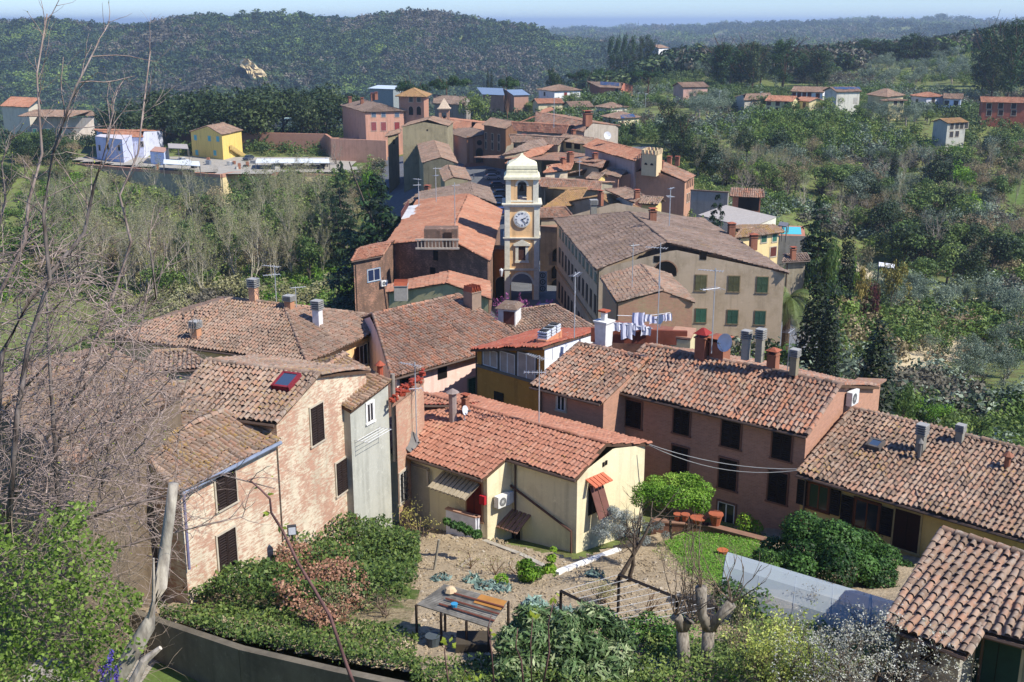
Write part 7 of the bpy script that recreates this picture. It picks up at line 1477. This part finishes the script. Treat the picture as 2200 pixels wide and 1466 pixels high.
shoot('tall bare shoot before the loquat on the left',((1062,1480),(1056,1400),(1048,1350),(1056,1320)),7,.007,((1058,1360,2),),4,LF,ls=.02); shoot('tall reddish shoot before the middle of the loquat',((1125,1480),(1120,1420),(1108,1390),(1112,1350)),7,.008,(),5,LF); shoot('leaning shoot with leaf tuft before the loquat on the right',((1165,1480),(1180,1400),(1178,1340),(1190,1290)),7,.008,((1150,1318,5),(1192,1290,4)),6,LF,ls=.025); shoot('short tufted shoot near the tool shelter',((1142,1480),(1140,1380),(1145,1320)),7,.006,((1143,1318,6),),7,LF,ls=.025)
# pale cut trunk
P=[WY(px,py,9) for px,py in ((200,1520),(262,1440),(318,1345),(345,1260),(356,1170),(364,1110),(373,1040))]; r=empty('cut_trunk',P[0],'pale grey dead trunk sawn off at the top, leaning over the path','tree trunk'); m=MB(); m.tube(P,[.085,.078,.066,.058,.05,.047,.045],bark('b0a898','7a7268'),12); m.build('trunk',r,True); m=MB(); m.tube([WY(318,1340,9),WY(330,1290,8.95),WY(330,1200,8.9)],[.03,.018,.008],bark('c4b8a8','8a8072'),6); m.build('splinter',r); m=MB(); m.tube([WY(280,1480,8.6),WY(310,1420,8.6),WY(345,1392,8.6)],[.05,.04,.02],bark('c4b8a8','8a8072'),7); m.build('stump',r)
# thicket: stems
def thick():
    rr=np.random.default_rng(5); r=empty('bare_thicket',WY(60,1300,11),'big tangled leafless thicket with pale twigs filling the left edge','tree'); SB=bark('8c8078','4c423c'); TB=bark('a69488','6c5c54')
    lines=[((60,1200),(130,930),(185,780),(245,640),(275,520),(262,420),(290,330),(330,110)),((20,1150),(40,900),(60,740),(100,600),(95,460),(110,330),(165,190),(213,88)),((-20,1000),(0,760),(60,640),(180,500),(200,400),(235,300),(245,250)),((-30,800),(-10,640),(40,520),(62,430),(100,330),(80,160),(103,30)),((0,1120),(60,1000),(120,900),(215,800),(290,700),(330,640),(330,560),(322,500)),((125,1130),(118,900),(108,750),(100,600)),((215,1060),(240,920),(268,800),(300,700),(318,610)),((-20,560),(10,430),(0,350),(20,290)),((0,1060),(120,940),(250,900),(330,860),(400,780),(420,700)),((-20,1000),(100,880),(220,850),(330,810)),((-10,900),(120,760),(230,700),(300,650),(400,520)),
       ((150,1130),(260,1090),(380,1060),(470,1020),(590,1050)),((100,1250),(220,1190),(320,1160),(430,1130),(520,1110))]
    s=[];t=[];big=MB()
    for i,l in enumerate(lines):
        y=rr.uniform(9.5,13); P=[WY(px+rr.normal(0,4),py,y+rr.normal(0,.1)) for px,py in l]; n=len(P); R=[(.026 if i<6 else .015)*(1-.85*k/(n-1))+.0025 for k in range(n)]; big.tube(P,R,SB if i%3 else TB,6)
        for k in range(1,n):
            for _ in range(4 if i<11 else 3): a=P[k-1]+(P[k]-P[k-1])*rr.random(); d=_unit(P[k]-P[k-1]); e=_unit(np.array((rr.normal(.5,.8),rr.normal(0,.5),rr.normal(.5,.6)))); grow(rr,a,_unit(d+e),rr.uniform(.22,.55),.006,1,s,t,.7,(2,3),.05,.14,5,.5)
    big.build('stem',r,True)
    # tangle
    for i in range(780):
        u=rr.random(); py=520+590*rr.random()**.75; xm=330-abs(py-900)*.25 if py>640 else 120+(py-520)*.9; px=rr.uniform(-40,xm); y=rr.uniform(9.5,14); p=WY(px,py,y); d=_unit((rr.normal(.9,.6),rr.normal(0,.6),rr.normal(.25,.5))); grow(rr,p,d,rr.uniform(.3,.8),rr.uniform(.0035,.0085),1,s,t,.8,(1,3),.0,.3,6,.6)
    for i in range(230): p=WY(rr.uniform(60,385),rr.uniform(850,1130),rr.uniform(11,19)); grow(rr,p,_unit((rr.normal(.7,.7),rr.normal(0,.5),rr.normal(.4,.6))),rr.uniform(.4,1.1),rr.uniform(.005,.012),1,s,t,.8,(2,3),.0,.28,6,.6)
    for i in range(130): p=WY(rr.uniform(0,330),rr.uniform(1080,1330),rr.uniform(9,12)); grow(rr,p,_unit((rr.normal(.8,.5),rr.normal(0,.5),rr.normal(0,.4))),rr.uniform(.3,.7),.004,1,s,t,.7,(1,2),0,.3,6,.6)
    V,F=tubes(s,3); o=link('twigs',npmesh('twigs',V,F,[TB]),r); o['kind']='stuff'
    C=np.array([a for a,_ in t]); k=rr.random(len(C))<.22; obj_leaf('buds',r,C[k],rr.normal(0,1,(k.sum(),3)),.012,LF,3)['kind']='stuff'
thick()
def climber():
    rr=np.random.default_rng(8); n=9500; r=empty('green_climber',WY(100,1500,10),'fresh green climbing shrub covering the bottom left corner','shrub'); C=[]
    while len(C)<n:
        px,py=rr.uniform(-60,330),rr.uniform(1080,1520); lim=300-max(0,(1300-py))*.35-abs(py-1330)*.15+25*math.sin(py*.06); top=1120+60*math.sin(px*.03)+.1*px
        if px>lim or py<top-rr.exponential(25): continue
        if math.sin(px*.05+1)*math.sin(py*.045)+rr.normal(0,.5)<-.75: continue
        C.append(WY(px,py,rr.uniform(8.6,11.5)))
    obj_leaf('leaves',r,C,np.tile((.2,-.5,.6),(n,1)),.021,leafmat('45561f','728834','a8b85c',.3),8,.75)['kind']='stuff'; s=[];t=[]
    for i in range(420): p=WY(rr.uniform(-30,290),rr.uniform(1130,1500),rr.uniform(9,11)); grow(rr,p,_unit((rr.normal(.4,.7),rr.normal(0,.4),rr.normal(.3,.5))),rr.uniform(.3,.6),.004,1,s,t,.7,(1,2),0,.25,5,.6)
    V,F=tubes(s,3); link('vines',npmesh('vines',V,F,[bark('9c8c78','6c5f50')]),r)['kind']='stuff'
climber()
for i,(px,py,h_,l) in enumerate(((232,1470,70,'purple flower spike in the middle at the bottom left'),(248,1470,40,'small purple flower spike near the cut trunk'),(215,1480,50,'purple flower spike nearest the left corner'))):
    b=WY(px,py+30,6); r=empty('purple_flower',b,l,'flower'); t_=WY(px+6,py-h_,6); m=MB(); m.tube([b,t_],.003,flat('4a5a30'),4); m.build('stem',r); rr=np.random.default_rng(i); C=[b+(t_-b)*rr.uniform(.4,1)+rr.normal(0,.01,3) for _ in range(60)]; obj_leaf('petals',r,C,rr.normal(0,1,(60,3)),.012,leafmat('3a2c6a','54408c','7864ac',.2),i)

cover('lawn_grass',((1425,1172),(1500,1132),(1610,1146),(1655,1200),(1620,1275),(1540,1262),(1480,1240)),9000,.16,.07,G_['grassb'],51,.25)
cover('lawn_grass',((1400,1190),(1470,1125),(1640,1140),(1670,1230),(1600,1300),(1500,1280)),3500,.2,.06,G_['mid'],57,.3)
cover('weeds',((1200,1330),(1500,1330),(1620,1480),(1250,1480)),2600,.2,.07,G_['grassb'],52,.35)
cover('undergrowth',((1385,1405),(1560,1385),(1700,1350),(1900,1330),(1960,1480),(1380,1490)),9000,1.0,.075,G_['mid'],53,.45)
cover('undergrowth',((890,1440),(1060,1430),(1390,1430),(1400,1490),(880,1490)),4000,.7,.07,G_['ivy'],54,.45)
cover('wall_top_ivy',((340,1318),(520,1372),(720,1414),(900,1440),(900,1462),(720,1432),(520,1392),(345,1336)),8000,.8,.065,G_['ivy'],55,.6)
for i,(px,py,h_,l) in enumerate(((1500,1345,1.1,'bare reddish shrub left of the greenhouse'),(1600,1420,1.2,'budding shrub in front of the greenhouse'),(1690,1400,1.3,'grey twiggy shrub at the foot of the laurel hedge'),(1300,1300,.8,'low bare shrub on the pergola side'),(1850,1400,1.3,'twiggy shrub beside the blossom tree'),(700,1350,1.1,'bare stems rising out of the dry bramble'),(830,1330,1.0,'thin bare saplings beside the evergreen shrub'))):
    bareshrub(l,px,py,h_,70+i,bark('8a7866','54463a'),G_['haze'] if i%2 else None,5,r0=.03,lsize=.04,lm=3)
def strewn(name,pts,n,hs,mat,seed):
    P=[GP(*p)[:2] for p in pts]; x0,y0=np.min(P,0); x1,y1=np.max(P,0); r=np.random.default_rng(seed); x=r.uniform(x0,x1,n); y=r.uniform(y0,y1,n); k=inpoly(x,y,P); x,y=x[k],y[k]; ms=[]
    for i in range(3):
        rr=np.random.default_rng(i); A=np.linspace(0,2*math.pi,6)[:-1]; V=[(math.cos(a)*rr.uniform(.35,.55),math.sin(a)*rr.uniform(.35,.55),rr.uniform(0,.1)) for a in A]+[(math.cos(a+.5)*.3*rr.uniform(.6,1.2),math.sin(a+.5)*.3,rr.uniform(.28,.5)) for a in A]; F=[[j,(j+1)%5,5+(j+1)%5,5+j] for j in range(5)]+[[5,6,7,8],[5,8,9,5]]
        me=bpy.data.meshes.new('clod'); me.from_pydata(V,[],[[q for n_,q in enumerate(f) if q not in f[:n_]] for f in F]); me.materials.append(mat); ms.append(me)
    scatter(name,np.stack([x,y,gz(x,y)+.02],1),r.uniform(*hs,len(x)),ms)
PLOT=((840,1120),(960,1125),(1240,1215),(1420,1180),(1620,1290),(1560,1480),(1000,1480),(900,1400),(890,1250))
strewn('soil_clods',PLOT,16000,(.06,.19),ground('soil'),61)
strewn('stones',PLOT,500,(.1,.3),flat('a89c88'),62)

try: person(G(1018,388,150,400),1.0,'pedestrian in dark clothes walking at the left edge of the square','4a5060')
except Exception as ex_: print(ex_)

# everyday clutter of the plot and the terrace yard
for i,(px,py,c_,l) in enumerate(((930,1390,'4c5458','dark plastic drum under the tool shelter'),(1180,1440,'6a5a48','brown bucket beside the loquat shrub'),(1395,1378,'8a8478','grey tub left of the pollards'),(1640,1330,'4a7050','green watering tub by the greenhouse'))):
    p=GP(px,py); r=empty('garden_tub',p,l,'tub'); m=MB(); m.tube([p,p+Z*.4,p+Z*.44],[.2,.25,.27],flat(c_),12); m.build('tub',r)
for i,(px,py,ln,l) in enumerate(((1240,1325,1.6,'grey plank lying on the soil right of the citrus bush'),(1000,1215,1.1,'short weathered board among the artichokes'),(1450,1400,2.0,'long plank leaning on the ground by the crates'),(820,1385,1.8,'fallen pale branch on the ivy bank'))):
    p=GP(px,py); a=i*1.1; r=empty('plank',p,l,'plank'); m=MB(); m.box(p+Z*.12,(math.cos(a)*ln/2,math.sin(a)*ln/2,0),(-math.sin(a)*.08,math.cos(a)*.08,0),(0,0,.02),flat('9a8f7c')); m.build('board',r)
yz=ZY(480,368,320)
for i,(px,y,c_) in enumerate(((395,338,'c8ccd0'),(600,330,'5a6470'),(640,331,'a83a34'),(680,332,'d0d0cc'),(535,345,'3c4450'))):
    car(px,360,y,.4+i,c_,('white','grey','red','pale','dark')[i]+' car parked in the walled terrace yard',z=yz+.25)
rr=random.Random(9); m_=0
for i in range(16):
    px=rr.uniform(330,760); y=rr.uniform(322,342); p=WY(px,360,y); p[2]=yz+.1; r=empty('stacked_goods',p,'stack of building goods in the walled terrace yard','stack','building goods in the terrace yard'); m=MB(); m.zbox(p[0],p[1],p[2],rr.uniform(1,2.4),rr.uniform(.8,1.6),rr.uniform(.5,1.4),flat(rr.choice(('b8b4a8','8a5a48','6a7078','c8c4b8','4c4a48'))),rr.uniform(0,3)); m.zbox(p[0]+.4,p[1],p[2],.8,.8,rr.uniform(1,1.8),flat(rr.choice(('a09a8c','9c6a50','7a8088'))),rr.uniform(0,3)); m.build('goods',r)
# ================= air
def haze():
    m=bpy.data.materials.new('air'); m.use_nodes=True; nt=m.node_tree; nt.nodes.clear(); o=nt.nodes.new('ShaderNodeOutputMaterial'); v=nt.nodes.new('ShaderNodeVolumePrincipled')
    v.inputs['Color'].default_value=(.70,.85,1,1); v.inputs['Density'].default_value=1.35e-4; v.inputs['Anisotropy'].default_value=.3; nt.links.new(v.outputs[0],o.inputs['Volume'])
    b=MB(); b.box((0,14000,-95),(22000,0,0),(0,16000,0),(0,0,135),m); h=b.build('haze'); h['kind']='stuff'
haze()
